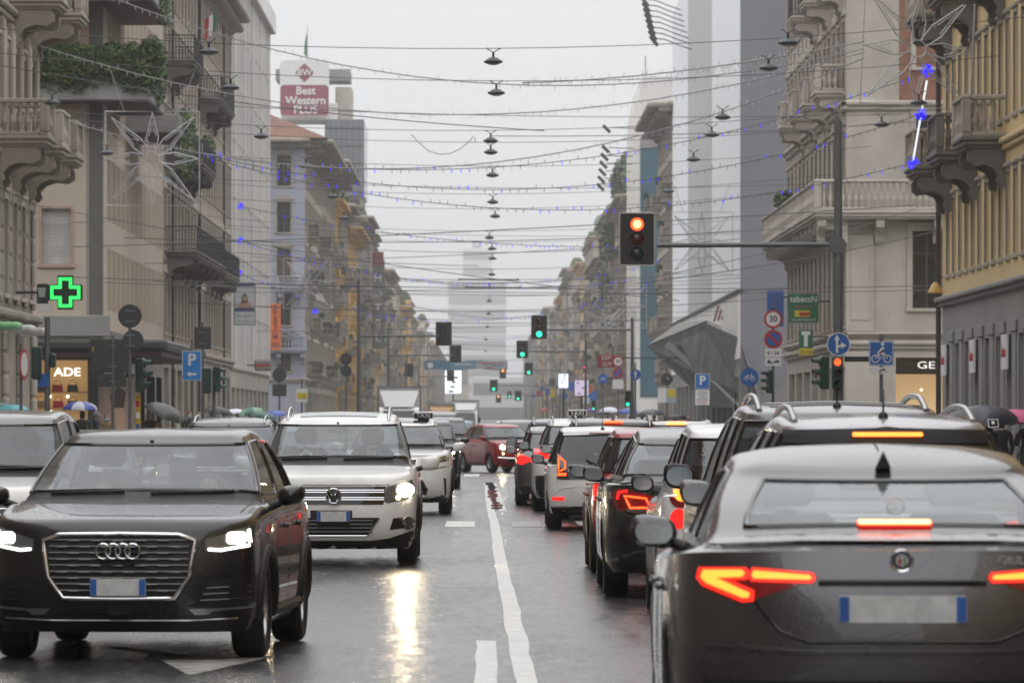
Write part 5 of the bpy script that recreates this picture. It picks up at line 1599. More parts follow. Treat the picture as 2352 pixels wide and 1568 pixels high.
STONE = mat('grey beige stone', (.34,.30,.25), .7, var=.2, vscale=.8, stain=.55, bump=.3, bscale=25)
STONE_D = mat('weathered dark stone', (.15,.135,.12), .75, var=.25, vscale=.8, stain=.6, bump=.3, bscale=25)
STONE_L = mat('pale stone', (.45,.41,.36), .7, var=.14, vscale=.6, stain=.35, bump=.2, bscale=25)
BRICK = mat('red brown brickwork', (.24,.115,.075), .8, var=.25, vscale=3, bump=.3, bscale=12)
STUCCO = mat('beige stucco', (.49,.41,.335), .85, var=.08, vscale=.5, stain=.18, bump=.25, bscale=60)
STUCCO_W = mat('pinkish stucco', (.40,.28,.22), .85, var=.08, vscale=.5, stain=.2, bump=.25, bscale=60)
CONC = mat('grey concrete', (.25,.245,.235), .8, var=.12, vscale=.7, stain=.35, bump=.2, bscale=30)
TAUPE = mat('taupe render', (.31,.255,.205), .8, var=.15, vscale=.5, stain=.4)
YEL = mat('yellow ochre render', (.60,.45,.23), .8, var=.08, vscale=.4, stain=.22, stain_col=(.38,.29,.17))
YEL2 = mat('deep yellow render', (.62,.40,.12), .8, var=.12, vscale=.4, stain=.3)
LAV = mat('lavender grey render', (.34,.35,.41), .8, var=.08, vscale=.4, stain=.15)
CREAM = mat('cream render', (.40,.35,.28), .8, var=.12, vscale=.4, stain=.3)
WHITEB = mat('white cladding', (.74,.72,.69), .6, var=.08, vscale=.5, stain=.2)
GREYB = mat('mid grey render', (.22,.21,.2), .8, var=.15, vscale=.4, stain=.3)
ROOFT = mat('terracotta tiles', (.19,.095,.068), .8, var=.3, vscale=2, bump=.5, bscale=8)
ROOFC = mat('dull copper roof', (.16,.22,.19), .6, var=.2)
SHUT_G = mat('dark green shutter', (.03,.04,.035), .6)
SHUT_B = mat('brown shutter', (.085,.065,.05), .6)
SHUT_W = mat('pale roller blind', (.42,.41,.39), .6)
FR_W = mat('white window frame', (.5,.49,.46), .5)
FR_D = mat('dark window frame', (.05,.045,.04), .5)
SHOPLIT = emis('shop interior light', (1.0,.70,.36), 1.1)

# ---- L1: ornate stone corner house at the left edge
Y0, Y1 = 20, 176
r = empty('stone_house', (-15.2, Y0, 0), label='ornate grey stone house with scrolled balcony brackets and rusticated strips', cat='building')
b = MB(); b.box(-16, -.35, 0, Y1-Y0-.5, .05, 27.9, STONE); b.build('core', None, r)
S = Face(r, (-15.2, Y0, 0), pi/2)
L = Y1-Y0
fl = [(5.6,8.6),(10.7,13.4),(15.4,18.2),(19.8,22.4)]
ops = [q for q in grid_ops(0, L, fl, 3.0, 1.3, random.Random(2), ('win','shutter'))]
S.wall(0, L, 0, 28, ops, STONE, .4); windows(S, [o for o in ops if o[0] > 60], SHUT_B, PANE_D, .4, (.22, .10, STONE_L, 1, True))
band(S, 0, L+.3, 4.6, .5, .35, STONE); band(S, 0, L+.3, 9.6, .45, .3, STONE); band(S, 0, L+.3, 14.3, .45, .3, STONE)
for z in (.3, 1.0, 1.7, 2.4, 3.1, 3.8):    # rusticated courses at the corner
    for k in range(3):
        b = MB(); b.bbox(-.55, .55, -.16, 0, 0, .62, .05, STONE_L); S.place('quoin', b.mesh('quoin'), L-.6-k*5.2, 0, z)
qm = MB(); qm.bbox(-.45, .45, -.12, 0, 0, .72, .05, STONE); qm = qm.mesh('quoin')
for k in range(5):
    for i in range(5): S.place('quoin', qm, L-.5-k*3.0, 0, 5.3+i*.8)
for k, (u, z, d) in enumerate(((L-1.4, 10.4, 1.75), (L-7.2, 10.4, 1.75), (L-1.4, 15.1, 1.9), (L-7.2, 15.1, 1.7), (L-13, 10.4, 1.75), (L-1.4, 19.4, 1.6))):
    balcony(S, u-1.5, u+1.4, z, d, 'stone', STONE, STONE_L if k % 2 else STONE, rail=1.15, corbels=2, ch=1.15)
for k in range(6):   # fluted pilasters between the windows
    b = MB(); b.bbox(-.42, .42, -.22, 0, 10.8, 14.2, .04, STONE)
    for j in range(5): b.bbox(-.34+j*.15, -.26+j*.15, -.26, -.2, 11.1, 13.9, .02, STONE_L)
    S.place('pilaster', b.mesh('pilaster'), L-.6-k*3.0, 0, 0)
b = MB(); b.box(-.05, L-.2, .4, .45, 18.4, 27, BRICK); S.place('brick_panel', b.mesh('brick_panel'), 0, -.42, 0)
Fr = Face(r, (-15.2-16, Y1, 0), 0)
# ---- L2: beige stucco house with the ivy balcony
Y0, Y1 = 206, 244
r, S, Fr = block('stucco_house', 'beige stucco house with ivy covered corner balcony and dark shop canopy', -1, Y0, Y1, 30, STUCCO, 15.0, 22)
L = Y1-Y0
fl = [(6.0+3.55*i, 8.4+3.55*i) for i in range(6)]
ops = []
for (a, b_) in fl:
    for i in range(13):
        u = 2.0+i*2.75; ops += [(u, u+.55, a, b_, 'win'), (u+.95, u+1.5, a, b_, 'win')]
S.wall(0, L, 5.2, 30, ops, STUCCO, .35); windows(S, ops, FR_W, PANE_B, .35, (.07, .05, STUCCO, 0, False))
sh = [(1.0, 5.0, .3, 3.4), (6.0, 11.5, .3, 3.6), (12.5, 18, .3, 3.6), (19, 25, .3, 3.6), (26, 32, .3, 3.6), (33, 37, .3, 3.6)]
S.wall(0, L, 0, 5.2, sh, TRIM, .5, 'ground_floor'); windows(S, sh, DARKSTEEL, PANE_D, .5)
D = 22
fops = [(D-2.45, D-1.30, 7.75, 9.95, 'roller'), (D-2.45, D-1.30, 14.9, 17.6, 'roller'), (D-2.45, D-1.30, 11.3, 13.4, 'roller'), (D-6, D-4.8, 7.75, 9.95, 'roller'), (D-6, D-4.8, 14.9, 17.6, 'roller')]
Fr.wall(0, D, 4.6, 30, fops, STUCCO, .25); windows(Fr, fops, SHUT_W, PANE_B, .25, (.10, .05, STUCCO_W, 0, True))
for u in (D-.35, D-.16):
    b = MB(); b.box(-.03, .03, -.012, .01, 5.6, 29, CONC); Fr.place('joint_strip', b.mesh('joint_strip'), u-.3, 0, 0)
for z in (9.4, 13.0, 16.5, 20.1):
    b = MB(); b.box(0, D, -.012, .01, z, z+.035, CONC); Fr.place('joint_strip', b.mesh('joint_strip'), 0, 0, 0)
b = MB(); b.box(0, .55, -.03, .01, 5.3, 29.5, mat('dark grey strip', (.11,.105,.10), .6)); Fr.place('drain_recess', b.mesh('drain_recess'), D-.58, 0, 0)
b = MB(); b.box(-1.4, 0, -.02, .01, 13.9, 29, STUCCO_W); Fr.place('panel', b.mesh('panel'), D-.6, 0, 0)
b = MB(); b.bbox(D-9, D+.25, -.22, .01, 4.9, 5.75, .04, CONC); Fr.place('fascia', b.mesh('fascia'), 0, 0, 0)
# ivy balcony round the corner
def box_balcony(x0, x1, y0, y1, z0, z1, soff, name='corner_balcony'):
    b = MB(); b.bbox(x0, x1, y0, y1, z0, z1, .05, CONC)
    o = b.build(name, None, r, loc=(15.0, -Y0, 0))
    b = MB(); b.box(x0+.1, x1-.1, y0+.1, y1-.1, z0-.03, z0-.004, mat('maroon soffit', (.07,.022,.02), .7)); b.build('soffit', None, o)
    return o
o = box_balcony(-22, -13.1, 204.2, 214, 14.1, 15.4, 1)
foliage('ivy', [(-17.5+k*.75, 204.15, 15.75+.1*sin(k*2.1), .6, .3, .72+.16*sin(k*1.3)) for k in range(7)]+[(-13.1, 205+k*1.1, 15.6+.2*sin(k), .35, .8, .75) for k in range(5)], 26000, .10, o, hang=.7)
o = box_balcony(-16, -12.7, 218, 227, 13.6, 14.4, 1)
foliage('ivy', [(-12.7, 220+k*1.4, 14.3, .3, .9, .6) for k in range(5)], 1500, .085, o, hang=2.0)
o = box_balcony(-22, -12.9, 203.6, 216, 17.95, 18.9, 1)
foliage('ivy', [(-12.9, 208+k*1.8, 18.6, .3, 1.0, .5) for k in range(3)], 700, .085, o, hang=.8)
# shop canopy and lit shop window
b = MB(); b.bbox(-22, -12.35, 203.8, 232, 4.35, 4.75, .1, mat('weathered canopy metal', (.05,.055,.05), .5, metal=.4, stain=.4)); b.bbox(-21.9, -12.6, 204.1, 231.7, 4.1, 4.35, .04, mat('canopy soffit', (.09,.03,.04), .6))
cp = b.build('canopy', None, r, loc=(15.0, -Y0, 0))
sr = empty('shop_front', (-17.15+15.0, -.30, 0), 0, r)
b = MB(); b.box(-1.8,3.4,.30,.34,4.0,4.4, DARKSTEEL); b.box(-1.8,-1.3,-.1,.3,0,4.3, STONE); b.box(1.55,1.95,-.1,.3,0,4.3,DARKSTEEL); b.build('frame', None, sr)
b = MB(); b.box(-1.3,1.55,.9,1.0,.3,4.0, emis('shop back wall lit', (1.0,.55,.22), .13)); b.build('back_wall', None, sr)
b = MB(); b.box(-1.3,1.55,.35,.9,.2,.3, STUCCO); b.box(-1.3,1.55,.35,.9,3.98,4.02, STUCCO); b.build('floor_board', None, sr)
b = MB(); b.box(1.95,3.35,.05,.12,.2,3.3, mat('poster board', (.30,.22,.17), .5)); ps = b.build('poster', None, sr)
b = MB(); b.add([(2.4,.045,.9),(3.1,.045,.9),(3.0,.045,1.9),(2.85,.045,2.2),(2.6,.045,2.2),(2.45,.045,1.8)], [(0,1,2,3,4,5)], mat('poster skin tone', (.45,.29,.2), .6)); b.add([(2.5,.04,2.1),(2.95,.04,2.1),(3.05,.04,2.7),(2.75,.04,2.95),(2.4,.04,2.6)], [(0,1,2,3,4)], mat('poster dark hair', (.05,.03,.025), .6)); b.build('portrait', None, ps)
for z in (1.40, 2.07, 2.70):
    b = MB(); b.box(-1.25,1.5,.5,.85,z,z+.04, mat('shelf wood', (.35,.22,.12), .4)); b.build('shelf', None, sr)
lettering('ADE', .46, emis('white shop letters', (1,.93,.8), 2.2), sr, (.72,.22,3.50), depth=.03, name='shop_lettering', sx=1.2)
for (x, z, cm_) in ((-.05,2.74,(.35,.02,.02)), (.55,2.74,(.03,.03,.025)), (-.02,2.11,(.45,.02,.03)), (.55,2.11,(.05,.04,.03)), (-.7,2.11,(.3,.2,.1)), (-.7,2.74,(.06,.05,.04))):
    e = empty('handbag', (-17.15+x+.35, 206-.30+.62, z), 0, label={(.35,.02,.02):'red handbag on the upper shelf of the lit shop window', (.45,.02,.03):'bright red handbag on the lower shelf of the lit shop window', (.03,.03,.025):'black handbag on the upper shelf beside the red one', (.05,.04,.03):'dark brown handbag on the lower shelf beside the red one', (.3,.2,.1):'tan handbag on the lower shelf', (.06,.05,.04):'brown handbag at the end of the upper shelf'}[cm_], cat='handbag', group='handbags in the shop window')
    bm_ = mat('bag leather %.2f%.2f' % cm_[:2], cm_, .35)
    b = MB(); b.prism([(-.22,0),(.22,0),(.19,.27),(-.19,.27)], -.07, .07, bm_); b.build('bag_body', None, e)
    b = MB(); b.prism([(-.20,.27),(.20,.27),(.16,.12),(0,.08),(-.16,.12)], -.085, -.07, bm_); b.build('flap', None, e)
    b = MB(); b.tube([(-.15,0,.26),(-.12,0,.40),(0,0,.46),(.12,0,.40),(.15,0,.26)], .012, 5, bm_); b.build('strap', None, e)
for x, z in ((.72,2.55),(.02,2.55),(.05,1.95)):
    b = MB(); b.lathe([(.001,-.05),(.05,-.03),(.06,0),(.05,.03),(.001,.05)], 10, emis('shop spot', (1,.85,.6), 6)); b.build('spot_lamp', None, sr, loc=(x,.45,z))
# ---- L3: dark ornate house with iron balconies
r, S, Fr, fl = classic('dark_house', 'dark weathered ornate house with black iron balconies', -1, 244.1, 309, 25.5, TAUPE, STONE, SHUT_B, floors=5, kinds=('win','shutter'), seed=5, balconies=0, eave=1.2, ped=2, front=False, rm=DARKSTEEL)
for (ya, yb, z, d) in ((246, 272, 9.6, 1.55), (256, 268, 14.2, 1.3), (246, 254, 18.6, 1.4), (280, 296, 9.6, 1.2), (246, 256, 14.2, 1.2), (275, 290, 18.6, 1.2)):
    balcony(S, ya-244.1, yb-244.1, z, d, 'iron', STONE_D, DARKSTEEL, rail=1.15, corbels=max(3, int((yb-ya)/4)), ch=.9, plants=(z == 14.2 and ya > 250))
for yy in (250.5, 274, 300):
    b = MB(); b.tube([(yy-244.1,-.08,.2),(yy-244.1,-.08,24.6)], .06, 7, DARKSTEEL); S.place('drain_pipe', b.mesh('drain_pipe', smooth=50), 0, 0, 0)
# ---- L4: white finned office block
Y0, Y1, H = 309.1, 364, 29.6
r, S, Fr = block('finned_office_block', 'pale office block with tall white vertical fins', -1, Y0, Y1, H, WHITEB)
L = Y1-Y0
fl = [(5.4+3.4*i, 7.9+3.4*i) for i in range(7)]
ops = grid_ops(0, L, fl, 3.0, 1.7, random.Random(4))
S.wall(0, L, 4.6, H, ops, TAUPE, .25); windows(S, ops, FR_D, PANE_D, .25)
gops = [(1+i*6, 6+i*6, .2, 3.6, 'win') for i in range(9)]
S.wall(0, L, 0, 4.6, gops, STONE_L, .6, 'ground_floor'); windows(S, gops, DARKSTEEL, PANE_D, .6)
fm_ = MB(); fm_.bbox(-.2, .2, -.13, 0, 4.7, H-.9, .02, WHITEB); fm_ = fm_.mesh('fin')
for i in range(int(L/3.0)+1): S.place('fin', fm_, .2+i*3.0+(.5 if i % 4 == 1 else 0), 0, 0)
for i in range(8): band(S, 0, L, 4.55+3.4*i, .3, .09, TAUPE, 'floor_band')
b = MB(); b.bbox(-.1, L+.1, -.5, .3, H-1.1, H+.3, .05, WHITEB); S.place('parapet', b.mesh('parapet'), 0, 0, 0)
# ---- L5: lavender corner house with tiled roof, and its taupe street front
r, S, Fr, fl = classic('lavender_house', 'lavender grey corner house with terracotta hip roof and stone balconies', -1, 437, 482, 25.2, CREAM, STONE, SHUT_B, floors=5, kinds=('shutter','win'), seed=8, bstyle=('iron','stone'), balconies=.38, eave=2.4, roof=ROOFT, depth=14, fwm=LAV, ped=2)
balcony(Face(r, (-15, 437, 0), 0), -2.4, -.2, 12.6, 1.2, 'stone', LAV, LAV, rail=1.1, corbels=2); balcony(Face(r, (-15, 437, 0), 0), -4.5, .2, 7.6, 1.2, 'stone', LAV, LAV, rail=1.1, corbels=3, plants=True)
r, S, Fr, fl = classic('taupe_house', 'taupe house with brown shutters and crowded balconies', -1, 482.1, 526, 25.8, TAUPE, STONE, SHUT_B, floors=5, kinds=('shutter','win'), seed=9, bstyle=('iron','stone'), balconies=.4, eave=2.6, roof=ROOFT, front=False, ped=2)
# the terraces run on, house after house
PALETTE = [('yellow', YEL2, YEL2), ('grey', GREYB, STONE), ('cream', CREAM, STONE), ('ochre', YEL, YEL), ('stone', STONE, STONE), ('taupe', TAUPE, STONE), ('pale', STONE_L, STONE_L)]
ORD = 'first second third fourth fifth sixth seventh eighth ninth tenth eleventh twelfth thirteenth fourteenth fifteenth sixteenth seventeenth eighteenth nineteenth twentieth'.split()
ORD += ['twenty-'+q for q in ORD[:9]]
def terrace(sx, Y0, Y1, order, seed, landmark, hs=(20.5, 27), w0=22):
    R_ = random.Random(seed); y = Y0; i = 0
    while y < Y1-10:
        w = min(Y1-y, R_.uniform(w0, w0*1.8)*(1 if y < 700 else 1.7)); nm, wm, tm = PALETTE[order[i % len(order)]]
        H = R_.uniform(*hs); lod = 0 if y < 560 else (1 if y < 950 else 2)
        r, S, Fr, fl = classic('terrace_house', '%s terrace house, %s beyond %s' % (nm, ORD[i], landmark), sx, y+.05, y+w, H, wm, tm, R_.choice((SHUT_B, SHUT_G, FR_D)), X=R_.uniform(14.7, 15.5), floors=R_.choice((5, 5, 6)),
            kinds=('shutter', 'win') if y < 900 else ('win',), seed=seed*50+i, bstyle=('iron', 'stone'), balconies=.34 if y < 900 else .22, eave=R_.uniform(.5, 1.9), roof=R_.choice((None, ROOFT, None)) if y < 900 else None,
            front=True, lod=lod, pitch=R_.uniform(2.6, 3.4) if y < 900 else 4.2, ped=R_.choice((1, 2)), group='terrace houses along the street', depth=14, fwin=False)
        if R_.random() < .45:
            q = MB(); a0 = w*R_.uniform(.1, .4); q.bbox(*sorted((sx*1.2, sx*9)), a0, a0+w*.4, H-.1, H+R_.uniform(1.5, 3.8), .1, wm); q.build('roof_storey', None, r)
        if R_.random() < .5: foliage('roof_garden', [(sx*.8, w*R_.random(), H+.8, 1.0, 2.5, 1.1) for _ in range(3)], 500, .3, r)
        y += w; i += 1
terrace(-1, 526.1, 1500, [0, 5, 0, 4, 1, 2, 3, 6, 4, 5, 2], 3, 'the taupe house')
r, S, Fr, fl = classic('grey_house', 'hazy grey house at the far end of the left side', -1, 1500.1, 2000, 24, GREYB, STONE, FR_D, floors=6, seed=14, balconies=0, eave=1.6, front=True, lod=2, pitch=6, ww=2)
# hotel tower with the round cornered sign
tw = empty('hotel_tower', (-21, 700, 0), label='tower with a white and crimson hotel sign on its roof', cat='building')
b = MB(); b.box(-5.2,4.6,0,22,0,32, CONC); b.build('wall', None, tw)
F = Face(tw, (-21, 699.98, 0), 0)
for i in range(3):
    for j in range(4):
        b = MB(); b.box(.3+i*1.4, 1.5+i*1.4, -.1, 0, 20.5+j*2.9, 22.6+j*2.9, PANE_D); F.place('window', b.mesh('window'), 0, 0, 0)
b = MB(); b.bbox(-.3,4.9,-.8,22,31.8,42,.05, mat('tower glass', (.13,.15,.17), .15, var=.2, vscale=.6)); tg = b.build('glass_storey', None, tw)
for i in range(8):
    b = MB(); b.box(-.32+i*.74,-.24+i*.74,-.92,-.8,31.8,42,FR_D); b.build('mullion', None, tg)
for z in (33.6,36,38.4,40.8):
    b = MB(); b.box(-.3,4.9,-.9,-.8,z,z+.12,FR_D); b.build('transom', None, tg)
b = MB(); b.bbox(-6.3,1.3,1,12,42,44.3,.1,WHITEB); b.build('roof_room', None, tw)
b = MB(); b.bbox(1.0,3.2,2,12,40,46.5,.1,STONE_L); b.build('stair_tower', None, tw)
b = MB(); b.bbox(-7.0,3.0,1.5,10,47.3,48.9,.1,CONC); b.build('roof_slab', None, tw)
sg = empty('roof_sign', (0, 0, 0), 0, tw)
bx = Matrix.Translation((-3.05, -.6, 0))
CRIM = mat('crimson sign', (.25,.035,.065), .5, var=.05); SIGNW = mat('sign white', (.72,.72,.72), .5, var=.05); SIGNRED = mat('sign red', (.42,.02,.025), .5); SIGNBLUE = mat('traffic blue', (.015,.115,.40), .45, var=.06); SIGNGREY = mat('sign back grey', (.05,.052,.056), .6, var=.15)
b = MB(); b.prism(rrect(-3.3,3.3,42.4,49.9,.7), 0, .5, SIGNW, bx); b.build('sign_board', None, sg)
b = MB(); b.prism(rrect(-3.22,3.22,42.5,46.6,.5), -.03, -.005, CRIM, bx); b.build('crimson_field', None, sg)
b = MB(); b.prism([(0,49.5),(1.1,48.5),(1.2,48.15),(0,46.95),(-1.2,48.15),(-1.1,48.5)], -.03, -.005, CRIM, bx); b.build('emblem', None, sg)
lettering('BW', 1.25, SIGNW, sg, (-3.05,-.66,48.25), name='emblem_lettering', depth=.02, bold=.02)
for t_, z in (('Best', 45.8), ('Western', 44.5), ('PLUS', 43.25)): lettering(t_, 1.5, SIGNW, sg, (-2.9,-.66,z), depth=.02, bold=.03)
fp = empty('flag_pole', at(706, 150, 706)-Vector((0,0,1.5)), label='thin flag pole with a furled green flag on the hotel tower', cat='flag pole')
b = MB(); b.tube([(0,0,-1),(0,0,7)], [.07,.04], 6, STEEL); b.build('pole', None, fp)
b = MB(); b.add([(0,0,6),(-.25,.05,5.2),(-.4,.1,4.2),(-.45,.05,3.0),(-.05,0,2.6),(0,0,4)], [(0,1,2,5),(5,2,3,4)], mat('flag green', (.05,.14,.08), .8)); b.build('flag', None, fp)
# ---------------------------------------------------------------- right side of the street
# ---- R1: yellow house with stone ground floor
Y0, Y1, H = -100, 171, 27
r, S, Fr = block('yellow_house', 'ochre yellow house with stone balconies over a grey stone ground floor', 1, Y0, Y1, H, YEL, 15.0, 16)
L = Y1-Y0
# local u = 0 at the far end (Y1)
ops = []; gops = []
for i in range(58):
    u = 1.6+i*2.15
    for (a, b_) in ((6.3, 8.7), (10.3, 13.1), (15.2, 17.9), (20.0, 22.4)): ops.append((u, u+.95, a, b_, 'shutter' if (i*3+int(a)) % 4 else 'win'))
for i in range(38):
    u = 1.2+i*3.3; gops.append((u, u+1.75, .15, 4.05, 'win'))
S.wall(0, L, 5.55, H, ops, YEL, .28); S.wall(0, L, 0, 5.55, gops, CONC, .45, 'ground_floor')
windows(S, [o for o in ops if o[0] < 50], SHUT_B, PANE_D, .28, (.13, .02, STONE, 1, True)); windows(S, [o for o in gops if o[0] < 50], DARKSTEEL, PANE_D, .45)
cap = MB(); cap.bbox(-.28,1.05+.28,-.08,0,4.1,4.45,.03,CONC); cap.bbox(0,1.05,-.04,0,.1,4.1,.02,CONC); cap = cap.mesh('pilaster')
for i in range(16): S.place('pilaster', cap, .05+i*3.3+2.95, 0, 0)
for i in range(3):
    e = MB(); e.box(0,1.5,-.16,-.10,3.05,4.05,SIGNW); sgo = S.place('shop_sign', e.mesh('shop_sign'), 1.2+i*9.9, 0, 0)
    e = MB()
    for k in range(9): q = (.42,.2,.26,.18,.22,.3,.2,.22,.2)[k]; e.box(.15+k*.135,.24+k*.135,-.166,-.161,3.42,3.42+q,SIGNRED)
    e.box(.15,1.32,-.166,-.161,3.40,3.45,SIGNRED); mesh_obj('red_script', e.mesh('red_script'), sgo)
band(S, -.15, L, 5.3, .3, .28, CONC); band(S, -.1, L, 9.35, .35, .22, YEL); band(S, -.1, L, 14.2, .35, .22, YEL); band(S, 0, L, H-.9, .9, 1.2, STONE)
for k, (u, z, d) in enumerate(((2.1, 9.75, 1.3), (10.7, 9.75, 1.3), (2.1, 14.6, 1.25), (10.7, 14.6, 1.3), (19.3, 9.75, 1.3), (19.3, 14.6, 1.3), (2.1, 19.4, 1.2))):
    balcony(S, u-1.7, u+1.6, z, d, 'stone', STONE_D, STONE if k != 1 else STONE_D, rail=1.2, corbels=2, ch=1.1)
Fb = Face(r, (31, 171, 0), pi)
b = MB(); b.tube([(15.0-.12,171.1,.2),(15.0-.12,171.1,26)], .09, 8, mat('brown drain pipe', (.05,.035,.03), .5)); b.build('drain_pipe', None, r, loc=(-15.0,100,0), smooth=60)
wl = empty('wall_lamp', (14.7, 170.2, 5.75), label='small yellow hooded lamp on the corner of the yellow house', cat='lamp')
b = MB(); b.lathe([(.04,.35),(.10,.30),(.24,.05),(.25,0),(.22,-.01)], 14, mat('yellow lamp hood', (.55,.36,.08), .4)); b.build('hood', None, wl, smooth=50)
b = MB(); b.tube([(0,0,.34),(0,.1,.5),(.25,.1,.5)], .03, 6, DARKSTEEL); b.build('bracket', None, wl)
# ---- R2: beige corner house with the long balustrade
Y0, Y1, H = 219, 262, 29
r, S, Fr = block('beige_house', 'beige corner house with long stone balustrade and lit shop windows', 1, Y0, Y1, H, STONE_L, 15.2, 18)
L = Y1-Y0
ops = grid_ops(0, L, [(5.6,9.2),(10.9,13.8),(15.4,18.4),(20,22.8)], 2.9, 1.3, random.Random(5), ('win','shutter'))
S.wall(0, L, 4.9, H, ops, STONE_L, .4); windows(S, ops, SHUT_B, PANE_D, .4, (.2, .04, STONE, 2, True))
gops = [(1.5+i*6, 6.3+i*6, .2, 3.9, 'win') for i in range(7)]
S.wall(0, L, 0, 4.9, gops, STONE_L, .6, 'ground_floor'); windows(S, gops, DARKSTEEL, PANE_D, .6)
fo = [(2.75, 4.0, 6.3, 9.55, 'win'), (2.9, 4.1, 11.6, 14.4, 'win'), (7, 8.2, 6.3, 9.55, 'win'), (7, 8.2, 11.6, 14.4, 'win'), (2.9, 4.1, 16.4, 19.2, 'win')]
go = [(2.05, 5.9, .2, 4.25, 'none'), (7, 11, .2, 4.25, 'none')]
Fr.wall(0, 18, 4.9, H, fo, STONE_L, .35); windows(Fr, fo, FR_D, PANE_D, .35, (.22, .08, STONE_L, 1, True)); Fr.wall(0, 18, 0, 4.9, go, STONE_L, .5, 'ground_floor')
b = MB(); b.box(2.2, 6.2, -.03, .01, 14.9, 28, BRICK); Fr.place('brick_panel', b.mesh('brick_panel'), 0, 0, 0)
b = MB(); b.box(1.2, 30, -.03, .01, 15.2, 27.6, mat('dusty pink brickwork', (.27,.19,.165), .8, var=.15, vscale=2, bump=.3, bscale=14)); 
for k in range(int(L/2.9)): 
    b = MB(); b.box(0, 1.2, -.03, .01, 15.0, 27.6, mat('dusty pink brickwork', (.27,.19,.165), .8, var=.15, vscale=2, bump=.3, bscale=14)); S.place('brick_panel', b.mesh('brick_panel'), -.45+k*L/int(L/2.9)+.05, 0, 0)
for z, h in ((4.6,.35),(5.1,.2),(14.6,.4)):
    band(S, 0, L+.3, z, h, .3, STONE_L); band(Fr, -.3, 18, z, h, .3, STONE_L)
b = MB(); b.bbox(-.1,1.1,-.14,0,5.3,9.4,.05,STONE_L); b.bbox(.1,.9,-.18,-.14,5.8,8.9,.03,STONE_L); Fr.place('corner_panel', b.mesh('corner_panel'), .05, 0, 0)
b = MB(); b.bbox(-.15,1.35,-.2,0,.15,4.5,.05,STONE_L); Fr.place('corner_panel', b.mesh('corner_panel'), .05, 0, 0)
balcony(S, L-41, L+.9, 10.35, 1.45, 'stone', STONE_L, STONE_L, rail=1.3, corbels=14, ch=1.0, name='long_balcony')
balcony(Fr, -1.46, 9.0, 10.352, 1.25, 'stone', STONE_L, STONE_L, rail=1.302, corbels=5, ch=1.0, name='long_balcony')
for (u, z) in ((L-3, 15.5), (L-11.5, 15.5), (L-20, 15.5), (L-29, 15.5), (L-3, 20), (L-11.5, 20), (L-20, 20)):
    balcony(S, u-1.5, u+1.5, z, 1.25, 'stone' if z < 17 else 'iron', STONE_L, STONE_L if z < 17 else DARKSTEEL, rail=1.15, corbels=2, ch=.8)
foliage('potted_shrub', [(15.2-1.2-15.2, 25, 11.9, .5, 1.6, .45)], 700, .09, r)
sr = empty('shop_front', (0, 0, 0), 0, r)
b = MB(); b.box(1.9,6.0,.5,.6,3.55,4.3,TRIM); b.box(1.9,2.08,.42,.6,.2,3.6,DARKSTEEL); b.box(5.8,6.0,.42,.6,.2,3.6,DARKSTEEL); b.build('frame', None, sr)
b = MB(); b.box(2.05,5.9,2.2,2.3,.2,3.6, emis('far shop wall lit', (1.0,.62,.30), .35)); b.build('back_wall', None, sr)
b = MB(); b.box(2.05,5.9,.6,2.2,.15,.2,STUCCO); b.build('floor_board', None, sr)
for x in (2.5, 3.4):
    b = MB()
    for z in (.3,.9,1.5): b.box(x,x+.7,1.2,1.7,z,z+.03,DARKSTEEL)
    for q in (x,x+.67): b.box(q,q+.03,1.2,1.23,.2,1.55,DARKSTEEL); b.box(q,q+.03,1.67,1.7,.2,1.55,DARKSTEEL)
    b.build('display_rack', None, sr)
lettering('GEOX', .42, emis('pale shop letters', (1,.97,.9), .75), sr, (3.85,.48,3.92), depth=.03, name='shop_lettering', sx=1.5)
b = MB(); b.lathe([(.001,-.05),(.05,0),(.001,.05)], 8, MATS['shop spot']); b.build('spot_lamp', None, sr, loc=(3.2,.9,2.9))
b = MB(); b.box(4.1,5.8,.1,.2,.3,1.75,mat('pale green poster', (.30,.36,.33), .5, var=.3, vscale=2)); ps = b.build('poster', None, sr)
b = MB(); b.tube([(4.6+.35*cos(a),.08,1.15+.35*sin(a)) for a in (k*.42 for k in range(15))], .06, 6, mat('poster green', (.12,.22,.15), .5), closed=True); b.build('poster_shape', None, ps)
b = MB(); b.box(2.9,3.9,.5,.55,6.5,9.4,emis('upper room lit', (1,.5,.18), .12)); b.build('lit_room', None, r)
# ---- R3: house under white scaffold sheeting, with steel entrance canopy
SHEETW = mat('white scaffold sheet', (.84,.86,.89), .6, var=.03, vscale=.5, bump=.3, bscale=.8)
SHEETG = mat('grey scaffold sheet', (.20,.20,.22), .7, var=.06, vscale=.4, bump=.4, bscale=.8)
SHEETP = mat('pale grey print stripe', (.48,.47,.46), .6, var=.04)
Y0, Y1, H = 306, 416, 34
r = empty('sheeted_house', (15.0, Y0, 0), label='tall house wrapped in white and grey scaffold sheeting', cat='building')
def sheet(name, m, F, u0, u1, z0, z1, off=0.0, seed=1, nu=24, nz=14):
    R_ = random.Random(seed); b = MB(); vs = []
    for j in range(nz+1):
        for i in range(nu+1):
            e = .05*sin(i*1.9+seed)+R_.uniform(-.02,.02)
            if i in (0, nu) or j in (0, nz): e = 0
            vs.append((u0+(u1-u0)*i/nu, -off+e, z0+(z1-z0)*j/nz))
    b.add(vs, [(j*(nu+1)+i, j*(nu+1)+i+1, (j+1)*(nu+1)+i+1, (j+1)*(nu+1)+i) for j in range(nz) for i in range(nu)], m)
    o = F.place(name, b.mesh(name, smooth=60, fix=False), 0, 0, 0); return o
b = MB(); b.box(.4, 16, .4, 109.6, 0, H-.5, CONC); b.build('core', None, r)
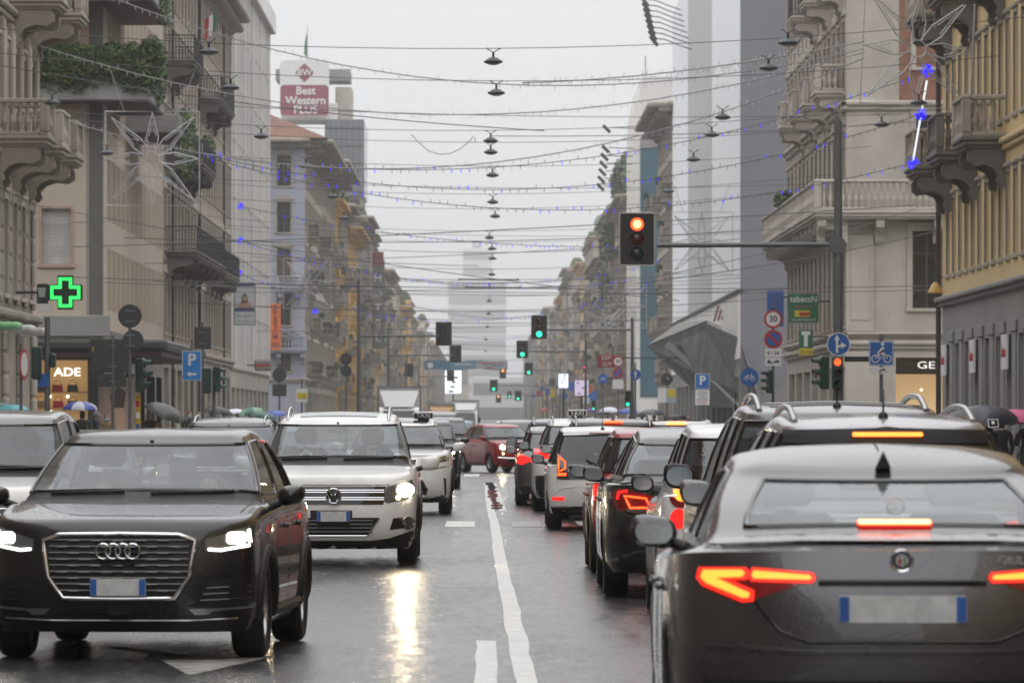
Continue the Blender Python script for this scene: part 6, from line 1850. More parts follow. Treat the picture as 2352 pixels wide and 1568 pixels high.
S = Face(r, (15.0, Y1, 0), -pi/2); Fr = Face(r, (15.0, Y0, 0), 0)
sheet('white_sheet', SHEETW, S, 0, 31.5, 9.3, H, 0, 1, 14); sheet('stripe_panel', SHEETP, S, 31.5, 72, 9.3, H, 0, 2, 16); sheet('white_sheet', SHEETW, S, 72, 110, 9.3, H, 0, 4, 16); sheet('grey_sheet', SHEETG, Fr, 0, 16, 4.2, H, 0, 3)
b = MB(); b.bbox(0, 110, -.1, .3, 5.2, 9.2, .05, WHITEB); S.place('fascia', b.mesh('fascia'), 0, 0, 0)
b = MB(); b.bbox(0, 110.1, -.25, .2, 9.1, 9.3, .03, DARKSTEEL); S.place('rail', b.mesh('rail'), 0, 0, 0)
gops = [(3+i*7.6, 9.3+i*7.6, .2, 4.2, 'win') for i in range(14)]
S.wall(0, 110, 0, 5.2, gops, GREYB, .6, 'ground_floor'); windows(S, gops, DARKSTEEL, PANE_D, .6); Fr.wall(0, 16, 0, 4.2, [], GREYB, .3, 'ground_floor')
# billboard lamps on curved arms
for k in range(8):
    bl = empty('billboard_lamp', (15.0, 396+k*2.8, 31.6-k*.0), label='floodlight on a long curved arm above the white sheeting', cat='floodlight', group='floodlights along the top of the sheeted house')
    bl.location = at(1552-k*.0+9*(3-k)*.8, 62-(3-k)*13, 398-k*3) ; bl.location.x = 15.0
    b = MB(); b.tube([(0,0,0),(-1.0,0,.35),(-2.0,0,.75),(-2.6,0,.8)], .045, 6, DARKSTEEL); b.build('arm', None, bl, smooth=60)
    b = MB(); b.bbox(-.45,.45,-.3,.3,-.12,.12,.05,DARKSTEEL,Matrix.Translation((-2.75,0,.62)) @ Matrix.Rotation(.9,4,'Y')); b.build('head', None, bl)
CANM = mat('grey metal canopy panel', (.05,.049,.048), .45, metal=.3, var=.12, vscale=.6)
cn = empty('entrance_canopy', (15.0, 306, 0), label='large folded grey metal canopy over the pavement', cat='canopy')
def quadplate(name, pts, t, m, parent):
    """thick plate from a planar-ish outline"""
    P_ = [Vector(p) for p in pts]; n = (P_[1]-P_[0]).cross(P_[2]-P_[0]).normalized()*t
    b = MB(); k = len(P_)
    b.add(P_+[p-n for p in P_], [tuple(range(k)), tuple(range(2*k-1, k-1, -1))]+[(i, k+i, k+(i+1) % k, (i+1) % k) for i in range(k)], m)
    return b.build(name, None, parent)
C_ = lambda px, py, Y: at(px, py, Y)-Vector((15.0, 306, 0))
A, B_, E, D_, G_ = C_(1490, 795, 340), C_(1625, 740, 322), C_(1735, 935, 304), C_(1640, 935, 330), C_(1700, 765, 312)
W1 = C_(1575, 850, 335)
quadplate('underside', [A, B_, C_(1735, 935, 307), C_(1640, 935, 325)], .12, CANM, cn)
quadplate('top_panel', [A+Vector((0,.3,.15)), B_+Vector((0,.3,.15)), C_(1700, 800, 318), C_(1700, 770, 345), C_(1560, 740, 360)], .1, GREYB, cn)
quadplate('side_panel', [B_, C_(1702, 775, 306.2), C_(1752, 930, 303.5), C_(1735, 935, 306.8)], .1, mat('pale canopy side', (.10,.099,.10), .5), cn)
for (p, q) in (((1535,785,332),(1650,880,322)), ((1600,830,328),(1700,925,308))):
    b = MB(); a_, c_ = C_(*p), C_(*q); b.tube([a_-Vector((.0,.6,.25)), c_-Vector((.0,.6,.25))], .28 if p[0] == 1535 else .12, 4, DARKSTEEL); b.build('light_slot', None, cn)
for k in range(7):
    b = MB(); a_ = C_(1640+k*9, 738-k*2, 330-k*2); b.tube([a_, a_+Vector((.3,0,1.0-.06*k))], .06, 4, mat('red rail slat', (.18,.05,.05), .6)); b.build('rail_slat', None, cn)
# ---- R4.. houses further on
r, S, Fr, fl = classic('brown_house', 'brown stone house with a wide eave behind the sheeted house', 1, 416.1, 452, 27, STONE, STONE, SHUT_B, floors=6, kinds=('win','shutter'), seed=21, bstyle='stone', balconies=.3, eave=2.0, front=True, ped=2)
# tower with the blue banner
tw = empty('banner_tower', (15.0, 514, 0), label='narrow white tower with a blue banner down its front', cat='building')
b = MB(); b.bbox(0,9,0,35,0,27,.2,CREAM); b.build('wall', None, tw)
b = MB(); b.prism([(-.02,0),(4.3,0),(4.3,35.5),(.6,35.5),(.1,33),(-.02,30)], -.3, 36, WHITEB); b.build('front_slab', None, tw)
b = MB(); b.box(.35,3.9,-.42,-.31,4,28.4,mat('blue banner', (.03,.10,.14), .5, var=.35, vscale=.12)); b.build('banner', None, tw)
b = MB(); b.bbox(.35,3.9,-.44,-.3,28.4,29.6,.05,CONC); b.build('head_panel', None, tw)
for x in (.9,3.9): 
    b = MB(); b.tube([(x,1,35.3),(x,1,37.6)], .06, 5, STEEL); b.build('mast', None, tw)
for k in range(7):
    bl = empty('billboard_lamp', (15.0, 516+k*4.6, 29.3+(1.2 if k == 0 else -.55*k)), label='floodlight on a straight arm beside the blue banner tower', cat='floodlight', group='floodlights on the banner tower')
    b = MB(); b.tube([(0,0,0),(-2.6,0,.1)], .05, 5, DARKSTEEL); b.build('arm', None, bl)
    b = MB(); b.bbox(-.5,.5,-.4,.4,-.15,.15,.05,DARKSTEEL,Matrix.Translation((-2.9,0,-.05)) @ Matrix.Rotation(.8,4,'Y')); b.build('head', None, bl)
r, S, Fr, fl = classic('garden_roof_house', 'cream house with shrubs growing on its roof terrace', 1, 549.5, 600, 25.5, CREAM, STONE, SHUT_B, floors=6, kinds=('win','shutter'), seed=22, bstyle=('stone','iron'), balconies=.4, eave=1.2, front=True, lod=0, fwin=False)
foliage('roof_garden', [(1.5,4+k*4,26.5+random.uniform(0,3.2),2.2,3.0,2.0+random.random()) for k in range(11)], 5200, .32, r)
r, S, Fr, fl = classic('ivy_house', 'house with hanging ivy and stone balconies', 1, 600.1, 660, 26, STONE, STONE, SHUT_B, floors=6, kinds=('win','shutter'), seed=23, bstyle=('stone','iron'), balconies=.4, eave=1.2, front=True, lod=1, fwin=False)
foliage('hanging_ivy', [(-.5,1.5+k*6,24-k*.6,.8,2.5,3) for k in range(5)], 2600, .3, r, hang=5)
r, S, Fr, fl = classic('copper_roof_house', 'house with a reddish attic and copper roof', 1, 660.1, 735, 22.5, CREAM, STONE, FR_D, floors=5, seed=24, bstyle='stone', balconies=.35, eave=1.2, front=True, lod=1, fwin=False)
b = MB(); b.bbox(.5,12,.5,30,22.5,27,.2,BRICK); b.build('attic', None, r); b = MB(); b.lathe([(7.5,0),(7.0,1),(4.5,2.2),(.01,2.8)], 16, ROOFC, Matrix.Translation((6.5,12,27))); b.build('roof', None, r)
terrace(1, 735.1, 1500, [2, 3, 5, 6, 4, 0, 2, 1, 6], 6, 'the copper roof', (22, 29))
r, S, Fr, fl = classic('far_terrace', 'hazy grey house at the far end of the right side', 1, 1500.1, 2000, 27, GREYB, STONE, FR_D, floors=6, seed=27, balconies=0, eave=1.6, front=True, lod=2, pitch=7, ww=2.4)
# ---- closing buildings and the far glass tower in the haze
def far_tower(name, label, X, Y, tiers, m):
    t = empty(name, (X, Y, 0), label=label, cat='building'); z = 0
    for (w, d, h) in tiers:
        b = MB(); b.bbox(-w/2,w/2,-d/2,d/2,z,z+h,.3,m); b.build('tier', None, t)
        n = max(2, int(h/9))
        for i in range(n):
            q = MB(); q.box(-w/2+.6,w/2-.6,-d/2-.15,-d/2+.1,z+h*(i+.25)/n,z+h*(i+.75)/n,PANE_B); q.build('window_band', None, t)
        z += h
    return t
far_tower('glass_tower', 'tall stepped tower fading into the haze at the end of the street', -4.5, 3400, [(38,28,94),(19,19,20),(7,7,6)], mat('far haze-paled cladding', (.62,.63,.65), .5))  # pale colour puts the haze into the tower's own surface
far_tower('end_block', 'broad pale block closing the street in the haze', 10, 2150, [(30,20,20)], mat('far haze-paled cladding', (.62,.63,.65), .5))  # same pale colour, so the block melts into the haze
far_tower('low_end_block', 'low grey block at the far end of the street', -14, 2100, [(16,20,26)], STONE_L)
# ---- the street goes on behind the camera, with a block added to darken reflections
far_tower('added_rear_block', 'stone block closing the street behind the viewpoint', 0, -190, [(60,20,24)], STONE)
r, S, Fr = block('side_house', 'plain stone house beside the near end of the street', -1, -170, 19.9, 24, STONE, 15.2); ops = grid_ops(0, 189.9, [(5,8),(10,13),(15,18)], 4, 1.6, random.Random(1)); S.wall(0, 189.9, 0, 24, ops, STONE, .4)
# ---------------------------------------------------------------- air
b = MB(); b.box(-70, 70, -205, 3450, -1.2, 124, None)
hz = b.build('haze', None, kind='stuff')
hm = bpy.data.materials.new('rain haze'); hm.use_nodes = True; t = hm.node_tree; t.nodes.clear()
o_ = t.nodes.new('ShaderNodeOutputMaterial'); pv = t.nodes.new('ShaderNodeVolumePrincipled')
pv.inputs['Color'].default_value = (.985,.99,1,1); pv.inputs['Density'].default_value = .00031; pv.inputs['Anisotropy'].default_value = 0.65
t.links.new(pv.outputs[0], o_.inputs['Volume']); hz.data.materials.append(hm)
# ---------------------------------------------------------------- signs, signals, poles
SIGNAL_G = mat('signal green housing', (.012,.045,.035), .45, coat=.3); SIGNAL_B = mat('signal black board', (.014,.014,.015), .4, coat=.3)
LAMP_R = emis('signal red', (1.0,.06,.015), 3.2); LAMP_RC = emis('signal red core', (1.0,.40,.13), 3.5); LAMP_G = emis('signal green', (.03,.85,.50), 1.5)
OFF_R = mat('signal red off', (.06,.008,.006), .2); OFF_A = mat('signal amber off', (.06,.012,.006), .2); OFF_G = mat('signal green off', (.006,.02,.018), .2)
SGREEN = mat('shop green', (.01,.13,.06), .5); SYEL = mat('sign yellow', (.62,.48,.02), .5); SORANGE = mat('sign orange', (.62,.13,.02), .5); SBLACK = mat('sign black', (.02,.02,.022), .5)
POLE = mat('grey painted pole', (.14,.15,.16), .5, metal=.2, stain=.3)
def disc(e, name, r, m, y=0, z=0, t=.012, x=0, n=28):
    b = MB(); b.prism(circle_pts(r, n, x, z), y-t, y, m); return b.build(name, None, e)
def plate_(e, name, x0, x1, z0, z1, m, y=0, t=.012, r=.03):
    b = MB(); b.prism(rrect(x0, x1, z0, z1, r, 3), y-t, y, m); return b.build(name, None, e)
def ring(e, name, r0, r1, m, y=0, z=0, x=0, t=.004):
    b = MB(); n = 28; vs = []
    for q in (r0, r1):
        for yy in (y-t, y): vs += [(x+q*cos(2*pi*i/n), yy, z+q*sin(2*pi*i/n)) for i in range(n)]
    fs = [(i, (i+1) % n, 2*n+(i+1) % n, 2*n+i) for i in range(n)]+[(2*n+i, 2*n+(i+1) % n, 3*n+(i+1) % n, 3*n+i) for i in range(n)]
    b.add(vs, fs, m); return b.build(name, None, e)
def poly(e, name, pts, m, y, t=.004):
    b = MB(); b.prism(pts, y-t, y, m); return b.build(name, None, e)
def post(e, h, r=.045, m=None, x=0, y=.06, z0=-.02):
    b = MB(); b.tube([(x,y,z0),(x,y,h)], r, 10, m or POLE); b.lathe([(r+.004,h),(r+.004,h+.02),(.001,h+.035)], 10, m or POLE, Matrix.Translation((x,y,0)))
    return b.build('post', None, e, smooth=40)
def clamps(e, zs, w=.18):
    for z in zs:
        b = MB(); b.box(-w, w, .002, .02, z-.012, z+.012, STEEL); b.build('clamp', None, e)
def stand(name, label, cat, X, Y, h, group=None, r=.045, m=None, z=.14):
    e = empty(name, (X, Y, z), label=label, cat=cat, group=group); post(e, h, r, m); return e
def traffic_light(name, label, loc, states, rz=0, s=1.0, board=False, parent=None, group=None, housing=None, cat='traffic light'):
    """three lamps; states e.g. 'R..' ; stands for itself unless parented"""
    e = empty(name, loc, rz, parent, **({} if parent is not None else dict(label=label, cat=cat, group=group)))
    h = MB(); hm = housing or (SIGNAL_B if board else SIGNAL_G)
    if board: h.prism(rrect(-.40*s,.40*s,-.60*s,.60*s,.05*s,3), .0, .03, hm); h.bbox(-.18*s,.18*s,.03,.18,-.54*s,.54*s,.03,hm)
    else: h.bbox(-.15*s,.15*s,0,.22*s,-.45*s,.45*s,.03,hm)
    h.build('housing', None, e)
    if board:
        b = MB(); b.tube([(x,-.004,z) for x, z in rrect(-.40*s,.40*s,-.60*s,.60*s,.05*s,3)], .016*s, 5, mat('white board edge', (.5,.5,.5), .5), closed=True); b.build('border', None, e)
    rr = (.15 if board else .10)*s; dz = (.34 if board else .29)*s
    for k, z in enumerate((dz, 0, -dz)):
        on = states[k] != '.'
        m_ = (LAMP_R, AMBER, LAMP_G)[k] if on else (OFF_R, OFF_A, OFF_G)[k]
        b = MB(); b.lathe([(rr,0),(rr*.9,.02),(.001,.045)], 20, m_, Matrix.Translation((0,-.005,z)) @ Matrix.Rotation(pi/2,4,'X')); l = b.build('lens', None, e, smooth=50)
        if on and k == 0 and board:
            b = MB(); b.lathe([(rr*.62,.035),(.001,.05)], 16, LAMP_RC, Matrix.Translation((0,-.006,z)) @ Matrix.Rotation(pi/2,4,'X')); b.build('lens_core', None, l)
        b = MB(); vs = []; n = 12
        for q, yy in ((rr*1.12,0),(rr*1.06,-.22*s if not board else -.06)):
            vs += [(q*cos(a), yy*(1 if 0 < i < n else .4), z+q*sin(a)) for i, a in enumerate(-.3+(pi+.6)*i/n for i in range(n+1))]
        b.add(vs, [(i,i+1,n+2+i,n+1+i) for i in range(n)], hm); b.build('visor', None, e, smooth=60)
    return e
# --- overhead red signal on its arm, with the turn arrow disc and lower signals on the same pole
e = empty('signal_mast', (8.13, 120, .0), label='tall grey mast whose long arm holds the red signal', cat='mast')
b = MB(); b.tube([(0,0,0),(0,0,3),(0,0,8.45)], [.12,.11,.085], 12, POLE); b.build('pole', None, e, smooth=50)
b = MB(); b.tube([(0,0,5.62),(-4.15,0,5.60)], .058, 10, POLE); b.lathe([(.001,-.07),(.2,-.06),(.2,.06),(.001,.07)], 16, POLE, Matrix.Translation((-.02,-.05,5.6)) @ Matrix.Rotation(pi/2,4,'X')); b.build('arm', None, e, smooth=50)
d = disc(e, 'arrow_disc', .27, SIGNBLUE, -.13, 3.33); ring(e, 'disc_rim', .25, .272, SIGNW, -.143, 3.33)
poly(d, 'arrow', [(-.06,3.13),(-.01,3.13),(-.01,3.25),(.06,3.28),(.06,3.23),(.19,3.30),(.06,3.38),(.06,3.33),(-.01,3.30),(-.01,3.43),(.03,3.43),(-.035,3.55),(-.10,3.43),(-.06,3.43)], SIGNW, -.145)
traffic_light('traffic_light', 'overhead traffic light showing red on the long arm', (3.51, 119.9, 5.74), 'R..', board=True)
traffic_light('traffic_light', 'small roadside traffic light showing red beside the mast', (8.10, 119.75, 2.68), 'R..', s=.82)
traffic_light('traffic_light', 'green housed traffic light turned sideways beside the mast', (7.72, 120.0, 2.68), '...', rz=radians(-80), s=.85)
b = MB(); b.box(.15,.7,-.05,.0,2.93,3.05,SBLACK); b.build('name_bar', None, e)
# --- right hand signs
e = stand('road_sign', 'blue square cyclist sign with white arrow plate below', 'road sign', 9.58, 126, 3.5)
plate_(e, 'board', -.30,.30,2.76,3.36, SIGNBLUE); plate_(e, 'border', -.285,.285,2.775,3.345, SIGNW, -.0125, .002); plate_(e, 'field', -.27,.27,2.79,3.33, SIGNBLUE, -.015, .002)
for x in (-.145,.145): ring(e, 'cycle_wheel', .075, .098, SIGNW, -.018, 2.93, x)
b = MB(); b.tube([(-.145,-.02,2.93),(-.08,-.02,3.04),(.08,-.02,3.05),(.0,-.02,2.93),(-.08,-.02,3.04)], .012, 5, SIGNW); b.tube([(.145,-.02,2.93),(.08,-.02,3.05),(.07,-.02,3.08)], .012, 5, SIGNW); b.build('cycle_frame', None, e)
poly(e, 'rider', [(-.05,3.06),(.0,3.06),(.06,2.95),(.1,2.96),(.05,3.08),(.03,3.12),(.06,3.16),(-.09,3.05),(-.10,3.08),(.0,3.2),(.03,3.24),(.07,3.2),(.075,3.1)], SIGNW, -.018); disc(e, 'rider_head', .042, SIGNW, -.018, 3.285, .003, .03, 14)
plate_(e, 'sub_plate', -.30,.30,2.56,2.73, SIGNW); b = MB(); b.tube([(-.04,-.016,2.59),(-.04,-.016,2.64),(.0,-.016,2.67),(.06,-.016,2.67)], .014, 5, SBLACK); b.build('plate_arrow', None, e); poly(e, 'plate_arrow', [(.05,2.635),(.05,2.705),(.11,2.67)], SBLACK, -.014)
clamps(e, (2.65, 2.9, 3.2))
def limit_disc(e, z, txt, r=.3, y=-.02):
    d = disc(e, 'limit_disc', r, SIGNRED, y, z); disc(d, 'field', r*.76, SIGNW, y-.0125, z, .003)
    lettering(txt, r*.95, SBLACK, d, (0, y-.018, z), depth=.002, bold=.006*r/.3, sx=.95); return d
def noparking(e, z, r=.3, y=-.02):
    d = disc(e, 'no_parking_disc', r, SIGNRED, y, z); disc(d, 'field', r*.74, SIGNBLUE, y-.0125, z, .003)
    a = .09*r/.3; q = r*.55
    poly(d, 'bar', [(-q-a*.5,z+q-a*.2),(-q+a*.4,z+q+a*.5),(q+a*.5,z-q+a*.2),(q-a*.4,z-q-a*.5)], SIGNRED, y-.017); return d
e = stand('road_sign', 'post with a thirty limit disc above a no parking disc', 'road sign', 9.35, 169, 5.1, m=mat('green post', (.02,.07,.06), .5))
limit_disc(e, 4.73, '30'); noparking(e, 4.08); plate_(e, 'time_plate', -.26,.26,3.50,3.78, SIGNW, -.02); lettering('0 - 24', .16, SBLACK, e, (0,-.034,3.63), depth=.002, bold=.004)
plate_(e, 'tow_plate', -.26,.26,3.22,3.48, SIGNW, -.02); poly(e, 'tow_truck', [(-.2,3.30),(-.02,3.30),(-.02,3.34),(-.1,3.36),(-.12,3.42),(-.17,3.42)], SBLACK, -.033); poly(e, 'towed_car', [(.0,3.31),(.2,3.33),(.2,3.38),(.12,3.41),(.02,3.36)], SBLACK, -.033)
traffic_light('traffic_light', 'green housed traffic light below the thirty limit post', (9.15, 168.8, 2.85), '...', rz=radians(-70), s=.85)
def bike_sign(e, z, r):
    d = disc(e, 'bike_disc', r, SIGNBLUE, -.02, z); k = r/.3
    for x in (-.11*k,.11*k): ring(d, 'cycle_wheel', .055*k, .075*k, SIGNW, -.036, z-.04*k, x)
    b = MB(); b.tube([(-.11*k,-.04,z-.04*k),(-.05*k,-.04,z+.07*k),(.06*k,-.04,z+.07*k),(.0,-.04,z-.04*k),(-.05*k,-.04,z+.07*k)], .012*k, 5, SIGNW); b.tube([(.11*k,-.04,z-.04*k),(.05*k,-.04,z+.11*k)], .012*k, 5, SIGNW); b.build('cycle_frame', None, d)
    return d
e = stand('road_sign', 'round blue bicycle sign on a thin post beside the canopy', 'road sign', 8.68, 171, 3.2); bike_sign(e, 2.87, .3)
def p_sign(e, x0, x1, z0, z1, m, arrow=False):
    plate_(e, 'board', x0,x1,z0,z1, SIGNW); plate_(e, 'field', x0+.018,x1-.018,z0+.018,z1-.018, m, -.0125, .002)
    w = x1-x0; lettering('P', w*.86, SIGNW, e, ((x0+x1)/2, -.018, z1-w*.48), depth=.002, bold=.012)
    if arrow:
        zz = z0+.2; poly(e, 'arrow', [(-.16,zz),(-.04,zz+.08),(-.04,zz+.028),(.15,zz+.028),(.15,zz-.028),(-.04,zz-.028),(-.04,zz-.08)], SIGNW, -.016)
e = stand('road_sign', 'blue parking sign above a white notice panel under the canopy', 'road sign', 9.4, 225, 3.6); p_sign(e, -.31,.31,2.82,3.48, SIGNBLUE)
plate_(e, 'notice', -.31,.31,2.14,2.78, SIGNW)
for k, w in enumerate((.2,.25,.15,.22,.24,.2)): b = MB(); b.box(-w,w,-.016,-.0125,2.68-k*.095,2.71-k*.095,SIGNRED if k > 3 else SBLACK); b.build('notice_line', None, e)
# --- shop signs fixed to the houses
def hung(name, label, cat, X, Y, Z): return empty(name, (X, Y, Z), label=label, cat=cat)
e = hung('shop_sign', 'green tobacconist sign reading tabacchi', 'shop sign', 14.0, 230, 0)
c0, c1 = at(1812,740,230), at(1880,674,230); w = (c1.x-c0.x)/2; e.location.x = (c0.x+c1.x)/2; zc = (c0.z+c1.z)/2; hh = (c1.z-c0.z)/2
b = MB(); b.bbox(-w,w,0,.2,zc-hh,zc+hh,.02,SGREEN); b.build('box', None, e)
lettering('tabacchi', .40, SIGNW, e, (0,-.01,zc+hh*.62), depth=.006, bold=.004, sx=.92); lettering('BONUS', .17, mat('dull red letter', (.35,.1,.06), .5), e, (0,-.01,zc+.06), depth=.006, sx=1.4)
b = MB(); b.box(-w*.62,w*.42,-.015,0,zc-.38,zc-.10,SYEL); b.box(-w*.3,w*.4,-.018,-.0151,zc-.34,zc-.18,SIGNRED); b.build('patch', None, e); lettering('VALORI BOLLATI', .13, SIGNW, e, (0,-.01,zc-hh*.82), depth=.004, sx=1.1)
b = MB(); b.tube([(w,.1,zc+.3),(15.3-e.location.x,.1,zc+.3)], .04, 6, DARKSTEEL); b.build('bracket', None, e)
e = hung('shop_sign', 'tall blue sign with orange script behind the thirty limit post', 'shop sign', 13.4, 244, 0)
c0, c1 = at(1762,749,244), at(1800,666,244); e.location.x = (c0.x+c1.x)/2; w = (c1.x-c0.x)/2
b = MB(); b.bbox(-w,w,0,.2,c0.z,c1.z,.02,mat('deep blue sign', (.02,.10,.36), .5)); b.build('box', None, e)
b = MB(); 
for k in range(5): z = c1.z-.25-k*.28; b.tube([(-.12,-.01,z),(0,-.01,z+.12),(.1,-.01,z-.02),(0,-.01,z-.14),(.06,-.01,z-.2)], .014, 4, mat('orange script', (.35,.17,.1), .5))
b.build('script', None, e); b = MB(); b.tube([(w,.1,c1.z-.3),(15.3-e.location.x,.1,c1.z-.3)], .04, 6, DARKSTEEL); b.build('bracket', None, e)
e = hung('shop_sign', 'green and white tobacco T sign with yellow strip', 'shop sign', 13.9, 226, 0)
c0, c1 = at(1835,815,226), at(1867,757,226); e.location.x = (c0.x+c1.x)/2; w = (c1.x-c0.x)/2; z1 = c1.z; z0 = c0.z
b = MB(); b.bbox(-w,w,0,.15,z0,z1,.02,SGREEN); b.build('box', None, e); poly(e, 'letter', [(-.19,z1-.06),(.19,z1-.06),(.19,z1-.22),(.08,z1-.22),(.08,z1-.72),(-.08,z1-.72),(-.08,z1-.22),(-.19,z1-.22)], SIGNW, -.004)
b = MB(); b.box(-w,w,-.012,-.001,z0,z0+.3,SYEL); b.build('strip', None, e); lettering('24 ore', .2, SBLACK, e, (0,-.018,z0+.14), depth=.003); b = MB(); b.tube([(w,.1,z1-.3),(15.3-e.location.x,.1,z1-.3)], .04, 6, DARKSTEEL); b.build('bracket', None, e)
# --- left hand signs (most show their grey backs)
e = stand('road_sign', 'two round sign backs on a tall post by the pharmacy corner', 'road sign', -9.02, 133, 4.35)
disc(e, 'disc_back', .30, SIGNGREY, .02, 4.1); disc(e, 'disc_back', .27, SIGNGREY, .035, 3.48, x=.08)
for z in (4.1,3.48):
    b = MB(); b.box(-.13,.13,-.0,.0075,z+.12,z+.15,STEEL); b.box(-.13,.13,0,.0075,z-.15,z-.12,STEEL); b.build('clamp', None, e)
e = stand('road_sign', 'large rectangular sign backs on a post before the lit shop', 'road sign', -9.95, 140, 3.7)
plate_(e, 'board_back', -.48,.48,2.72,3.62, SIGNGREY, .05); plate_(e, 'board_back', -.40,.36,2.35,2.70, SIGNGREY, .05); plate_(e, 'board_back', -.62,-.34,2.55,3.62, SIGNGREY, .08)
b = MB(); b.box(-.55,-.52,.062,.066,3.3,3.42,SYEL); b.build('sticker', None, e); clamps(e, (2.5,2.9,3.45), .12)
e = stand('signal_post', 'grey post with pedestrian signal and small blue plate at the left kerb', 'signal post', -9.2, 110, 3.6, r=.06)
plate_(e, 'street_plate', -.20,.04,2.15,2.42, SIGNBLUE, -.01); b = MB(); b.bbox(-.32,-.12,-.1,.12,2.3,3.0,.03,SIGNAL_G); b.bbox(.06,.18,-.1,.12,2.55,2.85,.03,SIGNAL_G); b.build('signal_box', None, e)
ys = mat('yellow post', (.55,.38,.03), .5, stain=.4)
e = stand('signal_post', 'yellow signal post covered with stickers', 'signal post', -8.85, 133.5, 2.75, r=.075, m=ys)
b = MB(); b.tube([(0,.06,2.70),(0,.06,3.1)], .08, 10, SIGNAL_G); b.build('green_cap', None, e)
for k in range(5): b = MB(); b.box(-.05,.05,-.02,-.016,.9+k*.3,1.05+k*.3,(SIGNW, SIGNBLUE, SIGNW, SIGNRED, SIGNW)[k]); b.build('sticker', None, e)
traffic_light('traffic_light', 'green housed traffic light turned sideways on the yellow post', (-8.68, 133.4, 2.75), '...', rz=radians(75), s=.95)
e = stand('road_sign', 'blue parking sign with white arrow pointing left', 'road sign', -9.12, 163, 3.95); p_sign(e, -.30,.30,2.70,3.62, mat('light traffic blue', (.02,.22,.62), .45), True)
e = stand('road_sign', 'square sign back on a post behind the parking sign', 'road sign', -8.95, 166, 4.55); plate_(e, 'board_back', -.27,.27,3.72,4.42, SIGNGREY, .02); clamps(e, (3.9,4.25), .12)
traffic_light('traffic_light', 'rear of a green housed traffic light near the parking sign', (-8.75, 165, 2.85), '...', rz=pi, s=.9); traffic_light('traffic_light', 'green housed traffic light on a short post near the parking sign', (-8.35, 165, 2.9), '...', rz=radians(110), s=.9)
e = stand('signal_post', 'short post carrying the two signals near the parking sign', 'signal post', -8.55, 165.2, 3.0, r=.06)
e = stand('road_sign', 'round sign back over a square one by the finned office block', 'road sign', -8.7, 222, 3.9); disc(e, 'disc_back', .30, SIGNGREY, .02, 3.4); plate_(e, 'board_back', -.3,.3,2.5,3.0, SIGNGREY, .02)
e = stand('bus_stop_sign', 'white and yellow stop sign in front of the lavender house', 'stop sign', -8.2, 235, 3.3); plate_(e, 'board', -.26,.26,2.3,2.9, SIGNW); plate_(e, 'yellow_field', -.22,.22,2.45,2.72, SYEL, -.0125)
e = stand('road_sign', 'pair of round sign backs on the signal mast across the junction', 'road sign', -6.9, 261, 4.9); disc(e, 'disc_back', .30, SIGNGREY, .02, 4.55); disc(e, 'disc_back', .28, SIGNGREY, .02, 3.95)
# --- signal masts over the carriageway
def mast(label, X, Y, zarm, xa, h, state, lbl, facing=0, s=1.0, xh=None):
    e = empty('signal_mast', (X, Y, .14), label=label, cat='mast')
    b = MB(); b.tube([(0,0,0),(0,0,h)], [.12,.08], 10, POLE); b.build('pole', None, e, smooth=50)
    b = MB(); b.tube([(0,0,zarm-.14),(xa-X,0,zarm-.14)], .055, 8, POLE); b.build('arm', None, e, smooth=50)
    traffic_light('traffic_light', lbl, (xa, Y-.1 if not facing else Y+.1, zarm+.12), state, rz=facing, board=True, s=s)
    return e
mast('grey mast with a green overhead signal beyond the junction', 7.4, 261, 6.15, 2.75, 6.6, '..G', 'overhead traffic light showing green beyond the junction')
mast('grey mast carrying the second green overhead signal', 6.9, 355, 6.35, 2.6, 7, '..G', 'second overhead traffic light showing green down the street')
mast('grey mast carrying the third green overhead signal', 7.0, 480, 6.3, 4.1, 7, '..G', 'third smaller green overhead traffic light down the street')
mast('left grey mast whose arm shows the back of a signal', -6.35, 265, 5.9, -2.05, 8.6, '...', 'dark rear of an overhead signal over the oncoming lane', pi)
mast('left grey mast further on with the rear of a signal', -6.7, 365, 6.2, -2.0, 8.0, '...', 'rear of the second overhead signal over the oncoming lane', pi)
mast('left grey mast far down the street', -7, 470, 6.1, -6.75, 7, '...', 'rear of a small overhead signal near the hotel', pi)
mast('left grey mast at the blue street banner', -7, 560, 6.4, -3.6, 7.4, '...', 'rear of a tiny overhead signal by the blue banner', pi)
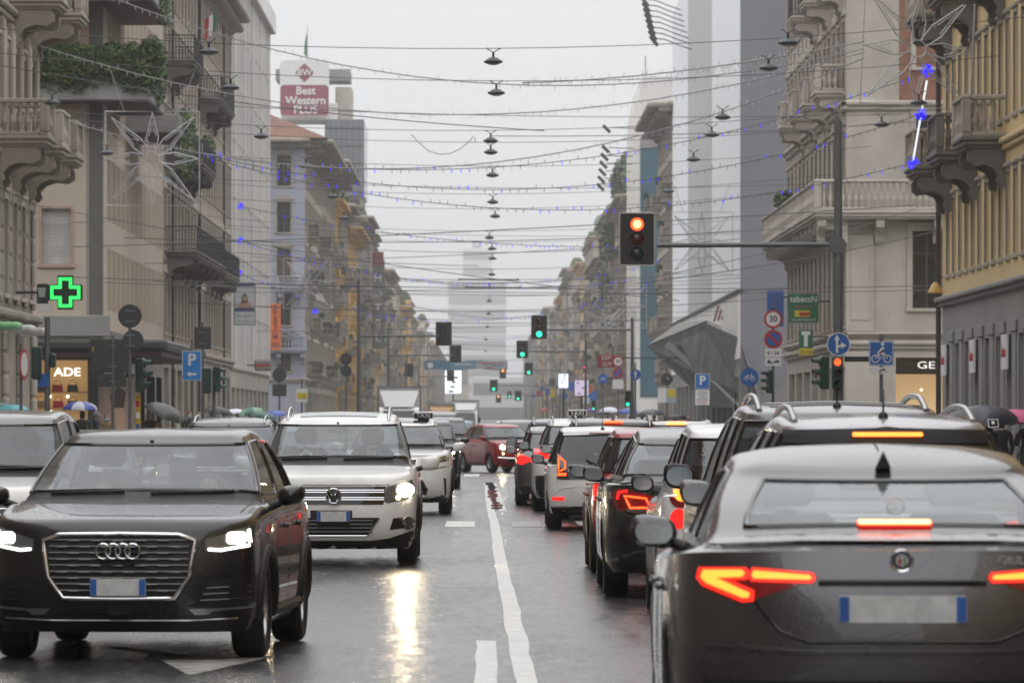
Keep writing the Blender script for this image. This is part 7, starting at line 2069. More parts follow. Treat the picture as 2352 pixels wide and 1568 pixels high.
for k, (px, py, Y, st) in enumerate(((1155,857,640,'R..'),(1134,885,520,'..G'),(1190,908,600,'..G'),(1145,915,800,'R..'),(1170,905,900,'..G'),(1442,915,250,'..G'),(1363,930,400,'..G'),(1343,850,420,'R..'))):
    p = at(px, py, Y)
    traffic_light('traffic_light', ['tiny overhead light showing red in the far haze', 'far green signal hanging low over the lanes', 'far green signal beside the queue of cars', 'far red signal dot over the oncoming lane', 'farthest green signal dot in the haze', 'roadside signal showing green below the round arrow sign', 'roadside signal showing green beyond the crimson shop sign', 'roadside signal showing red above the limit discs'][k], p, st, board=k < 5, s=1.0 if k < 5 else .9)
    if k < 5:
        q = empty('signal_mast', (7.2 if p.x > 0 else -7.2, Y+.2, .14), label=['thin far mast with the tiny red light', 'thin far mast with a low green light', 'thin far mast beside the queue', 'thin far mast with the red dot', 'farthest thin mast in the haze'][k], cat='mast')
        b = MB(); b.tube([(0,0,0),(0,0,p.z-.1)], .08, 6, POLE); b.tube([(0,0,p.z-.14),(p.x-q.location.x,0,p.z-.14)], .05, 6, POLE); b.build('pole', None, q)
    else:
        q = empty('signal_post', (p.x+.15, Y+.25, .14), label=['post with a green signal below the round arrow sign', 'post with a green signal beyond the crimson shop sign', 'post with a red signal above the limit discs'][k-5], cat='signal post')
        b = MB(); b.tube([(0,0,0),(0,0,p.z+.2)], .06, 6, POLE); b.build('pole', None, q)
# --- signs of the further right pavement
e = stand('road_sign', 'round blue straight ahead arrow sign on the green signal mast', 'road sign', 7.5, 259, 4.3); disc(e, 'disc', .27, SIGNBLUE, -.02, 3.75); poly(e, 'arrow', [(-.035,3.56),(.035,3.56),(.035,3.80),(.1,3.80),(0,3.95),(-.1,3.80),(-.035,3.80)], SIGNW, -.034)
e = stand('road_sign', 'smaller thirty limit disc over a no parking disc before the crimson sign', 'road sign', 6.9+.35, 283, 5.0); limit_disc(e, 4.68, '30', .29); noparking(e, 4.06, .29); plate_(e, 'plate', -.3,.3,3.2,3.7, SIGNW, -.02)
e = stand('road_sign', 'small round blue bicycle sign before the crimson sign', 'road sign', 6.6, 290, 4.2); bike_sign(e, 3.8, .27)
e = stand('road_sign', 'far limit disc above two no parking discs', 'road sign', 7.75, 400, 5.3); limit_disc(e, 4.95, '30', .28); noparking(e, 4.33, .28); noparking(e, 3.72, .28); plate_(e, 'plate', -.3,.3,2.8,3.3, SIGNW, -.02)
e = hung('shop_sign', 'crimson hanging shop sign with white letters', 'shop sign', 0, 330, 0)
c0, c1 = at(1373,843,330), at(1412,814,330); e.location.x = (c0.x+c1.x)/2; w = (c1.x-c0.x)/2
b = MB(); b.bbox(-w,w,0,.25,c0.z,c1.z,.02,mat('dull crimson', (.30,.03,.04), .5)); b.build('box', None, e); lettering('DP', .36, SIGNW, e, (0,-.01,c1.z-.22), depth=.005, sx=1.3); lettering('GY', .36, SIGNW, e, (.05,-.01,c0.z+.2), depth=.005, sx=1.3)
b = MB(); b.tube([(w,.12,c1.z-.2),(15.1-e.location.x,.12,c1.z-.2)], .05, 6, DARKSTEEL); b.build('bracket', None, e)
def screen(label, px0, py0, px1, py1, Y, col, st, pattern=6):
    c0, c1 = at(px0, py1, Y), at(px1, py0, Y); e = hung('led_screen', label, 'screen', (c0.x+c1.x)/2, Y, 0); w = (c1.x-c0.x)/2
    b = MB(); b.bbox(-w-.06,w+.06,0,.25,c0.z-.06,c1.z+.06,.02,DARKSTEEL); b.build('case', None, e)
    b = MB(); b.box(-w,w,-.012,-.001,c0.z,c1.z,emis('screen light %g%g' % (px0, py0), col, st)); b.build('picture', None, e)
    R_ = random.Random(int(px0)); h = c1.z-c0.z
    for k in range(pattern):
        b = MB(); z = c0.z+h*(k+.5)/pattern; x = R_.uniform(-w*.7,w*.3); b.box(x,x+R_.uniform(.2,.6)*w,-.02,-.0125,z-h*.05,z+h*.03,mat('screen dark mark', (.05,.06,.09), .4)); b.build('picture_mark', None, e)
    b = MB(); b.tube([(0,.3,c1.z),(0,.3,.14)], .09, 8, DARKSTEEL); b.build('post', None, e); return e
screen('bright bluish led screen beside the right pavement', 1283,858,1305,890,420,(.75,.85,1.0),1.1); screen('dim lilac led screen on the right pavement', 1320,872,1352,908,390,(.6,.52,.68),.5,3); screen('white led screen hanging over the far carriageway', 1022,850,1060,903,690,(.85,.92,1.0),1.1,5)
e = hung('street_banner', 'long blue banner hung across the far street', 'banner', at(1070,838,610).x, 610, 0); c0, c1 = at(975,848,610), at(1166,828,610); w = (c1.x-c0.x)/2
b = MB(); n = 14; b.add([(-w+2*w*i/n, .08*sin(i*1.7), z+.05*sin(i*.9)) for z in (c0.z,c1.z) for i in range(n+1)], [(i,i+1,n+2+i,n+1+i) for i in range(n)], mat('banner blue', (.06,.19,.32), .6)); b.build('cloth', None, e, smooth=60)
zb_ = (c0.z+c1.z)/2
plate_(e, 'pale_panel', 1.2, w-.1, c0.z+.05, c1.z-.05, mat('banner pale', (.42,.45,.48), .6), -.1, .01)
plate_(e, 'light_panel', -1.8, 1.2, c0.z+.05, c1.z-.05, mat('banner light blue', (.14,.30,.42), .6), -.1, .01)
for (xa, xb, za, m_) in ((1.3,4.4,.28,SIGNRED),(2.0,3.4,.08,SGREEN),(3.2,4.4,-.05,SIGNBLUE),(2.2,3.3,-.3,SIGNRED),(-1.4,.6,.1,SIGNW)): plate_(e, 'print_stripe', xa, xb, zb_+za-.05, zb_+za+.06, m_, -.112, .004, .02)
disc(e, 'emblem', .36, SIGNW, -.1, (c0.z+c1.z)/2, .01, -w+.7)
b = MB(); b.tube([(-15+-e.location.x,0,c1.z+.1),(15-e.location.x,0,c1.z+.1)], .02, 4, DARKSTEEL); b.build('cord', None, e)
e = stand('bus_stop_sign', 'white and yellow stop sign beside the folded canopy', 'stop sign', 8.05, 230, 2.95); plate_(e, 'board', -.40,-.02,2.25,2.9, SIGNW); plate_(e, 'board', .0,.40,2.25,2.9, mat('pale blue board', (.4,.44,.5), .5)); plate_(e, 'yellow_field', .04,.36,2.5,2.84, SYEL, -.0125)
e = stand('street_clock', 'round black street clock in front of the canopy', 'clock', 8.5, 243, 4.0); disc(e, 'case', .27, SBLACK, -.0, 3.4, .1); disc(e, 'dial', .22, SIGNGREY, -.105, 3.4, .01); b = MB(); b.box(-.012,.012,-.13,-.12,3.4,3.56,SIGNW); b.box(0,.12,-.13,-.12,3.39,3.41,SIGNW); b.build('hands', None, e)
# small blue, red and yellow signs crowding the far right pavement
R_ = random.Random(31)
far_cols = [('blue', SIGNBLUE), ('red', SIGNRED), ('white', SIGNW), ('orange', SORANGE), ('yellow', SYEL), ('dark', SIGNGREY)]
spots = [(1362,912,480,0),(1330,905,500,1),(1310,890,520,0),(1296,912,560,0),(1270,905,620,4),(1284,900,590,2),(1258,902,700,0),(1246,895,760,0),(1238,905,820,1),(1352,897,450,3),(1268,880,640,5),(1225,910,900,0)]
nth = ['below the far limit discs', 'next to the lilac screen', 'under the bright screen', 'left of the bright screen', 'low on the far pavement', 'beside a yellow one', 'in front of the ivy house', 'before the copper roof house', 'half lost in the haze', 'under the crimson sign', 'over the crowd of signs', 'farthest down the pavement']
for k, (px, py, Y, ci) in enumerate(spots):
    p = at(px, py, Y); e = empty('far_sign', (p.x, Y, .14), label='small %s sign %s' % (far_cols[ci][0], nth[k]), cat='road sign', group='small signs on the far right pavement')
    b = MB(); b.tube([(0,.05,0),(0,.05,p.z+.5)], .05, 6, POLE); b.build('post', None, e)
    if k % 2: disc(e, 'disc', .38, far_cols[ci][1], 0, p.z)
    else: plate_(e, 'board', -.36,.36,p.z-.45,p.z+.45, far_cols[ci][1])
# --- signs on the left houses
e = hung('pharmacy_cross', 'glowing green pharmacy cross on the stone house', 'shop sign', at(150,671,168).x, 168, at(150,671,168).z)
def cross(a, w): return [(-w,-a),(w,-a),(w,-w),(a,-w),(a,w),(w,w),(w,a),(-w,a),(-w,w),(-a,w),(-a,-w),(-w,-w)]
b = MB(); b.prism(cross(.55,.25), 0, .2, mat('cross dark green', (.006,.03,.018), .4)); b.build('case', None, e)
CG = emis('cross green light', (.03,1.0,.13), 1.2)
b = MB(); o_ = cross(.48,.215); i_ = cross(.385,.12); n = 12; b.add([(x,-.01,z) for x, z in o_]+[(x,-.01,z) for x, z in i_], [(k,(k+1) % n,n+(k+1) % n,n+k) for k in range(n)], CG); b.build('light_outline', None, e)
b = MB(); b.bbox(-.92,-.56,.02,.18,-.36,.28,.02,mat('cross side panel', (.008,.035,.028), .4)); sp = b.build('side_panel', None, e); poly(sp, 'mortar', [(-.84,-.15),(-.66,-.15),(-.64,.0),(-.61,.15),(-.89,.15),(-.86,.0)], mat('mortar pale', (.35,.4,.37), .5), .0)
b = MB(); b.tube([(-1.6,.1,0),(-.9,.1,0)], .05, 6, DARKSTEEL); b.box(-.85,-.45,.03,.15,-.62,-.42,SIGNW); b.build('bracket', None, e)
for k in range(3):
    e = hung('shop_awning', 'short white awning lamp on the stone house, %s' % ['green tipped', 'beside the pharmacy cross', 'at the corner'][k], 'awning', -14.9, 160.5+k*4.9, 4.55)
    b = MB(); b.bbox(0,.65,-.9,.9,-.16,.06,.07,SIGNW if k else mat('green white awning', (.25,.6,.3), .4)); b.build('hood', None, e); b = MB(); b.tube([(-.1,0,.2),(.5,0,.0)], .03, 5, DARKSTEEL); b.build('bracket', None, e)
e = stand('road_sign', 'round red rimmed sign seen edge on beside the stone house', 'road sign', -12.35, 140, 3.5); e.rotation_euler.z = radians(79); limit_disc(e, 2.95, '', .42)
e = hung('advert_sign', 'white hanging sign with a portrait and dark blue bands', 'shop sign', at(562,697,300).x, 300, 0); c0, c1 = at(538,746,300), at(588,648,300); w = (c1.x-c0.x)/2; z0, z1 = c0.z, c1.z
b = MB(); b.bbox(-w,w,0,.2,z0,z1,.02,STEEL); b.build('case', None, e); plate_(e, 'face', -w+.05,w-.05,z0+.05,z1-.05, mat('sign pale grey', (.5,.52,.53), .5), -.001)
NV = mat('navy print', (.04,.06,.16), .5); SK = mat('portrait skin', (.50,.31,.22), .6); HR = mat('portrait hair', (.12,.06,.04), .6)
for za, zb in ((z1-.22,z1-.05),(z0+.78,z0+1.0)): plate_(e, 'band', -w+.06,w-.06,za,zb, NV, -.0135, .003)
lettering('800 985 027', .17, NV, e, (0,-.015,z0+.5), depth=.002); lettering('lasermilano.it', .14, NV, e, (0,-.015,z0+.22), depth=.002)
poly(e, 'portrait_body', [(-.42,z0+1.0),(.45,z0+1.0),(.35,z0+1.28),(.12,z0+1.42),(-.1,z0+1.42),(-.35,z0+1.25)], SK, -.0135); poly(e, 'portrait_hair', [(-.22,z0+1.2),(-.12,z0+1.75),(.0,z0+1.83),(.13,z0+1.75),(.2,z0+1.3),(.1,z0+1.25),(-.1,z0+1.25)], HR, -.018); poly(e, 'portrait_face', circle_pts(.13,14,.02,z0+1.53,.10), SK, -.023)
b = MB(); b.tube([(-w,.1,z1-.3),(-15.2-e.location.x,.1,z1-.3)], .05, 6, DARKSTEEL); b.build('bracket', None, e)
e = hung('solarium_sign', 'tall orange sign reading solarium', 'shop sign', at(632.5,750,434.6).x, 434.6, 0); c0, c1 = at(620,803,434.6), at(645,697,434.6); w = (c1.x-c0.x)/2
b = MB(); b.bbox(-w,w,0,.25,c0.z,c1.z,.02,SORANGE); b.build('case', None, e)
for k, ch in enumerate('SOLARIUM'): lettering(ch, .46, mat('dark brown letter', (.06,.02,.015), .5), e, (0,-.01,c1.z-.3-k*.355), depth=.006, bold=.012, sx=1.2)
plate_(e, 'small_print', -w*.75,w*.75,c0.z+.2,c0.z+.62, mat('brown print', (.28,.07,.03), .5), -.002, .006)
e = hung('hotel_sign', 'tall grey sign with white letters reading hotel', 'hotel sign', at(868,715,690).x, 690, 0); c0, c1 = at(853,800,690), at(884,600,690); w = (c1.x-c0.x)/2
b = MB(); b.bbox(-w,w,0,.4,c0.z,c1.z,.02,mat('hotel sign grey', (.13,.125,.12), .6)); b.build('case', None, e)
for k, ch in enumerate('HOTEL'): lettering(ch, 1.35, SIGNW, e, (0,-.02,at(0,[638,673,706,742,776][k],690).z), depth=.01, bold=.03, sx=1.15)
plate_(e, 'crimson_board', -w*.85,w*.85,at(0,610,690).z,at(0,578,690).z, CRIM, -.02, .05)
e = hung('shop_sign', 'grey lozenge sign with red writing on the office block', 'shop sign', at(604,838,330).x, 330, 0); c = at(604,838,330); b = MB(); b.bbox(-.55,.55,0,.3,c.z-.36,c.z+.36,.1,mat('grey lozenge', (.25,.2,.18), .5)); b.build('case', None, e); plate_(e, 'red_script', -.5, .42, c.z-.08, c.z+.06, SIGNRED, -.004, .006)
b = MB(); b.tube([(-.5,.1,c.z),(-15.1-e.location.x,.1,c.z)], .05, 6, DARKSTEEL); b.build('bracket', None, e)
# crowd barrier at the right kerb
e = empty('crowd_barrier', (9.1, 85, .14), radians(8), label='steel crowd barrier at the right kerb', cat='barrier')
b = MB(); b.tube([(-.2,0,.05),(-.2,0,1.05),(1.9,0,1.05),(1.9,0,.05)], .022, 7, STEEL); b.tube([(-.2,0,.2),(1.9,0,.2)], .016, 6, STEEL); b.build('frame', None, e, smooth=50)
for k in range(14): b = MB(); b.tube([(-.08+k*.145,0,.2),(-.08+k*.145,0,1.05)], .009, 5, STEEL); b.build('bar', None, e)
# ---------------------------------------------------------------- overhead: lamps, cables, garlands, stars
CABLE = mat('dark cable', (.09,.09,.093), .6, var=0, rvar=0)
CABLEL = mat('pale cable', (.30,.30,.30), .6, var=0, rvar=0)
ZL = 11.0
lm = MB(); lm.lathe([(.001,.10),(.10,.095),(.17,.05),(.25,.0),(.24,-.045),(.17,-.07),(.001,-.075)], 16, mat('street lamp shell', (.06,.065,.075), .4, metal=.3)); LAMP_SHELL = lm.mesh('shell', smooth=40)
lg = MB(); lg.lathe([(.17,-.0711),(.10,-.10),(.001,-.11)], 14, mat('lamp glass', (.3,.32,.34), .2)); LAMP_GLASS = lg.mesh('lamp_glass', smooth=50)
lh = MB(); lh.tube([(0,0,.09),(0,0,.24)], .035, 6, DARKSTEEL); lh.tube([(-.17,0,.33),(0,0,.22),(.17,0,.33)], .014, 5, DARKSTEEL)
for q in (-.17,.17): lh.lathe([(.001,-.035),(.03,0),(.001,.035)], 7, STEEL, Matrix.Translation((q,0,.33)))
LAMP_HANG = lh.mesh('hanger')
def lamp(X, Y, z, label, group):
    e = empty('street_lamp', (X, Y, z), label=label, cat='street lamp', group=group)
    mesh_obj('shell', LAMP_SHELL, e); mesh_obj('lamp_glass', LAMP_GLASS, e); mesh_obj('hanger', LAMP_HANG, e)
rows = [137,150,175.5,183,200,224.5,240,268,285,302,335,368,408,457,520,600,700]
G1 = 'street lamps hung along the middle of the street'
for i, Y in enumerate(rows): lamp((.24,.35,.22,.23,.32,.37,.50,.27,.43,.48,.5,.4,.4,.4,.3,.2,.2)[i], Y, ZL, 'flat dark lamp hanging from a cable over the middle of the street', G1)
GL = 'street lamps hung over the left side'; GR = 'street lamps hung over the right side'
for px, py in ((530,200),(600,312),(702,380),(765,450),(790,500)): Y = 9.45*FPX/(968-py); lamp((px-VPX)*Y/FPX, Y, ZL, 'flat dark lamp hanging over the oncoming lanes', GL)
for px, py in ((120,235),(245,350),(480,118)): Y = 9.45*FPX/(968-py); lamp((px-VPX)*Y/FPX, Y, ZL, 'flat dark lamp hanging close to the left houses', 'street lamps close to the left houses')
for px, py in ((1810,97),(1765,155),(1660,268),(1635,308),(1593,365),(1535,438)): Y = 9.45*FPX/(968-py); lamp((px-VPX)*Y/FPX, Y, ZL, 'flat dark lamp hanging over the right lanes', GR)
for px, py in ((2025,285),(2110,235)): Y = 9.45*FPX/(968-py); lamp((px-VPX)*Y/FPX, Y, ZL, 'flat dark lamp hanging close to the yellow house', 'street lamps close to the right houses')
def cable(label, pts, r, m=CABLE, group='cables slung across the street', name='overhead_cable'):
    b = MB(); b.tube(pts, r, 4, m, cap=False); return b.build(name, None, None, smooth=60, label=label, cat='cable', group=group)
def sag(a, b_, d, n=16): return [Vector(a).lerp(Vector(b_), i/n)-Vector((0,0,d*4*(i/n)*(1-i/n))) for i in range(n+1)]
LBL = 'thin dark cable slung across the street carrying lamps'
for i, Y in enumerate(rows):
    w = .010 if Y < 300 else .016
    a = random.Random(i).uniform(-2,2)
    cable(LBL, sag((-14.9, Y+a, 12.15), (14.9, Y-a, 12.15), .82), w)
    if i in (3, 6, 9): cable(LBL, sag((-14.9, Y+a+.3, 12.9), (14.9, Y-a+2, 12.5), .35), .012)
R_ = random.Random(9)
for k in range(10):     # trolley and stay wires
    Y = 190+k*26+R_.uniform(-6,6); za = R_.uniform(7.0,9.4); cable('thin dark stay wire slung across the street', sag((-14.9, Y, za), (14.9, Y+R_.uniform(-14,14), za+R_.uniform(-1.5,1.5)), R_.uniform(.15,.6)), .016, group='stay wires across the street')
for (x0,y0,x1,y1,Y) in ((80,470,1560,690,185),(85,605,1500,560,230),(240,545,1100,610,240),(150,635,2165,655,178),(230,648,2165,665,200),(1460,650,2352,480,170),(1420,650,2100,480,210),(0,150,1250,300,150),(1130,312,2300,262,190)):
    cable('long dark wire crossing the street at a slant', sag(at(x0,y0,Y), at(x1,y1,Y+6), .25), .014, group='slanting wires')
b = MB()
for k, (x0, x1, y) in enumerate(((1055,1190,641),(1070,1195,659))):
    e = empty('wire_insulator', (0,0,0), label=['upper','lower'][k]+' thick dark insulator rod on the crossing wires', cat='insulator')
    q = MB(); q.tube([at(x0,y,300), at(x1,y+1,300)], .05, 6, CABLE); q.build('rod', None, e); q = MB()
    for xx in (x0, x1): q.lathe([(.001,-.1),(.07,0),(.001,.1)], 6, CABLE, Matrix.Translation(at(xx,y,300)))
    q.build('end_cap', None, e); cable('wire carrying the insulator rods', sag((-14.9,300,at(0,y,300).z+.25),(14.9,300,at(0,y,300).z+.25), .27), .016, group='wires with insulators')
# hanging loop of a lamp cable
cable('loose loop of thin cable hanging beside a lamp', [at(945,308,172)]+[at(x,y,172) for x, y in ((960,325),(985,347),(1010,354),(1035,352),(1060,340),(1080,322),(1088,312),(1092,318),(1090,328))], .014, CABLEL, group=None)
BLUE = emis('blue led', (.02,.012,1.0), 1.0); WLED = mat('pale unlit bulb', (.62,.63,.66), .3)
def garland(label, pts, blue, group, n=70, seed=0):
    e = empty('light_garland', pts[0], label=label, cat='string lights', group=group)
    R_ = random.Random(seed); o = Vector(pts[0]); P_ = [Vector(p)-o for p in pts]
    b = MB(); b.tube(P_, .014 if blue else .018, 4, CABLE if blue else CABLEL, cap=False); b.build('wire', None, e)
    b = MB(); d = MB()
    L_ = [0]
    for p, q in zip(P_, P_[1:]): L_.append(L_[-1]+(q-p).length)
    for i in range(n):
        s_ = L_[-1]*(i+.5)/n; k = max(j for j in range(len(P_)-1) if L_[j] <= s_); t = (s_-L_[k])/(L_[k+1]-L_[k])
        p = P_[k].lerp(P_[k+1], t); up = R_.choice((-1,-1,1))
        lit = blue and R_.random() < .3
        (b if lit else d).tube([p, p+Vector((R_.uniform(-.04,.04),0,up*.13))], [.018,.013] if lit else [.012,.009], 4, BLUE if lit else (WLED if not blue else CABLE))
    if b.v: b.build('lit_bulbs', None, e, kind='stuff')
    if d.v: d.build('bulbs', None, e, kind='stuff')
    return e
def curve3(p0, pm, p1, Y0, Ym, Y1, n=22):
    """smooth hanging line through three sighted points"""
    a, m, c = at(*p0, Y0), at(*pm, Ym), at(*p1, Y1)
    tm = (m.x-a.x)/(c.x-a.x); out = []
    for i in range(n+1):
        t = i/n; x = a.x+(c.x-a.x)*t
        q = a*((t-tm)*(t-1)/(tm*1.0))+m*(t*(t-1)/(tm*(tm-1)))+c*(t*(t-tm)/(1-tm)); out.append(q)
    return out
GW, GB = 'unlit white light strings across the street', 'blue light strings across the street'
for k, (a, m, c, Y) in enumerate((((250,-8),(1150,193),(1985,112),163), ((30,85),(1130,262),(1985,120),169), ((30,238),(1000,384),(1985,133),169), ((1200,190),(1500,170),(1985,95),150))):
    garland(['unlit white light string from the top of the left houses', 'unlit white light string from the upper tinsel ball', 'unlit white light string from the lower tinsel ball', 'short unlit white light string towards the big star'][k], curve3(a, m, c, Y, Y, Y-12), False, GW, 110, k)
for k, (a, m, c, Y) in enumerate((((455,350),(1130,384),(2128,165),184), ((458,352),(1230,433),(2115,262),184), ((460,356),(1300,482),(2097,374),186), ((552,473),(1100,556),(1560,560),240), ((552,552),(1000,646),(1520,600),260), ((551,628),(1050,735),(1500,650),280), ((620,560),(1050,655),(1450,640),330), ((700,600),(1050,722),(1430,690),380), ((760,680),(1080,776),(1390,730),420))):
    garland('blue light string ' + ['tied to the top of the glowing tube', 'tied to the middle of the glowing tube', 'tied to the foot of the glowing tube', 'from the highest blue cluster of the office block', 'from the middle blue cluster of the office block', 'from the lowest blue cluster of the office block', 'between the lavender house and the sheeted house', 'over the second signal mast', 'over the hotel'][k], curve3(a, m, c, Y, Y, Y-8 if k < 3 else Y+15), True, GB, 90, 40+k)
def cluster(label, p, r, m, group, n=60, name='tinsel_ball'):
    e = empty(name, p, label=label, cat='decoration', group=group); R_ = random.Random(int(p[0]*10)); b = MB()
    for _ in range(n):
        d = Vector((R_.gauss(0,1),R_.gauss(0,1),R_.gauss(0,1))).normalized(); q = d.orthogonal()*r*.5
        b.tube([d*r*.2, d*r*.8+q*.6, d*r+q*R_.uniform(-.6,.6)], .016 if m != BLUE else .014, 3, m)
    b.build('strands', None, e, kind='stuff')
    b = MB(); b.lathe([(.001,-r*.3),(r*.3,0),(.001,r*.3)], 8, CABLE); b.build('core', None, e); return e
cluster('upper fluffy pale ball of lights on the thin white pole', at(30,85,170), .26, CABLEL, 'pale balls on the white pole'); cluster('lower fluffy pale ball of lights on the thin white pole', at(18,240,170), .28, CABLEL, 'pale balls on the white pole')
e = empty('light_pole', at(28,240,170), label='thin white pole between two fluffy light balls', cat='light pole'); b = MB(); b.tube([(0,0,0),(-.03,0,4.5)], .035, 6, mat('white tube', (.6,.6,.58), .4)); b.build('tube', None, e); b = MB(); b.tube([(0,.05,1.2),(-1.0,.6,1.2)], .02, 5, STEEL); b.build('bracket', None, e)
e = empty('light_pole', at(2095,382,162), label='slanted glowing white tube by the yellow house', cat='light pole'); o = e.location
b = MB(); b.tube([Vector((0,0,0)), at(2129,185,162)-o], .03, 7, emis('white tube light', (.85,.92,1.0), .8)); b.build('tube', None, e, smooth=60); b = MB(); b.tube([(0,0,.1),(1.3,1,.2)], .025, 5, STEEL); b.build('bracket', None, e)
for k, (px, py) in enumerate(((2129,162),(2116,262),(2098,374))): cluster('bunch of blue lights at the %s of the glowing tube' % ['top','middle','foot'][k], at(px,py,161.5), .2, BLUE, 'blue bunches on the glowing tube', 26, 'light_cluster')
for k, (px, py) in enumerate(((552,473),(552,552),(550,627))): cluster('%s ball of blue lights at the finned office block' % ['upper','middle','lower'][k], at(px,py,305), .2, BLUE, 'blue balls at the office block', 30, 'light_cluster')
cluster('ball of blue lights near the solarium sign', at(723,715,340), .2, BLUE, None, 26, 'light_cluster')
STARM = mat('white star tubing', (.50,.51,.53), .35, metal=.2)
def star(label, px, py, Y, size, yaw=0, lean=0, group='star frames hung over the pavements', lit=True):
    c = at(px, py, Y); e = empty('star_frame', c, yaw, label=label, cat='star decoration', group=group); e.rotation_euler.y = lean
    h = size/2; rt = .018*size/3.3 if Y < 220 else .022
    b = MB(); b.tube([(-h,0,-h),(h,0,-h),(h,0,h),(-h,0,h)], rt*1.5, 5, STARM, closed=True); b.build('frame', None, e)
    b = MB(); rc = h*.15; b.tube([(rc*cos(a),0,rc*sin(a)) for a in (2*pi*i/20 for i in range(20))], rt*1.1, 5, STARM, closed=True); b.build('hub', None, e)
    for i in range(8):
        a = pi/4*i+pi/2; tip = h*(.98 if i % 2 == 0 else 1.25); P2 = lambda r, q: Vector((r*cos(q), 0, r*sin(q)))
        b = MB(); m_ = .36
        b.tube([P2(rc,a-.5), P2(h*.48,a-m_*.75), P2(tip,a)], rt*1.15, 5, STARM); b.tube([P2(rc,a+.5), P2(h*.48,a+m_*.75), P2(tip,a)], rt*1.15, 5, STARM)
        b.tube([P2(h*.48,a-m_*.45), P2(tip*.8,a), P2(h*.48,a+m_*.45)], rt, 5, STARM)
        b.build('ray', None, e)
    b = MB(); b.tube([(-h*.6,0,h),(-h*.9,.1,h*1.9)], .012, 4, CABLEL); b.tube([(h*.6,0,h),(h*.9,.1,h*1.9)], .012, 4, CABLEL); b.build('hanger', None, e); return e
star('big white star frame hung before the stucco house', 350, 364, 186, 3.35)
star('big white star frame hung before the yellow house', 2108, 112, 156, 3.45, radians(14), radians(3))
star('small white star frame before the lavender house', 705, 650, 300, 2.9, radians(-20)); star('faint white star frame before the white sheeting', 1612, 558, 262, 3.1); star('small white star frame beyond the green signal', 1437, 703, 380, 3.1, radians(10)); star('tiny star frame beyond the brown house', 1385, 745, 520, 3.1)
# flag on the dark house and the small one on the lavender house
for k, (px, py, Y) in enumerate(((482,60,262),(657,395,440))):
    e = empty('wall_flag', at(px,py,Y), parent=None, label=['green white and red flag hanging from the dark house','small red and green flag on the lavender house'][k], cat='flag'); b = MB(); b.tube([(-.6,0,.9),(.5,0,1.6)], .03, 5, STEEL); b.build('staff', None, e); e.scale = (.55,.55,.55)
    for j, (cx, cm) in enumerate(((-.45,SIGNRED),(-.05,SIGNW),(.3,mat('flag green', (.05,.14,.08), .8)))):
        b = MB(); b.add([(cx,0,.6+.3*j),(cx+.36,.05,.8+.3*j),(cx+.30,.1,-.4+.2*j),(cx+.22,.02,-1.3+.4*j),(cx-.05,0,-1.2+.3*j)], [(0,1,2,3,4)], cm); b.build('stripe', None, e)
# ---------------------------------------------------------------- people on the pavements and in the cars
def um(name, c, rough=.55): return mat('umbrella '+name, c, rough, var=.08, coat=.2)
NAVY, PINK, TEAL, DGR, BLK = um('navy', (.009,.013,.030)), um('pink', (.50,.045,.16)), um('teal', (.10,.42,.48)), um('dark grey green', (.055,.065,.065)), um('black', (.015,.015,.018))
GRN, LGRN, UBL, UWH, PUR, URED, UGREY = um('green', (.03,.13,.09)), um('pale green', (.17,.30,.20)), um('blue', (.06,.10,.38)), um('white', (.62,.64,.72)), um('purple', (.14,.05,.30)), um('red', (.4,.02,.03)), um('grey', (.10,.10,.12))
ROYAL = um('royal blue', (.07,.11,.48))
def pu(plabel, ulabel, px, py, Y, r, cols, coat, rz=0, tilt=(0,0), mask=False, hair=(.025,.018,.012), dx=0, kerb=.14, grp='people under umbrellas', scale=1.0, logo=None, hood=False, spin=.2, trousers=(.02,.02,.025)):
    tip = at(px, py, Y)
    scale = max(.8, min(scale, (tip.z-.10-kerb)/1.76))
    u = umbrella(ulabel, tip, r, cols, tilt, spin=spin, group='umbrellas on the pavements')
    # the holder stands so that the raised hand meets the shaft
    hx, hy = .10*scale, -.33*scale
    ex = Vector((sin(tilt[1])*-.95, sin(tilt[0])*.95, 0))
    off = Matrix.Rotation(rz, 3, 'Z') @ Vector((hx, hy, 0))
    person(plabel, (tip.x+ex.x-off.x+dx, tip.y+ex.y-off.y, kerb), rz, 'umbrella', coat, trousers, hair, mask, hood, scale, grp)
    return u
pu('person in a dark coat under the blue and white umbrella', 'umbrella with royal blue and white panels', 184, 921, 160, .56, [ROYAL, UWH], (.018,.018,.022), rz=pi, hood=True, spin=.35)
person('person in a dark jacket and grey headband walking past the lit shop', (-11.75, 158.6, .14), radians(100), 'walk', (.02,.025,.045), hair=(.2,.2,.21), group='people walking on the left pavement')
person('person with a blue mask and tan coat by the grey posts', (-11.35, 157.2, .14), radians(10), 'walk', (.22,.15,.08), hair=(.10,.06,.035), mask=True, group='people walking on the left pavement', scale=.95)
pu('person behind the tilted dark grey umbrella', 'dark grey green umbrella tilted towards the road', 385, 930, 150, .62, [DGR], (.03,.03,.032), rz=radians(20), tilt=(.25,.35))
person('person with a pale mask and brown hair beyond the grey umbrella', (-8.85, 157, .14), radians(5), 'walk', (.03,.03,.035), hair=(.08,.045,.03), mask=True, group='people walking on the left pavement')
person('person with fair hair and a red scarf near the parking sign', (-9.6, 176, .14), radians(15), 'walk', (.16,.02,.025), hair=(.2,.13,.07), mask=True, group='people walking on the left pavement')
pu('person in black under the black umbrella near the parking sign', 'black umbrella near the parking sign', 500, 932, 188, .58, [BLK], (.018,.018,.02), tilt=(0,.12), mask=True)
pu('person under the milky white umbrella', 'milky white umbrella between black and green ones', 541, 938, 192, .40, [UWH], (.05,.05,.055), rz=pi)
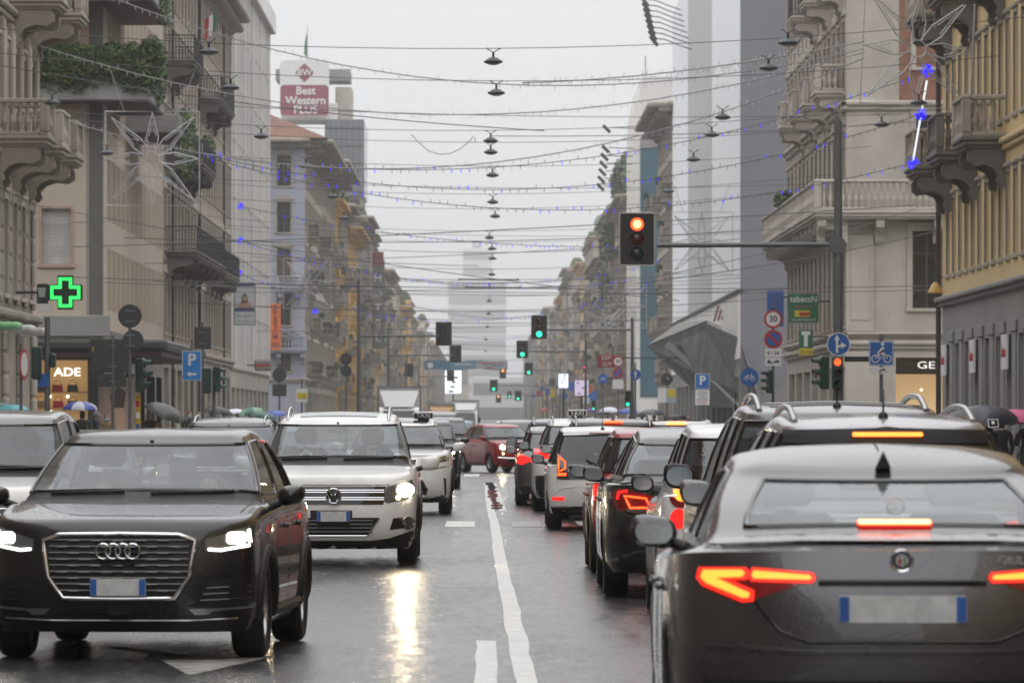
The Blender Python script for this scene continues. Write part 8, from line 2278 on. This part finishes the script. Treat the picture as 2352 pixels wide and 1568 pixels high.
pu('person under the pale green umbrella', 'pale green umbrella beside a darker green one', 578, 935, 186, .52, [LGRN, GRN], (.02,.02,.022), tilt=(0,-.12), rz=.2)
pu('person under the dark green umbrella', 'dark green umbrella overlapping the pale green one', 606, 945, 176, .46, [GRN], (.025,.02,.02), tilt=(0,.15), rz=pi)
pu('person under the small blue umbrella before the office block', 'small blue umbrella before the office block', 634, 942, 200, .44, [UBL], (.03,.03,.05), rz=.3)
pu('person under the teal umbrella beside the stone house', 'teal umbrella beside the stone house', 22, 928, 148, .56, [TEAL], (.05,.04,.05), rz=pi, tilt=(0,-.1)); pu('person under the dark green umbrella beside the stone house', 'dark green umbrella beside the stone house', -8, 922, 152, .55, [GRN], (.03,.03,.03), rz=pi)
u = pu('person in a black padded coat under the navy umbrella', 'large navy umbrella with a small white square logo', 2256, 930, 88, .62, [NAVY], (.012,.012,.014), rz=radians(150), tilt=(.12,-.05), spin=.1)
b = MB(); t_ = Matrix.Translation((.06,-.585,-.24)) @ Matrix.Rotation(-.55, 4, 'X')
vs = [t_ @ Vector((x, -.012, z)) for x, z in ((-.09,-.075),(.09,-.075),(.09,.075),(-.09,.075),(-.078,-.063),(.078,-.063),(.078,.063),(-.078,.063))]
b.add(vs, [(0,1,5,4),(1,2,6,5),(2,3,7,6),(3,0,4,7)], SIGNW); b.add([t_ @ Vector((.03*cos(a), -.012, .012+.035*sin(a))) for a in (2*pi*i/12 for i in range(12))], [tuple(range(12))], SIGNW); b.build('logo', None, u)
pu('person in dark clothes under the pink umbrella', 'bright pink umbrella behind the navy one', 2348, 939, 95, .56, [PINK], (.016,.015,.018), rz=radians(-160), tilt=(0,.1)); person('person in a black jacket with a brown bag beside the pink umbrella', (9.15, 92.5, .14), radians(200), 'walk', (.014,.014,.016), scale=.86, hair=(.02,.015,.012), group='people walking on the right pavement')
pu('person under the dark patterned umbrella behind the cars', 'dark blue patterned umbrella low behind the cars', 2180, 943, 101, .50, [NAVY, um('slate', (.05,.055,.09))], (.02,.02,.022), rz=pi, tilt=(0,-.18)); pu('person under the black umbrella by the beige house', 'black umbrella by the beige house', 2072, 945, 150, .5, [BLK], (.02,.02,.022), rz=pi); pu('person under the small turquoise umbrella', 'small turquoise umbrella beyond the silver roofs', 2003, 938, 178, .46, [TEAL], (.03,.03,.03))
for k, (px, py, Y, r, c_, nm) in enumerate(((1400,934,300,.62,[UWH],'white'),(1443,937,285,.62,[UBL],'blue'),(1350,937,380,.6,[PUR],'purple'),(1497,938,238,.62,[UGREY],'wide grey'),(1555,950,232,.45,[BLK],'low black'),(1250,937,560,.62,[URED],'red'),(1385,943,340,.5,[BLK],'small black'),(1470,946,262,.5,[BLK],'round black'))):
    pu('person far off under the %s umbrella' % nm, '%s umbrella far down the right pavement' % nm, px, py, Y, r, c_, (.025,.025,.03), rz=(0,pi)[k % 2], mask=k % 2 == 0)
for k in range(6):
    Y = 228+k*9; person(['person in a blue coat waiting by the stop sign','person in a grey coat behind the stop sign','person in a brown coat under the street clock','person in black beyond the street clock','person with a dark hood before the canopy','person in a dark red coat before the canopy'][k], (8.9+.28*(k % 3), Y, .14), radians(k*63), 'walk', [(.03,.05,.11),(.10,.10,.10),(.09,.05,.03),(.015,.015,.016),(.02,.02,.02),(.11,.02,.02)][k], hood=k == 4, group='people waiting on the right pavement')
# people in the cars
def seat_in(car, label, x, coat, dz=.62, hair=(.02,.015,.012), mask=False, scale=.93, dl=1.02):
    P = car.P; M = Matrix.Translation(car.root.location) @ Matrix.Rotation(car.root.rotation_euler.z, 4, 'Z')
    p = M @ Vector((x, car.y(P['lcowl']+dl), dz)); return person(label, p, car.root.rotation_euler.z, 'seat', coat, hair=hair, mask=mask, scale=scale, group='people in the cars')
seat_in(CAR_Q2, 'person in dark clothes driving the black crossover', .36, (.03,.03,.03), .48); seat_in(CAR_Q2, 'person in a pale mask beside the driver of the black crossover', -.36, (.035,.03,.03), .44, (.12,.07,.03), True)
seat_in(CAR_TIG, 'person with short hair driving the white sport utility car', .36, (.02,.02,.02), .60); seat_in(CAR_GIU, 'person driving the grey saloon', .36, (.03,.03,.03), .42, dl=1.0)
